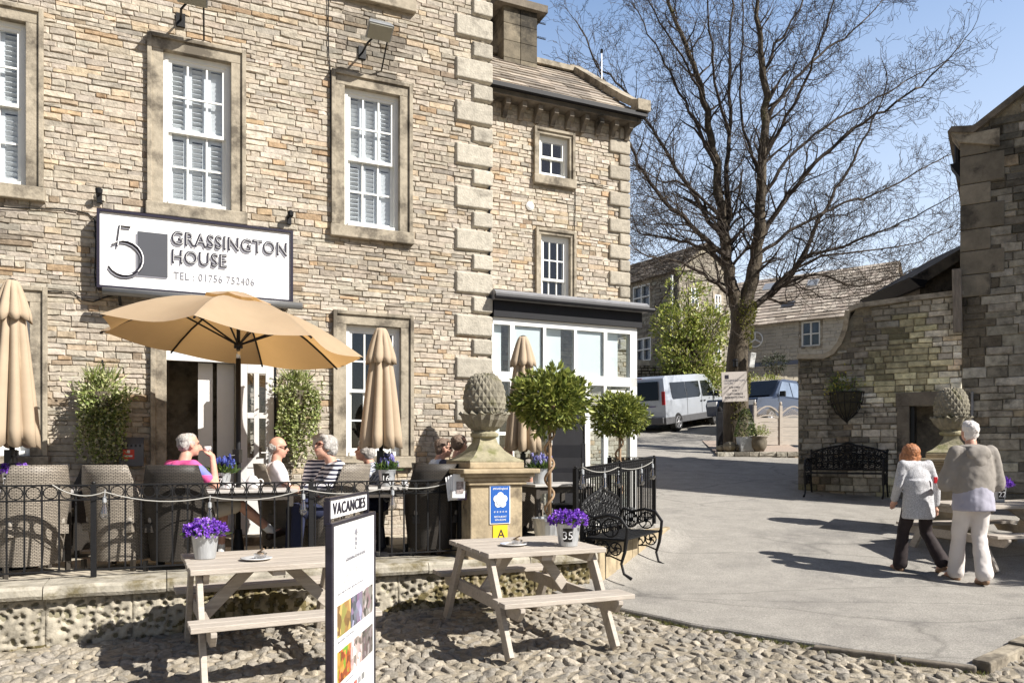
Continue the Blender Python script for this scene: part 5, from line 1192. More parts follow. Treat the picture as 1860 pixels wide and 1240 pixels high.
M['greycable'] = mat('pale lamp flex', (.4, .39, .36), .6, var=0)
string([pt(x, y, Y) for x, y, Y in ((95, 880, 10.2), (190, 893, 10.43), (381, 902, 10.95), (551, 888, 11.5), (713, 882, 12.1), (835, 868, 12.6))], 'pale flex looped along the long ring frieze railing')
string([pt(x, y, Y) for x, y, Y in ((1058, 848, 13.55), (1122, 848, 15.25), (1185, 838, 16.95))], 'pale flex looped along the bench railing')
# leaflet box
p = pt(830, 886, 12.4); t = thing('leaflet_holder', 'clear leaflet holder with white menus hooked on the railing by the gate pier', 'leaflet holder', p, HF.a - .1)
for k in range(4): s = MB(); s.box((-.05 + k * .018, -.03 + .0 + k * -.012, -.0 + .008 * k), (.13, .003, .24), m=Matrix.Rotation(-.12 + .05 * k, 4, 'Y')); s.build('leaflet', M['signw'], t)
s = MB(); s.box((.012, -.075, .01), (.075, .002, .12)); s.build('picture', mat('leaflet picture', (.3, .25, .24), .5, var=.8, vs=40), t)
s = MB(); s.box((0, -.02, -.07), (.17, .09, .1)); s.build('tray', M['bulbglass'], t)

# ------------------------------------------------------------------ parasols
def closed_parasol(label, px, Y, ztop, L_, seed, z0=PZ, rz=0):
    rnd = random.Random(seed); p = pt(px, YH, Y); t = thing('closed_parasol', label, 'parasol', (p.x, p.y, 0), rz, 'closed sand parasols on the terrace')
    s = MB(); s.tube([(0, 0, z0), (0, 0, ztop - .08)], .024, 10); s.build('pole', M['blackp'], t, smooth=True)
    def skirt(zt, zb, r0, r1, n, amp, tw=0, hem=.0):
        s = MB(); m = 15; N_ = n * 10; vs = []
        for i in range(m + 1):
            u_ = i / m; z = zt + (zb - zt) * u_; r = r0 + (r1 - r0) * u_ ** .75
            for k in range(N_):
                a = 2 * pi * k / N_; f = abs(cos(a * n / 2 + tw * u_)) ** .7; rr = r * (1 - amp * min(1, u_ * 2.5 + .12) * (1 - f) + .05 * noise.noise(V((cos(a) * 2, sin(a) * 2, z * 1.4 + seed))))
                vs.append((rr * cos(a), rr * sin(a), z + (hem * f if i == m else 0) + (.03 * noise.noise(V((a * 2, seed, 0))) if i == m else 0)))
        s.add(vs, [(i * N_ + k, i * N_ + (k + 1) % N_, (i + 1) * N_ + (k + 1) % N_, (i + 1) * N_ + k) for i in range(m) for k in range(N_)])
        return s
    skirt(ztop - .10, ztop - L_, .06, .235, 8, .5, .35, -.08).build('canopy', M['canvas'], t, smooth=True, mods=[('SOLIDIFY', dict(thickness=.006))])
    skirt(ztop, ztop - .34, .045, .165, 8, .34, .2, -.05).build('vent_cap', M['canvas'], t, smooth=True, mods=[('SOLIDIFY', dict(thickness=.006))])
    s = MB(); s.lathe([(.05, 0), (.05, .02), (.02, .035)], 14, (0, 0, ztop - .015)); s.build('top_cap', M['black'], t)
    s = MB(); s.box((0, -.02, ztop - L_ - .16), (.07, .1, .13)); s.tube([(.03, -.05, ztop - L_ - .16), (.1, -.07, ztop - L_ - .16), (.1, -.07, ztop - L_ - .1)], .01, 6); s.build('crank', M['black'], t, mods=[BEV(.02)])
    s = MB(); s.lathe([(.25, 0), (.25, .04), (.06, .08), (.035, .3)], 20, (0, 0, z0)); s.build('base', M['blackp'], t)
closed_parasol('closed parasol at the left edge standing in front of the left window', 22, 11.6, pt(22, 510, 11.6).z, 1.52, 1)
closed_parasol('closed parasol in front of the dark ground floor window', 692, 13.1, pt(692, 597, 13.1).z, 1.22, 2)
closed_parasol('closed parasol between the conservatory and the larger bay tree', 950, 15.6, pt(950, 612, 15.6).z, 1.4, 3)
def open_parasol():
    Y = 12.6; p = pt(433, YH, Y); t = thing('open_parasol', 'open sand parasol with dark ribs tilted over the pink shirted diner', 'parasol', (p.x, p.y, 0), 0)
    zj = pt(433, 648, Y).z; s = MB(); s.tube([(0, 0, PZ), (0, 0, zj - .02)], .026, 10); s.build('pole', M['blackp'], t, smooth=True)
    s = MB(); s.tube([(0, 0, zj - .03), (0, 0, zj + .08)], .022, 10); s.build('tilt_joint', M['steel'], t, smooth=True)
    hub = V((0, 0, zj + .12)); top = pt(433, 545, Y) - V((p.x, p.y, 0))
    s = MB(); s.tube([(0, 0, zj + .05), top], .02, 8); s.tube([hub - V((0, 0, .03)), hub + V((0, 0, .03))], .045, 10); s.build('upper_pole', M['blackp'], t, smooth=True)
    tips = []
    R0 = 1.33; n = 8; tilt = Matrix.Rotation(radians(-3), 4, 'X') @ Matrix.Rotation(radians(4.8), 4, 'Y')
    drop = .47
    for k in range(n):
        a = 2 * pi * k / n + .1; q = tilt @ V((R0 * cos(a), R0 * sin(a), -drop)); tips.append(top + q)
    s = MB(); m = 7; vs = []; fs = []
    for k in range(n):
        A, B = tips[k], tips[(k + 1) % n]; b0 = len(vs); w_ = 8
        for i in range(m + 1):
            u_ = .12 + .88 * i / m
            for j in range(w_ + 1):
                v = j / w_; e = A.lerp(B, v); q = top.lerp(e, u_); bow = .11 * sin(pi * u_ * .98) ; sag = -.05 * sin(pi * v) * u_
                inw = (1 - .07 * u_ * sin(pi * v)); q = V((top.x + (q.x - top.x) * inw, top.y + (q.y - top.y) * inw, q.z + bow + sag)); vs.append(q)
        for i in range(m):
            for j in range(w_): x = b0 + i * (w_ + 1) + j; fs.append((x, x + 1, x + w_ + 2, x + w_ + 1))
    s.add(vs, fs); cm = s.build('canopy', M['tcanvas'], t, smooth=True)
    s = MB(); vs = []; fs = []
    for k in range(n):
        A, B = tips[k], tips[(k + 1) % n]; b0 = len(vs)
        for i, (u_, dz) in enumerate(((0, .09), (.1, .075), (.26, .035))):
            for j in range(5): v = j / 4; e = A.lerp(B, v); q = top.lerp(e, u_); vs.append(V((q.x, q.y, q.z + dz + .11 * sin(pi * u_) - (.02 * sin(pi * v) if i == 2 else 0))))
        for i in range(2):
            for j in range(4): x = b0 + i * 5 + j; fs.append((x, x + 1, x + 6, x + 5))
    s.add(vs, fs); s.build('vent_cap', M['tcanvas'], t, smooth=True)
    for k in range(n):
        A = tips[k]; pts = []
        for i in range(7): u_ = i / 6; q = top.lerp(A, u_); q.z += .11 * sin(pi * u_ * .98) - .02; pts.append(q)
        s = MB(); s.tube(pts, .011, 5); rb_ = s.build('rib', M['blackp'], t)
        s = MB(); s.tube([hub, pts[3] + V((0, 0, -.01))], .010, 5); s.build('strut', M['blackp'], rb_)
    s = MB(); s.box((0, -.03, 1.56 - 0), (.07, .1, .14)); s.tube([(0, -.06, 1.57), (-.07, -.12, 1.56), (-.07, -.14, 1.46)], .012, 6); s.build('crank', M['black'], t, mods=[BEV(.02)])
    s = MB(); s.lathe([(.27, 0), (.27, .04), (.06, .08), (.035, .3)], 20, (0, 0, PZ)); s.build('base', M['blackp'], t)
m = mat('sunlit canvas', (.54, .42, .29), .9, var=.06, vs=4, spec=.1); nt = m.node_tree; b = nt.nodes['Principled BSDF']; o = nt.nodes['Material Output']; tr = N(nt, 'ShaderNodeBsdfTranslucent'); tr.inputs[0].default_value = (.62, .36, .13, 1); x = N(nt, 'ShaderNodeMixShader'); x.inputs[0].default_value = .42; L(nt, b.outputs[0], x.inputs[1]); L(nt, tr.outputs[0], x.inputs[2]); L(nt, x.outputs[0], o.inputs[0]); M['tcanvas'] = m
open_parasol()

# ------------------------------------------------------------------ wicker chairs and terrace tables
def weave(name, c1, c2):
    m = bpy.data.materials.new(name); m.use_nodes = True; nt = m.node_tree; b = nt.nodes['Principled BSDF']; b.inputs['Roughness'].default_value = .55
    tc = N(nt, 'ShaderNodeTexCoord'); ax = N(nt, 'ShaderNodeUVMap')
    br = N(nt, 'ShaderNodeTexBrick'); br.inputs['Scale'].default_value = 1; br.inputs['Brick Width'].default_value = .034; br.inputs['Row Height'].default_value = .0135; br.inputs['Mortar Size'].default_value = .0026; br.inputs['Mortar Smooth'].default_value = .35
    br.inputs['Color1'].default_value = (*c1, 1); br.inputs['Color2'].default_value = (*[v * .75 for v in c1], 1); br.inputs['Mortar'].default_value = (*c2, 1)
    L(nt, ax.outputs[0], br.inputs[0]); L(nt, br.outputs[0], b.inputs['Base Color'])
    bp = N(nt, 'ShaderNodeBump'); bp.inputs['Distance'].default_value = .004; bp.invert = True; L(nt, br.outputs['Fac'], bp.inputs['Height']); L(nt, bp.outputs[0], b.inputs['Normal']); return m
M['wicker'] = weave('grey brown wicker', (.38, .33, .27), (.03, .024, .018)); M['dwicker'] = weave('dark wicker', (.055, .045, .036), (.008, .007, .006))
def uvbuild(s, name, mt, par, uv, mods=(), smooth=True):
    o = s.build(name, mt, par, smooth=smooth, mods=mods); me = o.data; ul = me.uv_layers.new(name='UVMap')
    for lp in me.loops: ul.data[lp.index].uv = uv(me.vertices[lp.vertex_index].co)
    return o
def wicker_proto(mt):
    """high backed tub chair facing +y, about .6 wide, back curved"""
    t = thing('wicker_chair', 'x', 'wicker armchair', (0, 0, 0), 0, 'high backed wicker armchairs on the terrace')
    s = MB(); n, m = 24, 10; vs = []
    W, D = .31, .30
    def ring(a): # a from -1..1 round the back
        th = a * 1.95; return V((W * sin(th) * (1.0), -D * cos(th) + .02))
    for layer in (0, 1):
        for j in range(m + 1):
            v = j / m
            for i in range(n + 1):
                a = -1 + 2 * i / n; q = ring(a); k = 1 - .035 * layer; fl = .86 + .17 * v
                th = abs(a); ht = .98 if th < .42 else (.98 - (.98 - .66) * min(1, (th - .42) / .22) ** .8 if th < .64 else .66 - .03 * (th - .64) / .36)
                vs.append((q.x * k * fl, q.y * k * (fl if q.y < 0 else 1) - (.06 * v if th < .6 else 0), .09 + (ht - .09) * v))
    L0 = (n + 1) * (m + 1); fs = []
    for layer in (0, 1):
        for j in range(m):
            for i in range(n): x = layer * L0 + j * (n + 1) + i; f = (x, x + 1, x + n + 2, x + n + 1); fs.append(f if layer == 0 else f[::-1])
    for i in range(n): x = m * (n + 1) + i; fs.append((x, x + 1, x + 1 + L0, x + L0))
    for j in range(m):
        for e in (0, n): x = j * (n + 1) + e; f = (x, x + n + 1, x + n + 1 + L0, x + L0); fs.append(f)
    s.add(vs, fs)
    uvbuild(s, 'back_shell', mt, t, lambda c: (math.atan2(c.x, -c.y) * .3, c.z))
    s = MB(); s.box((0, .03, .40), (.5, .5, .08)); s.box((0, .27, .24), (.5, .02, .3)); uvbuild(s, 'seat', mt, t, lambda c: (c.x, c.z + c.y), smooth=False)
    s = MB(); s.box((0, .02, .47), (.46, .46, .06)); s.build('cushion', mat('seat cushion', (.32, .29, .25), .9), t, mods=[BEV(.02, 3)])
    for x, y in ((-.25, -.2), (.25, -.2), (-.26, .24), (.26, .24)): s = MB(); s.box((x, y, .05), (.035, .035, .1)); s.build('leg', mt, t)
    return t
wl, wd = wicker_proto(M['wicker']), wicker_proto(M['dwicker']); used = set()
def chair(px, Y, rz, label, dark=False):
    src = wd if dark else wl; o = src if dark not in used else copy_tree(src); used.add(dark); p = pt(px, YH, Y); o.location = (p.x, p.y, PZ); o.rotation_euler = (0, 0, rz); o['label'] = label; return o
chair(222, 11.55, -.15, 'pale wicker armchair with its back to the railing left of the pink shirted man')
chair(328, 11.5, .12, 'dark wicker armchair holding the man in the pink shirt', True)
chair(52, 10.95, .9, 'pale wicker armchair at the left edge turned to the table under the closed parasol')
chair(130, 12.8, 2.6, 'dark wicker armchair deeper on the terrace left of the pale one', True)
chair(520, 13.3, -1.15, 'pale wicker armchair holding the man in sunglasses and white polo')
chair(438, 12.35, 2.9, 'pale wicker armchair under the open parasol beyond the teapot table') if False else None
chair(612, 12.45, 1.15, 'pale wicker armchair holding the woman in the striped top')
chair(592, 13.9, 2.3, 'dark wicker armchair behind the striped woman', True)
chair(655, 14.3, 2.8, 'pale wicker armchair at the middle table by the dark window')
chair(787, 13.0, .25, 'dark wicker armchair backing on to the gate pier', True)
chair(800, 14.6, -1.2, 'dark wicker armchair holding the woman in the white tee shirt', True)
chair(935, 15.9, -.8, 'pale wicker armchair behind the gate pier beside the bay tree')
def ttable(px, Y, label, r=.45, zt=.735):
    p = pt(px, YH, Y); t = thing('terrace_table', label, 'table', (p.x, p.y, PZ), HF.a, 'grey square tables on the terrace')
    s = MB(); s.box((0, 0, zt - .015), (r * 2, r * 2, .03)); s.build('tabletop', mat('stone grey tabletop', (.42, .40, .38), .5, var=.15, vs=8), t, mods=[BEV(.006)])
    s = MB(); s.box((0, 0, zt - .07), (r * 1.8, r * 1.8, .07)); s.build('apron', M['wicker2'], t)
    for a in (-1, 1):
        for b in (-1, 1): s = MB(); s.box((a * r * .86, b * r * .86, (zt - .04) / 2), (.05, .05, zt - .04)); s.build('leg', M['wicker2'], t)
    return p
M['wicker2'] = mat('dark table frame', (.05, .042, .035), .6, var=.3, vs=30, bump=.4, bs=150)
ttable(446, 12.3, 'grey table with the white teapot under the open parasol'); ttable(50, 11.9, 'grey table at the left edge under the closed parasol'); ttable(706, 13.35, 'grey table under the closed middle parasol'); ttable(1000, 14.6, 'grey table between the gate pier and the tall railing', .4)
TZ = PZ + .737
def on(px, Y, z=TZ): p = pt(px, YH, Y); return (p.x, p.y, z)
pot('purple flowers in a zinc pot on the table at the left edge', on(24, 11.75), kind='purple', fr=.15, tagtxt='20', seed=21)
pot('deep blue grape hyacinths in a zinc pot numbered beside the teapot', on(403, 12.2), kind='blue', tagtxt='17', seed=22, r=.09, h=.15)
pot('pale blue flowers in a zinc pot by the closed middle parasol', on(703, 13.1), kind='lilac', tagtxt='16', seed=23)
pot('pale blue flowers in a white pot beside the gate pier', on(980, 14.3), kind='lilac', seed=24)
def cup(pos, label, saucer=True, rz=0, name='tea_cup'):
    t = thing(name, label, 'cup', pos, rz, 'white cups on the terrace tables')
    s = MB(); s.lathe([(.022, .006), (.024, .01), (.038, .04), (.041, .066), (.038, .066), (.034, .035), (.01, .012)], 18); s.build('bowl', M['china'], t, smooth=True)
    s = MB(); s.torus((.05, 0, .04), .018, .004, n=12, k=5); s.build('handle', M['china'], t, smooth=True)
    if saucer: s = MB(); s.lathe([(.035, 0), (.075, .009), (.077, .012), (.03, .006)], 22); s.build('saucer', M['china'], t, smooth=True)
cup(on(415, 11.93), 'white cup and saucer by the blue flowers'); cup(on(560, 12.5, TZ - .0), 'white cup in front of the man in sunglasses'); cup(on(92, 11.8), 'white cup and saucer at the left edge table'); cup(on(735, 13.2), 'white cup on the middle table', True)
t = thing('teapot', 'round white china teapot with knob lid on the table under the open parasol', 'teapot', on(459, 12.05), 0)
s = MB(); s.lathe([(.045, 0), (.05, .008), (.068, .04), (.066, .075), (.045, .105), (.04, .115), (.03, .125), (.008, .132), (.006, .14), (.012, .147), (.004, .155)], 24); s.build('body', M['china'], t, smooth=True)
s = MB(); s.tube([(-.055, 0, .05), (-.085, 0, .08), (-.105, 0, .105)], [.017, .011, .008], 8); s.build('spout', M['china'], t, smooth=True)
s = MB(); s.torus((.075, 0, .065), .03, .006, n=14, k=6); s.build('handle', M['china'], t, smooth=True)
# tall black slatted dining chair by the conservatory
p = pt(1030, YH, 15.3); t = thing('slat_back_chair', 'tall black slatted chair standing before the conservatory door', 'chair', (p.x, p.y, PZ), .15)
for x in (-.22, .22): s = MB(); s.beam((x, .0, 0), (x, .05, 1.22), .05, .05, up=(0, 1, 0)); s.build('back_post', M['blackp'], t)
for z, h in ((1.12, .16), (.88, .06), (.7, .06)): s = MB(); s.box((0, .04, z), (.42, .03, h)); s.build('slat', M['blackp'], t)
s = MB(); s.box((0, -.24, .45), (.5, .5, .05)); s.build('seat', M['blackp'], t)
for x in (-.22, .22): s = MB(); s.box((x, -.45, .22), (.045, .045, .44)); s.build('leg', M['blackp'], t)
# cigarette bin on the wall
x, z = HF.loc(239, 820, .12); t = thing('cigarette_bin', 'grey metal cigarette bin with red label on the wall left of the door', 'wall bin', HF.w(x, 0, z), HF.a)
s = MB(); s.prism([(-.16, -.17), (-.02, -.17), (-.02, .17), (-.09, .17), (-.16, .09)], 'x', -.13, .13); s.build('case', mat('grey bin metal', (.13, .13, .135), .45, metal=.5, var=.15), t, mods=[BEV(.006)])
s = MB(); s.box((-.03, -.163, -.03), (.12, .004, .11)); s.build('label', mat('red label', (.65, .07, .04), .5, var=.05), t)
s = MB(); s.box((-.03, -.167, -.05), (.08, .002, .02)); s.box((-.03, -.167, -.0), (.03, .002, .035)); s.build('print', M['signw'], t)
s = MB()
for k in range(5): s.box((-.09 + .045 * k, -.163, .07), (.022, .006, .03))
s.build('slots', M['black'], t)

# ------------------------------------------------------------------ picnic tables
def picnic(label, fl, L_, Wd, ang, tilt=0, h=.76, ground=None, sp=1.0):
    """fl = world point of the near left top corner; ang = direction of the boards; Wd = width across"""
    t = thing('picnic_table', label, 'picnic table', (0, 0, 0), ang, 'painted timber picnic tables')
    a = V((cos(ang), sin(ang))); c = V((-sin(ang), cos(ang))); o = V((fl[0], fl[1])) + a * L_ / 2 + c * Wd / 2; t.location = (o.x, o.y, fl[2] - h); t.rotation_euler = (tilt, 0, ang)
    m = M['picnic']; nb = 5; bw = Wd / nb
    s = MB()
    for k in range(nb): s.box((U(-.004, .004), -Wd / 2 + bw * (k + .5), h - .02), (L_, bw - .012, .04))
    s.build('tabletop', m, t, mods=[BEV(.005)])
    sw = .26; so_ = Wd / 2 + .27 * sp; sh_ = .43
    for q in (-1, 1):
        s = MB()
        for k in range(2): s.box((U(-.004, .004), q * so_ + (k - .5) * sw / 2, sh_), (L_ + .06, sw / 2 - .012, .038))
        s.build('seat', m, t, mods=[BEV(.005)])
    for e in (-1, 1):
        x = e * (L_ / 2 - .09)
        s = MB(); s.prism([(-so_ - .15, sh_ - .02), (-so_ - .15, sh_ - .05), (-so_ - .08, sh_ - .125), (so_ + .08, sh_ - .125), (so_ + .15, sh_ - .05), (so_ + .15, sh_ - .02)], 'x', x - e * .022 - .02, x - e * .022 + .02); s.build('seat_beam', m, t, mods=[BEV(.004)])
        s = MB(); s.prism([(-Wd / 2 + .04, h - .04), (-Wd / 2 + .1, h - .12), (Wd / 2 - .1, h - .12), (Wd / 2 - .04, h - .04)], 'x', x - e * .022 - .02, x - e * .022 + .02); s.build('top_beam', m, t, mods=[BEV(.004)])
        for q in (-1, 1):
            s = MB(); s.beam((x + e * .02, q * (Wd / 2 - .17), h - .045), (x + e * .02, q * (so_ - .0), .0), .04, .105, up=(0, 1, 0)); s.build('leg', m, t, mods=[BEV(.004)])
        s = MB(); s.beam((x - e * .03, 0, sh_ - .09), (e * .14, 0, h - .07), .04, .09); s.build('brace', m, t, mods=[BEV(.004)])
    s = MB(); s.bb(-.045, .045, -Wd / 2 + .05, Wd / 2 - .05, h - .085, h - .041); s.build('batten', m, t)
    return t
def topt(px, py, zt): Y = F * (H - zt) / (py - YH); return V(((px - 930) / F * Y, Y, zt))
zt2 = .80; fl = topt(887, 1004, zt2); fr = topt(1104, 999, zt2); bl = topt(791, 982, zt2)
ang2 = math.atan2(fr.y - fl.y, fr.x - fl.x)
pt2 = picnic('picnic table in front of the gate pier with the purple pot number 35', fl, 1.06, 1.0, radians(23), tilt=.012, h=.77)
zt1_ = .775; fl = topt(345, 1034, zt1_); bl1 = topt(311, 1003, zt1_)
pt1 = picnic('picnic table nearest the camera behind the vacancies board', fl, 1.22, .95, radians(27), tilt=.012, h=.765)
p = gp(1742, 15.6); pt3 = picnic('shaded picnic table at the right edge behind the walking couple', V((5.55, 14.6 * K, gz(14.9 * K) + .76)), 1.7, .9, radians(12), h=.76, tilt=.02)
def tabpos(t, x, y, h): bpy.context.view_layer.update(); return t.matrix_world @ V((x, y, h + .002))
pot('purple flowers in a zinc pot on the nearest picnic table', tabpos(pt1, -.46, .10, .765), r=.10, h=.185, fr=.185, seed=31)
pot('purple flowers in a zinc pot labelled 35 on the gate pier picnic table', tabpos(pt2, .28, -.28, .77), r=.105, h=.19, fr=.2, tagtxt='35', rz=-.1, seed=32)
pot('shaded purple flowers in a zinc pot on the right edge picnic table', tabpos(pt3, .02, .1, .76), r=.11, h=.2, fr=.22, tagtxt='22', seed=33)
def ashtray(pos, label):
    t = thing('ashtray', label, 'ashtray', pos, 0, 'glass ashtrays on white saucers'); s = MB(); s.lathe([(.07, 0), (.11, .012), (.118, .018), (.11, .02), (.06, .008)], 26); s.build('saucer', M['china'], t, smooth=True)
    s = MB(); s.lathe([(.04, .012), (.05, .05), (.044, .05), (.036, .02)], 14, (.03, 0, 0)); s.box((.03, 0, .052), (.03, .1, .012)); s.build('glass_dish', M['bulbglass'], t)
    s = MB(); s.tube([(.0, .02, .05), (.06, -.01, .085)], .006, 5); s.ell((.03, 0, .035), (.03, .03, .02), 8); s.build('stubs', M['straw'], t)
ashtray(tabpos(pt1, -.12, -.15, .765), 'white saucer with glass ashtray on the nearest picnic table'); ashtray(tabpos(pt2, -.15, -.1, .77), 'white saucer with glass ashtray on the gate pier picnic table')

# ------------------------------------------------------------------ vacancies board
def board():
    Y = 2.5; t = thing('vacancies_board', 'tall narrow white menu board headed VACANCIES standing on the cobbles', 'menu board', (-.578, Y, gz(Y)), math.atan2(.52, .037))
    W = .52; hz = 1.335 - gz(Y)
    s = MB(); s.box((W / 2, .01, hz / 2 + .01), (W, .02, hz - .03)); s.build('panel', M['signw'], t)
    s = MB()
    for x in (-.012, W + .012): s.box((x, .01, hz / 2), (.024, .024, hz))
    s.box((W / 2, .01, hz + .003), (W + .048, .024, .01)); s.box((W / 2, .01, .012), (W + .06, .06, .024)); s.build('frame', M['frameb'], t, mods=[BEV(.003)])
    s = MB(); hh = .062; s.box((W * .455, .02, hz + .02 + hh / 2), (W * .9, .01, hh)); s.build('header_panel', M['signw'], t)
    s = MB(); s.box((W * .455, .02, hz + .02 + hh + .004), (W * .93, .02, .008)); s.box((-.006, .02, hz + hh / 2 + .008), (.014, .02, hh + .02)); s.box((W * .9 + .01, .02, hz + hh / 2 + .01), (.012, .02, hh + .02)); s.build('header_frame', M['frameb'], t)
    text('VACANCIES', .056, M['textb'], t, (W * .455, .012, hz + .032), align='CENTER', fit=W * .78, ext=.001, off=.0004, sp=1.12)
    f = -.0015
    u_ = .42   # the print is laid out on a sheet .52 wide
    text('GRASSINGTON HOUSE', .016, M['textg'], t, (W / 2, f, hz - .135), align='CENTER', fit=W * .48, ext=.0006)
    for k, (z, w_) in enumerate(((.175, .34), (.187, .5), (.205, .6))):
        text(('A BOUTIQUE RESTAURANT', 'WITH BEDROOMS AND DINING', 'Breakfast  Lunch  Dinner')[k], .009, M['faint'], t, (W / 2, f, hz - z), align='CENTER', fit=W * w_, ext=.0004)
    text('Open daily for coffee, light bites and dinner', .010, M['textg'], t, (W * .07, f, hz - .235), fit=W * .62, ext=.0004)
    s = MB()
    for z in (.062, .078, .094): s.torus((W / 2, f, hz - z), .012, .0016, n=10, k=4)
    s.prism([(W / 2 - .022, hz - .05), (W / 2 + .022, hz - .05), (W / 2, hz - .03)], 'y', f - .001, f + .001); s.build('crest', M['textg'], t)
    cols = [[(.42, .24, .08), (.18, .2, .26), (.25, .24, .22)], [(.55, .12, .03), (.5, .42, .38), (.14, .13, .12)]]
    for r, z in ((0, .322), (1, .475)):
        for k in range(3):
            w_ = W * .285; x = W * .07 + k * (w_ + .005); s = MB(); s.box((x + w_ / 2, f, hz - z), (w_, .003, .105))
            s.build('picture', picmat(cols[r][k], r * 3 + k), t)
        text(('Breakfast and dining', 'Weddings and rooms')[r], .011, M['textg'], t, (W * .08, f, hz - z - .073), fit=W * .36, ext=.0004)
        text('served every day in our restaurant', .007, M['faint'], t, (W * .08, f, hz - z - .084), fit=W * .55, ext=.0004)
    for k, c in enumerate(((.6, .6, .1), (.05, .05, .06), (.4, .12, .1), (.3, .3, .32), (.2, .2, .2))):
        s = MB(); s.box((W * (.28 + .1 * k), f, hz - .585), (.034, .003, .022)); s.build('badge', mat('badge', c, .5, var=.3, vs=60), t)
    for z in (.16, .36, .9): s = MB(); s.box((W + .028, .0, hz - z), (.02, .03, .014)); s.build('clip', M['black'], t)
M['frameb'] = mat('black satin frame', (.018, .016, .026), .3, var=.5, vs=14); M['faint'] = mat('faint grey print', (.5, .5, .5), .5, var=0)
def picmat(c, k):
    m = bpy.data.materials.new('food_photo'); m.use_nodes = True; nt = m.node_tree; b = nt.nodes['Principled BSDF']; b.inputs['Roughness'].default_value = .35
    tc = N(nt, 'ShaderNodeTexCoord'); vo = N(nt, 'ShaderNodeTexVoronoi'); vo.inputs['Scale'].default_value = 26 + 5 * k; vo.inputs['Randomness'].default_value = .9; cr = N(nt, 'ShaderNodeValToRGB')
    e = cr.color_ramp.elements; e[0].color = (c[0] * .2, c[1] * .2, c[2] * .2, 1); e[1].color = (min(1, c[0] * 2.2), min(1, c[1] * 2.2), min(1, c[2] * 2.4), 1); q = e.new(.45); q.color = (*c, 1); q = e.new(.7); q.color = (c[1], c[0] * .6, c[2] * .8, 1)
    L(nt, tc.outputs['Object'], vo.inputs[0]); sp_ = N(nt, 'ShaderNodeSeparateXYZ'); L(nt, vo.outputs['Color'], sp_.inputs[0]); L(nt, sp_.outputs[0], cr.inputs[0]); L(nt, cr.outputs[0], b.inputs['Base Color']); return m
board()

# ------------------------------------------------------------------ cast iron benches
def bench(label, pos, rz, L_=1.55):
    t = thing('iron_bench', label, 'bench', pos, rz, 'ornate cast iron benches'); rnd = random.Random(5); m = M['iron']
    s = MB()
    for k in range(7): s.box((0, -.02 - .07 * k, .43 + .006 * (k == 0)), (L_ - .06, .05, .02))
    s.build('seat', m, t, mods=[BEV(.004)])
    # ornamental back panel: framed scrollwork
    s = MB(); n = 30
    def top(u_): return .80 + .14 * sin(pi * u_) ** .8 + .05 * math.exp(-((u_ - .5) / .07) ** 2)
    pts = [(-L_ / 2 + L_ * i / n, .05 + .06 * 0, top(i / n)) for i in range(n + 1)]; s.tube(pts, .017, 6)
    s.tube([(-L_ / 2, .03, .5), (L_ / 2, .03, .5)], .014, 6)
    for k in range(13):
        u_ = (k + .5) / 13; x = -L_ / 2 + L_ * u_; tp = top(u_)
        for q in range(3): z = .52 + (tp - .54) * (q + .5) / 3; r = (tp - .54) / 6.2; s.torus((x, .045, z), r, .009, n=12, k=4); s.torus((x + rnd.uniform(-.02, .02), .045, z), r * .45, .008, n=8, k=4)
        for _ in range(10): z = rnd.uniform(.52, tp - .03); leafp = V((x + rnd.uniform(-.06, .06), .045, z)); s.box(leafp, (.045, .008, .02), m=Matrix.Rotation(rnd.uniform(0, 3.1), 4, 'Y'))
        s.tube([(x - L_ / 26, .04, .5), (x - L_ / 26, .05, top(k / 13))], .007, 4)
    s.torus((0, .045, .7), .11, .014, n=20, k=5); s.build('backrest', m, t)
    for e in (-1, 1):
        x = e * (L_ / 2); s = MB()
        s.tube([(x, .04, .62), (x, .0, .70), (x, -.12, .665), (x, -.28, .70), (x, -.42, .67), (x, -.5, .56), (x, -.49, .43)], [.016, .018, .017, .018, .02, .02, .018], 8)   # arm
        s.tube([(x, -.49, .45), (x, -.47, .30), (x, -.43, .17), (x, -.46, .06), (x, -.55, .01)], [.024, .02, .016, .015, .02], 7)
        s.tube([(x, .08, .95 - .13), (x, .05, .6), (x, .04, .43), (x, .06, .25), (x, .12, .08), (x, .18, .01)], [.02, .018, .02, .018, .016, .02], 7); s.ell((x, .09, .84), (.025, .025, .035), 8)
        s.tube([(x, .03, .43), (x, -.49, .43)], .015, 6)
        for (y, z, r) in ((-.1, .56, .09), (-.3, .56, .10), (-.2, .33, .085), (-.02, .34, .07), (-.36, .33, .07)):
            s.tube([(x, y + r * cos(a), z + r * sin(a)) for a in [2 * pi * i / 14 for i in range(15)]], .009, 5)
            for q in range(5): a = q * 1.257 + e; s.tube([(x, y, z), (x, y + r * .5 * cos(a), z + r * .5 * sin(a)), (x, y + r * cos(a + .4), z + r * sin(a + .4))], .008, 4)
            s.ell((x, y, z), (.012, .028, .028), 6)
        s.tube([(x, .04, .3), (x, -.1, .24), (x, -.3, .25), (x, -.44, .2)], .01, 5); s.build('end_frame', m, t)
    return t
b0 = pt(1118, YH, 14.2); bench('ornate black cast iron bench in the sun against the tall railing', (1.12, 14.5 * K, gz(14.5 * K) + .03), math.atan2(3.7 * K, 1.32), 1.18)
xb, _ = RF.loc(1540, 880, .25); pb = RF.w(xb, -.28); bench('ornate black cast iron bench in the shade of the courtyard wall', (pb.x, pb.y, gz(pb.y) + .03), RF.a, 1.3)
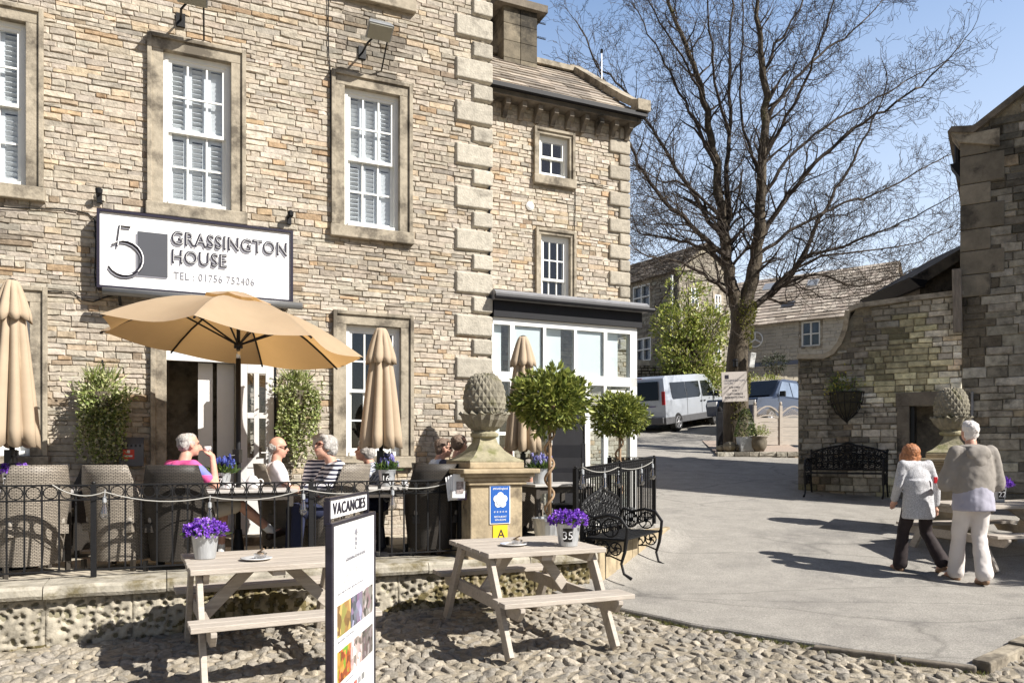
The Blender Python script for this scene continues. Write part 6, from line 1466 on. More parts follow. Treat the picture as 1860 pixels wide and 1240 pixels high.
# ------------------------------------------------------------------ people
M['navystripe'] = mat('navy and white stripes', (.7, .7, .72), .8); 
def stripemat(name, c1, c2, sc_, axis='Z', dist=2.0, th=.5):
    m = mat(name, c1, .85, var=0); nt = m.node_tree; b = nt.nodes['Principled BSDF']; tc = N(nt, 'ShaderNodeTexCoord'); wv = N(nt, 'ShaderNodeTexWave', wave_type='BANDS', bands_direction=axis)
    wv.inputs['Scale'].default_value = sc_; wv.inputs['Distortion'].default_value = dist; wv.inputs['Detail'].default_value = 1; L(nt, tc.outputs['Object'], wv.inputs[0])
    cr = N(nt, 'ShaderNodeValToRGB'); cr.color_ramp.interpolation = 'CONSTANT'; e = cr.color_ramp.elements; e[0].color = (*c1, 1); e[1].color = (*c2, 1); e[1].position = th; L(nt, wv.outputs[0], cr.inputs[0]); L(nt, cr.outputs[0], b.inputs['Base Color']); return m
CL = dict(navystripe=stripemat('navy and white stripes', (.74, .74, .76), (.02, .022, .05), 7.5, 'Z', 1.5, .52),
          pink=stripemat('pink and blue polo cloth', (.72, .10, .30), (.18, .2, .55), 1.5, 'Z', 1.2, .66),
          white=mat('white cotton', (.74, .70, .72), .9, var=.05, vs=6, bump=.4, bs=14), tee=mat('pale blue tee', (.6, .66, .76), .9, var=.05, bump=.4, bs=14), navy=mat('navy cloth', (.02, .025, .06), .85, var=.2),
          check=stripemat('grey blue patterned cloth', (.5, .52, .56), (.16, .18, .25), 14, 'DIAGONAL', 6, .55), jeans=mat('dark denim', (.015, .022, .06), .85, var=.3, vs=20), blacktr=mat('dark brown black trousers', (.022, .014, .015), .8, var=.3, vs=8, bump=.4, bs=12),
          marl=mat('grey marl knit', (.46, .46, .48), .95, var=.5, vs=90, bump=.5, bs=120), sand=mat('sand grey hooded top', (.27, .245, .22), .92, var=.08, vs=8, bump=.5, bs=16), lav=mat('lavender grey cotton', (.36, .35, .42), .9, var=.06, bump=.4, bs=14),
          cream=mat('off white trousers', (.66, .61, .58), .9, var=.05, vs=6, bump=.5, bs=12), shorts=mat('stone shorts', (.45, .4, .33), .9, var=.1), shoe=mat('dark brown shoe', (.035, .022, .016), .5, var=.3), sock=mat('white sock', (.75, .75, .75), .9), sandal=mat('tan sandal', (.2, .12, .07), .6, var=.3))
def person(label, pos, rz, top, legs, hair, hairmat, skin='skin', sc_=1, P=None, look=0, nod=0, glasses=None, shoes='shoe', extra=None, vox=.011, group=None, barefoot=False, sleeve=1.0, longtop=.0, flare=0, shortleg=False):
    t = thing('person', label, 'person', pos, rz, group); t.scale = (sc_,) * 3
    J = dict(pel=(0, 0, .55), chest=(0, -.03, .86), neck=(0, .0, 1.03), head=(0, .045, 1.185),
             sL=(-.185, -.02, .985), eL=(-.24, .03, .73), wL=(-.16, .26, .68), sR=(.185, -.02, .985), eR=(.24, .03, .73), wR=(.16, .26, .68),
             hL=(-.095, .02, .53), kL=(-.12, .44, .54), aL=(-.12, .47, .09), tL=(-.13, .62, .04), hR=(.095, .02, .53), kR=(.12, .44, .54), aR=(.12, .47, .09), tR=(.13, .62, .04))
    if P: J.update(P)
    J = {k: V(v) for k, v in J.items()}
    up = (J['neck'] - J['pel']).normalized()
    # skin: one continuous surface
    b = MB(); pe, ch, ne, hd = J['pel'], J['chest'], J['neck'], J['head']
    Mt = Matrix.Rotation(-math.atan2(up.y, up.z), 4, 'X')
    b.ell(pe, (.15, .105, .12), 16, m=Mt); b.ell(pe.lerp(ch, .5), (.135, .095, .17), 16, m=Mt); b.ell(ch, (.155, .105, .17), 16, m=Mt); b.cap(J['sL'] * .82 + ch * .18 + V((0, 0, .01)), J['sR'] * .82 + ch * .18 + V((0, 0, .01)), .065, .065, 14)
    hm = Matrix.Translation(hd) @ Matrix.Rotation(look, 4, 'Z') @ Matrix.Rotation(-nod, 4, 'X'); r3 = hm.to_3x3().to_4x4()
    b.cap(ch.lerp(ne, .7), ne.lerp(hd, .35), .062, .055, 14)
    b.ell(hm @ V((0, -.012, .03)), (.073, .092, .09), 18, m=r3); b.ell(hm @ V((0, .018, -.035)), (.058, .068, .075), 16, m=r3); b.ell(hm @ V((0, .055, -.085)), (.028, .025, .022), 10, m=r3)
    b.cap(hm @ V((0, .082, .012)), hm @ V((0, .104, -.022)), .008, .013, 8); b.ell(hm @ V((0, .082, -.055)), (.024, .012, .010), 8, m=r3)
    b.ell(hm @ V((0, .076, .03)), (.05, .014, .01), 8, m=r3)
    for q in (-1, 1): b.ell(hm @ V((q * .074, -.005, -.005)), (.012, .02, .032), 8, m=r3)
    for q in 'LR':
        s_, e, w_ = J['s' + q], J['e' + q], J['w' + q]; b.cap(s_, e, .052, .040, 12); b.cap(e, w_, .040, .027, 12)
        d = (w_ - e).normalized(); tgt = J.get('f' + q); d2 = (tgt - w_).normalized() if tgt else (d + V((0, .15, -.15))).normalized()
        sd = d2.cross(V((0, 0, 1))); sd = V((1, 0, 0)) if sd.length < .2 else sd.normalized(); nn = sd.cross(d2)
        pm = w_ + d2 * .05; b.cap(w_, pm, .025, .030, 10); b.cap(pm - sd * .018, pm + sd * .018, .024, .024, 10)
        for k in range(4):
            o = pm + sd * (-.027 + .018 * k) + d2 * .02; l = (.062, .072, .068, .054)[k]; m1 = o + d2 * l * .5; m2 = m1 + (d2 * .7 - nn * .6).normalized() * l * .5
            b.cap(o, m1, .0098, .009, 7); b.cap(m1, m2, .009, .0078, 7)
        th = -1 if q == 'R' else 1; o = w_ + d2 * .02 + sd * .024 * th; m1 = o + (d2 * .6 + sd * th * .7).normalized() * .035; b.cap(o, m1, .012, .0105, 7); b.cap(m1, m1 + d2 * .03, .0105, .009, 7)
        h_, k_, a_, t_ = J['h' + q], J['k' + q], J['a' + q], J['t' + q]; b.cap(h_, k_, .088, .056, 14); b.cap(k_, k_.lerp(a_, .35), .055, .056, 12); b.cap(k_.lerp(a_, .35), a_, .056, .036, 12)
        b.cap(a_ + V((0, -.02, -.03)), a_.lerp(t_, .6), .038, .036, 10); b.cap(a_.lerp(t_, .6), t_, .036, .028, 10)
    RM = lambda v, it=4: (('REMESH', dict(mode='VOXEL', voxel_size=v, use_smooth_shade=True)), ('SMOOTH', dict(iterations=it, factor=.5)))
    b.build('body', M[skin], t, mods=RM(vox, 2))
    # eyes and lips
    s = MB()
    for q in (-1, 1): s.ell(hm @ V((q * .03, .071, .012)), (.012, .008, .006), 8, m=r3)
    s.build('eyes', M['black'] if not glasses else M['black'], t)
    s = MB(); s.ell(hm @ V((0, .089, -.054)), (.021, .007, .005), 8, m=r3); s.build('lips', mat('lips', (.42, .14, .12), .5, var=0), t)
    # clothes
    Tm = CL[top]; s = MB()
    s.ell(pe + up * .02, (.172, .13, .13), 18, m=Mt); s.ell(pe.lerp(ch, .5), (.165, .125, .19), 18, m=Mt); s.ell(ch, (.178, .128, .18), 18, m=Mt); s.cap(J['sL'] * .85 + ch * .15, J['sR'] * .85 + ch * .15, .078, .078, 14); s.ell(ch.lerp(ne, .62), (.11, .085, .07), 14, m=Mt)
    for q in 'LR':
        s_, e, w_ = J['s' + q], J['e' + q], J['w' + q]; f_ = sleeve
        if f_ <= 1: s.cap(s_, s_.lerp(e, f_), .066, .06 - .008 * f_, 14)
        else: s.cap(s_, e, .066, .053, 14); s.cap(e, e.lerp(w_, f_ - 1), .053, .045 if not flare else .05, 14)
    if longtop: s.lathe([(.165, .24), (.178, .12), (.19, 0), (.2, -longtop * .5), (.205, -longtop)], 20, pe, sy=.8)
    fold = bpy.data.textures.get('folds') or bpy.data.textures.new('folds', 'CLOUDS'); fold.noise_scale = .09
    s.build('top', Tm, t, mods=RM(.013, 3) + (('DISPLACE', dict(texture=fold, strength=.016, mid_level=.5)),))
    s = MB(); s.ell(pe, (.165, .125, .13), 16, m=Mt)
    for q in 'LR':
        h_, k_, a_ = J['h' + q], J['k' + q], J['a' + q]; s.cap(h_, k_ if not shortleg else h_.lerp(k_, .85), .1, .073 if not shortleg else .085, 14)
        if not shortleg: e_ = k_.lerp(a_, .97); s.cap(k_, k_.lerp(e_, .5), .07, .064 + flare * .4, 14); s.cap(k_.lerp(e_, .5), e_, .064 + flare * .4, .055 + flare, 14)
    s.build('trousers', CL[legs], t, mods=RM(.013, 3) + (('DISPLACE', dict(texture=fold, strength=.016, mid_level=.5)),))
    for q in 'LR':
        a_, t_ = J['a' + q], J['t' + q]; s = MB(); s.cap(a_ + V((0, -.03, -.045)), a_.lerp(t_, .6) - V((0, 0, .008)), .043, .043, 10); s.cap(a_.lerp(t_, .6) - V((0, 0, .008)), t_, .043, .033, 10)
        if shoes == 'sandal':
            s = MB(); s.cap(a_ + V((0, -.03, -.06)), t_ - V((0, 0, .022)), .036, .034, 10); s.torus(a_ + V((0, .0, -.0)), .045, .008, m=Matrix.Rotation(pi / 2, 4, 'X'), n=12, k=5)
        s.build('shoe', CL[shoes], t, mods=RM(.01, 2))
        if shortleg: s = MB(); k_ = J['k' + q]; s.cap(a_, a_.lerp(k_, .2), .043, .045, 10); s.build('sock', CL['sock'], t)
    # hair
    s = MB(); hp_ = lambda x, y, z, r: s.ell(hm @ V((x, y, z)), r, 16, m=r3)
    if hair == 'short': hp_(0, -.022, .042, (.081, .094, .084)); hp_(0, -.05, -.01, (.074, .055, .075)); hp_(0, -.055, -.06, (.055, .035, .04)); hp_(0, .02, .085, (.06, .06, .035))
    elif hair == 'thin': hp_(0, -.055, .005, (.079, .062, .07)); hp_(0, -.05, .05, (.078, .07, .062)); hp_(.055, -.01, .02, (.026, .05, .035)); hp_(-.055, -.01, .02, (.026, .05, .035)); hp_(0, -.01, .075, (.062, .075, .045))
    elif hair == 'full': hp_(0, -.025, .05, (.094, .10, .095)); hp_(0, -.06, .0, (.09, .075, .09)); hp_(0, .045, .09, (.07, .045, .04)); hp_(.065, .0, .02, (.03, .05, .055)); hp_(-.065, .0, .02, (.03, .05, .055))
    elif hair == 'bob':
        hp_(0, -.025, .045, (.108, .115, .105)); hp_(0, -.06, -.03, (.122, .09, .11)); hp_(.075, -.01, -.04, (.045, .07, .08)); hp_(-.075, -.01, -.04, (.045, .07, .08)); hp_(0, -.095, -.10, (.10, .045, .04)); hp_(.1, -.05, -.10, (.045, .05, .035)); hp_(-.1, -.05, -.10, (.045, .05, .035))
    elif hair == 'fringe': hp_(0, -.062, .0, (.074, .055, .06)); hp_(.055, -.02, .0, (.024, .045, .035)); hp_(-.055, -.02, .0, (.024, .045, .035))
    hf = bpy.data.textures.get('locks') or bpy.data.textures.new('locks', 'CLOUDS'); hf.noise_scale = .025
    s.build('hair', M[hairmat], t, mods=RM(.008, 2) + (('DISPLACE', dict(texture=hf, strength=.016, mid_level=.5)),))
    if glasses:
        s = MB()
        for q in (-1, 1): s.ell(hm @ V((q * .034, .084, .014)), (.028, .01, .02), 12, m=r3); s.tube([hm @ V((q * .06, .08, .02)), hm @ V((q * .078, .0, .012))], .004, 5)
        s.tube([hm @ V((-.012, .09, .018)), hm @ V((.012, .09, .018))], .004, 5); s.build('sunglasses', M['black'] if glasses == 1 else mat('tortoiseshell', (.08, .02, .015), .3, var=.3), t)
    return t, hm, J
def seat_at(px, Y): p = pt(px, YH, Y); return (p.x, p.y, PZ - .02)
G = 'diners on the terrace'
t1, hm, J = person('grey haired man in pink and blue polo drinking with his back to the camera', seat_at(334, 11.62), -.62, 'pink', 'shorts', 'thin', 'greyhair', 'skinr', P=dict(head=(.0, .06, 1.185), eR=(.27, .16, .80), wR=(.10, .24, 1.08), fR=(.03, .2, 1.14), kR=(.17, .50, .60), aR=(.20, .86, .30), tR=(.22, 1.02, .29), kL=(-.06, .46, .55)), look=-.25, nod=-.05, sleeve=.62, group=G, shortleg=True)
s = MB(); s.lathe([(.015, 0), (.03, .02), (.034, .055), (.03, .055), (.02, .01)], 14, (.065, .21, 1.12)); s.torus((.105, .21, 1.15), .014, .004, n=10, k=5); o = s.build('tea_cup', M['china'], smooth=True); o.location = t1.location; o.rotation_euler = t1.rotation_euler; tag(o, 'small white cup raised to the lips of the man in the pink polo', 'cup')
person('man in dark sunglasses and a white polo leaning back and facing right', seat_at(518, 13.25), -1.25, 'white', 'jeans', 'fringe', 'greyhair', 'skinr', P=dict(chest=(0, -.09, .85), neck=(0, -.10, 1.02), head=(0, -.07, 1.17), sL=(-.185, -.09, .97), sR=(.185, -.09, .97), eR=(.24, .02, .73), wR=(.1, .22, .72), eL=(-.24, .02, .73)), nod=.05, look=-.1, glasses=1, sleeve=.6, group=G)
person('grey haired woman in a navy and white striped top and brown sunglasses looking down', seat_at(617, 12.4), 2.05, 'navystripe', 'navy', 'full', 'greyhair', 'skin', P=dict(chest=(0, .03, .86), neck=(0, .09, 1.03), head=(0, .15, 1.165), sL=(-.18, .05, .97), sR=(.18, .05, .97), eL=(-.22, .2, .76), eR=(.22, .2, .76), wL=(-.06, .38, .74), wR=(.06, .38, .74)), nod=-.3, look=.2, glasses=2, sleeve=1.9, group=G)
person('person in a navy striped jumper half hidden behind the striped woman', seat_at(588, 13.9), .9, 'navystripe', 'navy', 'full', 'greyhair', 'skin', P=dict(head=(0, .06, 1.20)), sleeve=1.8, group=G)
person('grey haired person in a patterned blue shirt behind the middle parasol pole', seat_at(690, 14.15), 1.75, 'check', 'jeans', 'full', 'greyhair', 'skin', P=dict(chest=(0, .05, .84), neck=(0, .12, 1.0), head=(0, .18, 1.13), sL=(-.18, .08, .95), sR=(.18, .08, .95), eL=(-.3, .25, .77), wL=(-.22, .42, .86)), nod=-.2, sleeve=.7, group=G)
person('woman with short brown hair and sunglasses in a pale tee shirt facing right', seat_at(797, 14.3), -1.3, 'tee', 'navy', 'short', 'brownhair', 'skin', P=dict(head=(0, .06, 1.17)), glasses=1, sleeve=.55, group=G, look=-.1)
person('man with receding brown hair in a navy shirt seen from behind beside the gate pier', seat_at(829, 13.75), -.75, 'navy', 'jeans', 'thin', 'brownhair', 'skin', P=dict(head=(0, .06, 1.21), neck=(0, 0, 1.05)), sleeve=.6, group=G)
person('bald tanned man mostly hidden behind the gate pier cap', seat_at(934, 15.8), .4, 'sand', 'jeans', 'fringe', 'brownhair', 'skinr', P=dict(chest=(0, .08, .84), neck=(0, .18, .98), head=(0, .26, 1.10)), nod=-.5, sleeve=.6, group=G)
# the walking couple
ST = dict(pel=(0, 0, .93), chest=(0, .0, 1.22), neck=(0, .03, 1.42), head=(0, .08, 1.585), sL=(-.175, .0, 1.385), sR=(.175, .0, 1.385), hL=(-.09, 0, .9), hR=(.09, 0, .9))
GW = 'couple walking away up the lane'
wp = ground_at(1668, 1043)
pw, hm, J = person('ginger haired woman in a grey marl sweater and dark trousers walking away', (wp.x, wp.y, gz(wp.y) + .03), .1, 'marl', 'blacktr', 'bob', 'ginger', 'skin', sc_=.93,
    P=dict(ST, chest=(0, .05, 1.2), neck=(0, .12, 1.38), head=(.02, .22, 1.50), sL=(-.17, .06, 1.36), sR=(.17, .06, 1.36), eL=(-.24, .05, 1.10), wL=(-.2, .2, .9), eR=(.26, .02, 1.08), wR=(.27, .06, .83), fR=(.29, .08, .7),
    kL=(-.13, .12, .5), aL=(-.17, .12, .085), tL=(-.18, .28, .035), kR=(.14, .06, .5), aR=(.22, -.16, .14), tR=(.25, -.02, .04)), nod=-.35, look=.05, sleeve=1.85, longtop=.25, flare=.035, shoes='sandal', group=GW)
s = MB(); s.ell((.0, -.0, 1.37), (.125, .1, .05), 16); s.tube([(-.1, .08, 1.38), (-.09, -.02, 1.40), (.0, -.06, 1.39), (.09, -.01, 1.4), (.1, .08, 1.38)], .03, 8); s.build('cowl_collar', CL['marl'], pw, mods=(('REMESH', dict(mode='VOXEL', voxel_size=.012, use_smooth_shade=True)), ('SMOOTH', dict(iterations=3, factor=.5)))).location = (0, .11, -.01)
wp = ground_at(1768, 1064)
pm_, hm, J = person('white haired man in a sand hooded top and off white trousers walking away', (wp.x, wp.y, gz(wp.y) + .03), -.03, 'sand', 'cream', 'short', 'whitehair', 'skinr', sc_=1.07,
    P=dict(ST, eL=(-.27, .06, 1.10), wL=(-.18, .27, 1.04), eR=(.27, .05, 1.08), wR=(.22, .27, .98), kL=(-.085, .12, .5), aL=(-.075, .2, .085), tL=(-.09, .36, .035), kR=(.075, .03, .5), aR=(.045, -.12, .10), tR=(.06, .03, .035)), nod=-.22, sleeve=1.25, flare=.03, shoes='sandal', group=GW)
RMs = (('REMESH', dict(mode='VOXEL', voxel_size=.013, use_smooth_shade=True)), ('SMOOTH', dict(iterations=4, factor=.5)), ('DISPLACE', dict(texture=bpy.data.textures['folds'], strength=.02, mid_level=.5)))
s = MB(); s.ell((0, -.10, 1.35), (.13, .055, .085), 16); s.ell((0, -.12, 1.28), (.075, .035, .08), 14); s.tube([(-.09, .09, 1.42), (-.12, .0, 1.415), (-.06, -.09, 1.41), (.06, -.09, 1.41), (.12, .0, 1.415), (.09, .09, 1.42)], .032, 8); s.build('hood', CL['sand'], pm_, mods=RMs)
s = MB(); s.ell((0, 0, 1.36), (.2, .11, .1), 18); s.lathe([(.12, 1.42), (.185, 1.33), (.198, 1.2), (.208, 1.05), (.205, .97), (.185, .92)], 22, (0, -.005, 0), sy=.72)
for q in (-1, 1): s.cap((q * .18, .0, 1.37), (q * .265, .04, 1.04), .075, .085, 14)
s.build('loose_back', CL['sand'], pm_, mods=RMs)
s = MB(); s.lathe([(.17, 1.1), (.2, .9), (.207, .76)], 20, (0, 0, 0), sy=.84); s.build('shirt', CL['lav'], pm_, mods=RMs)
s = MB(); s.box((-.215, .34, 1.07), (.04, .02, .07)); s.build('red_phone', mat('red case', (.5, .02, .03), .4), pm_, mods=[BEV(.005)])

# ------------------------------------------------------------------ van and pickup
def loft(mb, prof, hw, cut, inset=0):
    """body from a side profile (y,z) with half width hw(z)"""
    n = len(prof); A = [(-hw(z), y, z) for y, z in prof]; B = [(hw(z), y, z) for y, z in prof]
    mb.add(A + B, [(i, (i + 1) % n, n + (i + 1) % n, n + i) for i in range(n)])
    lo = [i for i in range(n) if prof[i][1] <= cut + 1e-6]; hi = [i for i in range(n) if prof[i][1] >= cut - 1e-6]
    for P_, o in ((A, 1), (B, -1)):
        for idx in (lo, hi): mb.add([P_[i] for i in idx], [tuple(range(len(idx)))[::o]])
def wheel(par, x, y, r, side):
    s = MB(); R90 = Matrix.Rotation(pi / 2, 4, 'Y'); s.lathe([(r * .62, -.1), (r * .95, -.1), (r, -.07), (r, .07), (r * .95, .1), (r * .62, .1)], 28, (x, y, r), m=R90); w_ = s.build('wheel', M['tyre'], par, smooth=False)
    s = MB(); s.lathe([(r * .6, -.02), (r * .64, .1), (r * .6, .105), (r * .5, .07)], 24, (x, y, r), m=R90 if side > 0 else Matrix.Rotation(-pi / 2, 4, 'Y'))
    xo = x + side * .095
    for k in range(6): a = 2 * pi * k / 6; s.beam((xo, y, r), (xo - side * .01, y + r * .6 * cos(a), r + r * .6 * sin(a)), .05, .03, up=(1, 0, 0))
    s.ell((xo, y, r), (.03, .06, .06), 10); s.build('rim', M['alloy'], w_)
M['tyre'] = mat('tyre rubber', (.018, .018, .018), .8, var=.2); M['alloy'] = mat('alloy', (.5, .5, .52), .35, metal=.7); M['silver'] = mat('silver car paint', (.50, .53, .58), .28, metal=.35, var=.04, vs=3, coat=.6); M['bluecar'] = mat('dark blue car paint', (.045, .06, .10), .25, metal=.3, var=.03, coat=.7); M['greytrim'] = mat('grey bumper plastic', (.09, .09, .095), .6)
vr = pt(1212, YH, 41.3); rz = -math.atan2(.6, .8); van = thing('silver_van', 'silver passenger van with dark windows parked beyond the conservatory', 'van', (0, 0, 0), rz)
van.location = (vr.x - .97 * cos(rz), vr.y - .97 * sin(rz), gz(vr.y) + .03); van.rotation_euler = (.105, 0, rz)
hwv = lambda z: .96 if z < 1.12 else .96 - .13 * (z - 1.12) / .85
s = MB(); loft(s, [(0, .36), (5.2, .3), (5.27, .62), (5.2, .95), (4.75, 1.12), (4.05, 1.78), (3.65, 1.94), (3.0, 1.97), (.3, 1.96), (.12, 1.88), (.05, 1.5), (0, 1.12), (-.02, .75)], hwv, 1.12)
s.build('body', M['silver'], van, mods=[BEV(.04, 3)])
s = MB(); e = .012
def sidepane(s, poly, side=1, off=.012):
    q = [(side * (hwv(z) + off), y, z) for y, z in poly]; s.add(q, [tuple(range(len(q)))]); return s
for P_ in ([(.55, 1.2), (.62, 1.14), (1.75, 1.14), (1.75, 1.72), (.55, 1.72)], [(1.79, 1.14), (2.85, 1.14), (2.98, 1.22), (2.98, 1.72), (1.79, 1.72)], [(3.15, 1.14), (4.3, 1.12), (4.2, 1.28), (3.75, 1.72), (3.15, 1.72)]):
    for q in (-1, 1): s = MB(); sidepane(s, P_, q); s.build('window', M['darkglass'], van)
s = MB(); s.add([(-.72, -.01, 1.14), (.72, -.01, 1.14), (.68, .08, 1.78), (-.68, .08, 1.78)], [(0, 1, 2, 3)]); s.v = [(x, y - .035, z) for x, y, z in s.v]; s.build('rear_window', M['darkglass'], van)
s = MB(); s.add([(-.8, 4.76, 1.16), (.8, 4.76, 1.16), (.74, 4.08, 1.8), (-.74, 4.08, 1.8)], [(0, 1, 2, 3)]); s.v = [(x, y + .03, z + .02) for x, y, z in s.v]; s.build('windscreen', M['darkglass'], van)
s = MB(); s.box((0, 2.6, .42), (1.96, 5.28, .24)); s.box((0, -.06, .44), (1.8, .14, .22)); s.build('bumper_trim', M['greytrim'], van, mods=[BEV(.02)])
for q in (-1, 1):
    s = MB(); s.box((q * .90, -.025, 1.2), (.12, .06, .46)); s.build('tail_light', mat('tail light', (.35, .015, .02), .2, var=.3, coat=.5), van, mods=[BEV(.01)])
    wheel(van, q * .88, .95, .33, q); wheel(van, q * .88, 4.3, .33, q)
    s = MB(); s.box((q * 1.08, 4.2, 1.2), (.16, .12, .22)); s.build('mirror', M['black'], van, mods=[BEV(.02)])
    for y in (3.0, 3.3): s = MB(); s.box((q * .975, y, .98), (.03, .14, .04)); s.build('handle', M['black'], van)
s = MB(); s.box((0, -.05, .70), (.52, .012, .11)); pl = s.build('number_plate', mat('plate', (.62, .6, .45), .5), van); text('YK63 GGZ', .085, M['textb'], pl, (0, -.058, .67), align='CENTER', fit=.44, ext=.001)
s = MB(); s.box((.0, -.04, .93), (1.2, .02, .03)); s.build('chrome_strip', mat('purple strip', (.08, .04, .2), .4), van); s = MB(); s.box((0, -.015, 1.9), (.22, .03, .03)); s.build('brake_light', mat('brake light', (.2, .01, .01), .3), van); s = MB(); s.lathe([(.05, 0), (.05, .01)], 12, (.1, -.04, .86), m=Matrix.Rotation(pi / 2, 4, 'X')); s.build('round_sticker', mat('red sticker', (.5, .1, .08), .5), van)
for y in (1.77, 3.06): s = MB(); s.box((.965, y, 1.0), (.008, .012, .9)); s.build('door_seam', M['greytrim'], van)
pr = pt(1395, YH, 43.0); pk = thing('blue_pickup', 'dark blue pickup truck parked behind the fence beyond the trunk', 'pickup truck', (pr.x, pr.y, gz(pr.y) + .02), math.atan2(-.70, -.71) - pi / 2)
hwp = lambda z: .93 if z < 1.05 else .93 - .2 * (z - 1.05) / .7
s = MB(); loft(s, [(-2.6, .5), (2.5, .45), (2.6, .8), (2.5, 1.0), (1.35, 1.1), (.6, 1.68), (.3, 1.76), (-.7, 1.76), (-1.1, 1.12), (-2.6, 1.08)], hwp, 1.12 if False else 1.1); s.build('body', M['bluecar'], pk, mods=[BEV(.04, 3)])
hwv2 = hwp
for P_ in ([(-.85, 1.14), (-.05, 1.14), (-.05, 1.66), (-.62, 1.66)], [(.02, 1.14), (1.1, 1.14), (.5, 1.66), (.02, 1.66)]):
    for q in (-1, 1): s = MB(); s.add([(q * (hwp(z) + .012), y, z) for y, z in P_], [tuple(range(4))]); s.build('window', mat('pickup side glass', (.16, .2, .27), .08, var=.3, vs=2, spec=.9), pk)
s = MB(); s.add([(-.82, 1.32, 1.14), (.82, 1.32, 1.14), (.7, .62, 1.69), (-.7, .62, 1.69)], [(0, 1, 2, 3)]); s.v = [(x, y + .02, z + .02) for x, y, z in s.v]; s.build('windscreen', M['darkglass'], pk)
for q in (-1, 1):
    wheel(pk, q * .85, 1.6, .36, q); wheel(pk, q * .85, -1.6, .36, q); s = MB(); s.box((q * 1.04, 1.0, 1.2), (.2, .1, .18)); s.build('mirror', M['black'], pk, mods=[BEV(.02)]); s = MB(); s.box((q * .7, 2.56, .85), (.36, .08, .16)); s.build('headlight', M['china'], pk)
s = MB(); s.box((0, 2.6, .8), (.8, .06, .25)); s.build('grille', M['black'], pk)
bx = pt(1437, 708, 44.5); s = MB(); s.box((0, 0, 0), (.5, .3, .38)); o = s.build('white_crate', M['signw'], mods=[BEV(.02)]); o.location = bx; tag(o, 'plain white crate standing on the garden wall behind the pickup', 'crate')

# ------------------------------------------------------------------ round the tree: bed, fence, planters, notice
a, b = pt(1303, YH, 31.5), pt(1470, YH, 31.0); f_ = Frame(a.x, a.y, math.atan2(b.y - a.y, b.x - a.x)); l = (b - a).length; gb = gz(a.y)
t = thing('raised_bed', 'low stone edged gravel bed round the foot of the tree', 'raised bed', (a.x, a.y, 0), f_.a)
mb = MB(); stones(mb, 0, l, gb - .1, gb + .15, ch=(.1, .13), cl=(.2, .5), P=PAL_R, dep=.05, mort=(.1, .09, .07)); mb.bb(0, l, .01, .25, gb - .1, gb + .15, (.3, .27, .2)); mb.build('edging', M['rubble'], t)
s = MB(); s.add([(0, .2, gb + .11), (l, .2, gb + .11), (l, 3.8, gb + .52), (0, 3.8, gb + .52)], [(0, 1, 2, 3)]); s.build('gravel', mat('pinkish gravel', (.36, .29, .24), .95, var=.4, vs=40, bump=.8, bs=90), t)
def zb(Y): return gz(K * Y) + .12
fa = pt(1371, YH, 34.5); tf = thing('trellis_fence', 'taupe wooden fence panels with arched lattice tops beside the tree', 'fence', (fa.x, fa.y, 0), radians(8)); pw_ = .78
for k in range(3):
    x0 = k * pw_; z0 = zb(34.5) - .1; s = MB()
    s.bb(x0 - .04, x0 + .04, -.04, .04, z0, z0 + 1.22); s.ell((x0, 0, z0 + 1.28), (.045, .045, .06), 8); s.build('post', M['picnic'], tf)
    if k == 2 and False: break
    s = MB()
    for j in range(6): s.bb(x0 + .04, x0 + pw_ - .04, -.01 + .004 * (j % 2), .012 + .004 * (j % 2), z0 + .1 + j * .13, z0 + .1 + j * .13 + .122)
    def arc(u_): return .10 * sin(pi * u_)
    for q, zz in ((0, 1.0), (1, .86)):
        for i in range(12): u0, u1 = i / 12, (i + 1) / 12; s.beam((x0 + .04 + (pw_ - .08) * u0, 0, z0 + zz + (.2 if q == 0 else .08) * sin(pi * u0)), (x0 + .04 + (pw_ - .08) * u1, 0, z0 + zz + (.2 if q == 0 else .08) * sin(pi * u1)), .03, .035)
    s.build('panel', M['picnic'], tf)
    s = MB()
    for i in range(15):
        for d in (-1, 1):
            u_ = i / 14; x = x0 + .05 + (pw_ - .1) * u_; zt_ = z0 + 1.0 + .2 * sin(pi * u_); zl = z0 + .86 + .08 * sin(pi * u_); dx = d * (zt_ - zl) * .8; x2 = min(max(x + dx, x0 + .04), x0 + pw_ - .04); s.beam((x, .01 * d, zl), (x2, .01 * d, zt_ - .02), .012, .006)
    s.build('lattice', M['picnic'], tf)
q = gp(1307, 32.5); t = thing('timber_post', 'dark square timber post on the left of the tree trunk', 'post', q); s = MB(); s.box((0, 0, .55), (.15, .15, 1.2)); s.build('shaft', M['blackp'], t, mods=[BEV(.01)]); s = MB(); s.ell((0, 0, 1.2), (.07, .07, .09), 10); s.build('finial', M['blackp'], t)
q = gp(1354, 32.2, .12); t = thing('planter', 'square zinc planter holding a dark conical evergreen', 'planter', q); s = MB(); s.box((0, 0, .18), (.34, .34, .38), taper=1.12); s.build('box', M['zinc'], t)
mb = MB(); rnd = random.Random(3)
for _ in range(1600): z = rnd.random() ** 1.2; r = .24 * (1 - z) ** .6 + .03; a = rnd.uniform(0, 6.28); leaf(mb, V((r * cos(a), r * sin(a), .38 + z * .72)), .05, rnd.choice([(.06, .09, .03), (.1, .13, .04), (.04, .06, .02), (.16, .2, .06)]), V((cos(a), sin(a), .6)), .5, rnd)
mb.build('foliage', M['leaf'], t)
q = gp(1378, 32.0, .12); t = thing('planter', 'round mossy stone pot with a loose pale green plant', 'planter', q); s = MB(); s.lathe([(.13, 0), (.2, .12), (.22, .26), (.19, .33), (.23, .37), (.23, .4), (.18, .4)], 20); s.build('pot', M['terra'], t, smooth=True)
mb = MB()
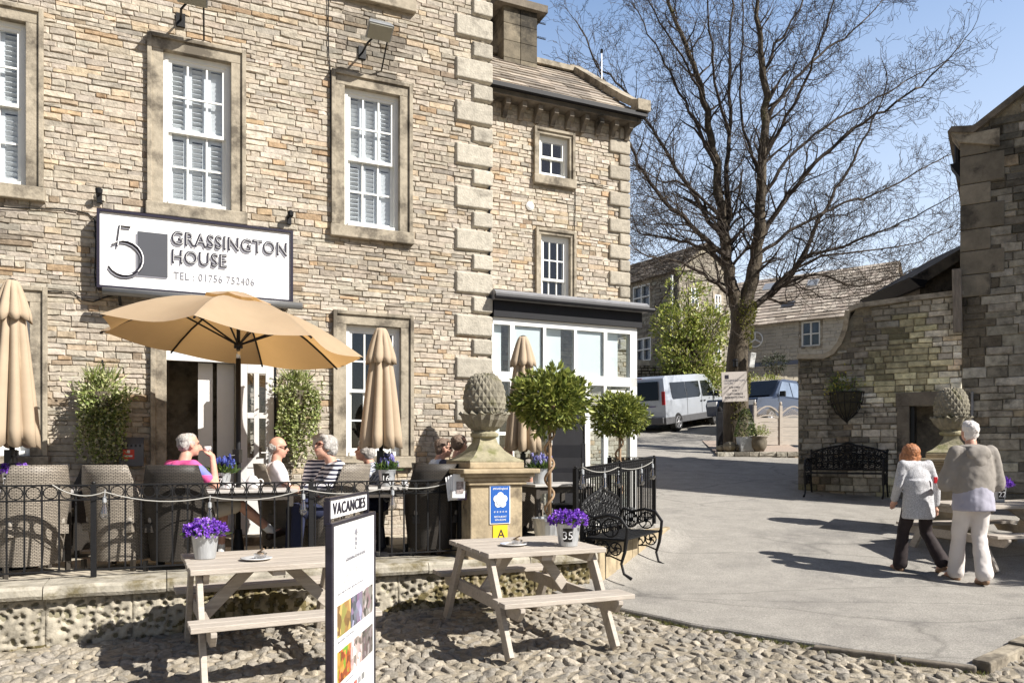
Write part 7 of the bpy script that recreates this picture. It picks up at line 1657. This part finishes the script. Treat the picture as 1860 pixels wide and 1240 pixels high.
for _ in range(420): d = V((rnd.gauss(0, 1), rnd.gauss(0, 1), abs(rnd.gauss(0, 1)))); leaf(mb, V((d.x * .12, d.y * .12, .42 + d.z * .13)), .06, rnd.choice([(.3, .34, .12), (.2, .25, .08), (.4, .4, .2)]), V((d.x, d.y, 1)), .4, rnd)
mb.build('foliage', M['leaf'], t)
q = gp(1325, 32.3, .12); t = thing('rock_pile', 'few mossy rocks at the foot of the tree', 'rocks', q)
for x, y, r in ((0, 0, .2), (.25, .05, .15), (-.2, .1, .14)): s = MB(); s.ell((x, y, r * .5), (r, r * .8, r * .7), 7); s.build('rock', M['rubble2'] if 'rubble2' in M else M['mossstone'], t)
q = pt(1334, 702, 32.7); t = thing('car_park_notice', 'tilted cream notice on the tree reading car park for customers and residents only', 'notice', q, .02); t.rotation_euler = (0, radians(-2), .0)
s = MB(); s.box((0, 0, 0), (.68, .03, .80)); s.build('panel', mat('cream notice board', (.55, .50, .46), .6, var=.05), t)
s = MB(); s.box((-.2, -.018, .27), (.1, .006, .1)); s.build('emblem', M['textb'], t)
for body, z, w_, mt in (('GRASSINGTON', .14, .56, 'textg'), ('HOUSE', .07, .24, 'textg'), ('CAR PARK', -.04, .3, 'textb'), ('FOR', -.13, .12, 'textb'), ('CUSTOMERS &', -.22, .44, 'textb'), ('RESIDENTS ONLY', -.31, .54, 'textb')): text(body, .07, M[mt], t, (0 if body != 'HOUSE' else -.16, -.017, z), align='CENTER', fit=w_, ext=.001)
q = pt(1336, 660, 33.0); t = thing('lantern', 'small black lantern hanging on the trunk above the notice', 'lantern', q); s = MB(); s.lathe([(.05, -.1), (.07, -.08), (.07, .06), (.09, .07), (.02, .14)], 8); s.build('case', M['iron'], t)
q = pt(1366, 654, 32.9); t = thing('nest_box', 'small pale box fixed to the right side of the trunk', 'nest box', q); s = MB(); s.box((0, 0, 0), (.14, .12, .4), m=Matrix.Rotation(.15, 4, 'Y')); s.build('box', M['whitewood'], t, mods=[BEV(.01)])
bpy.context.view_layer.update()
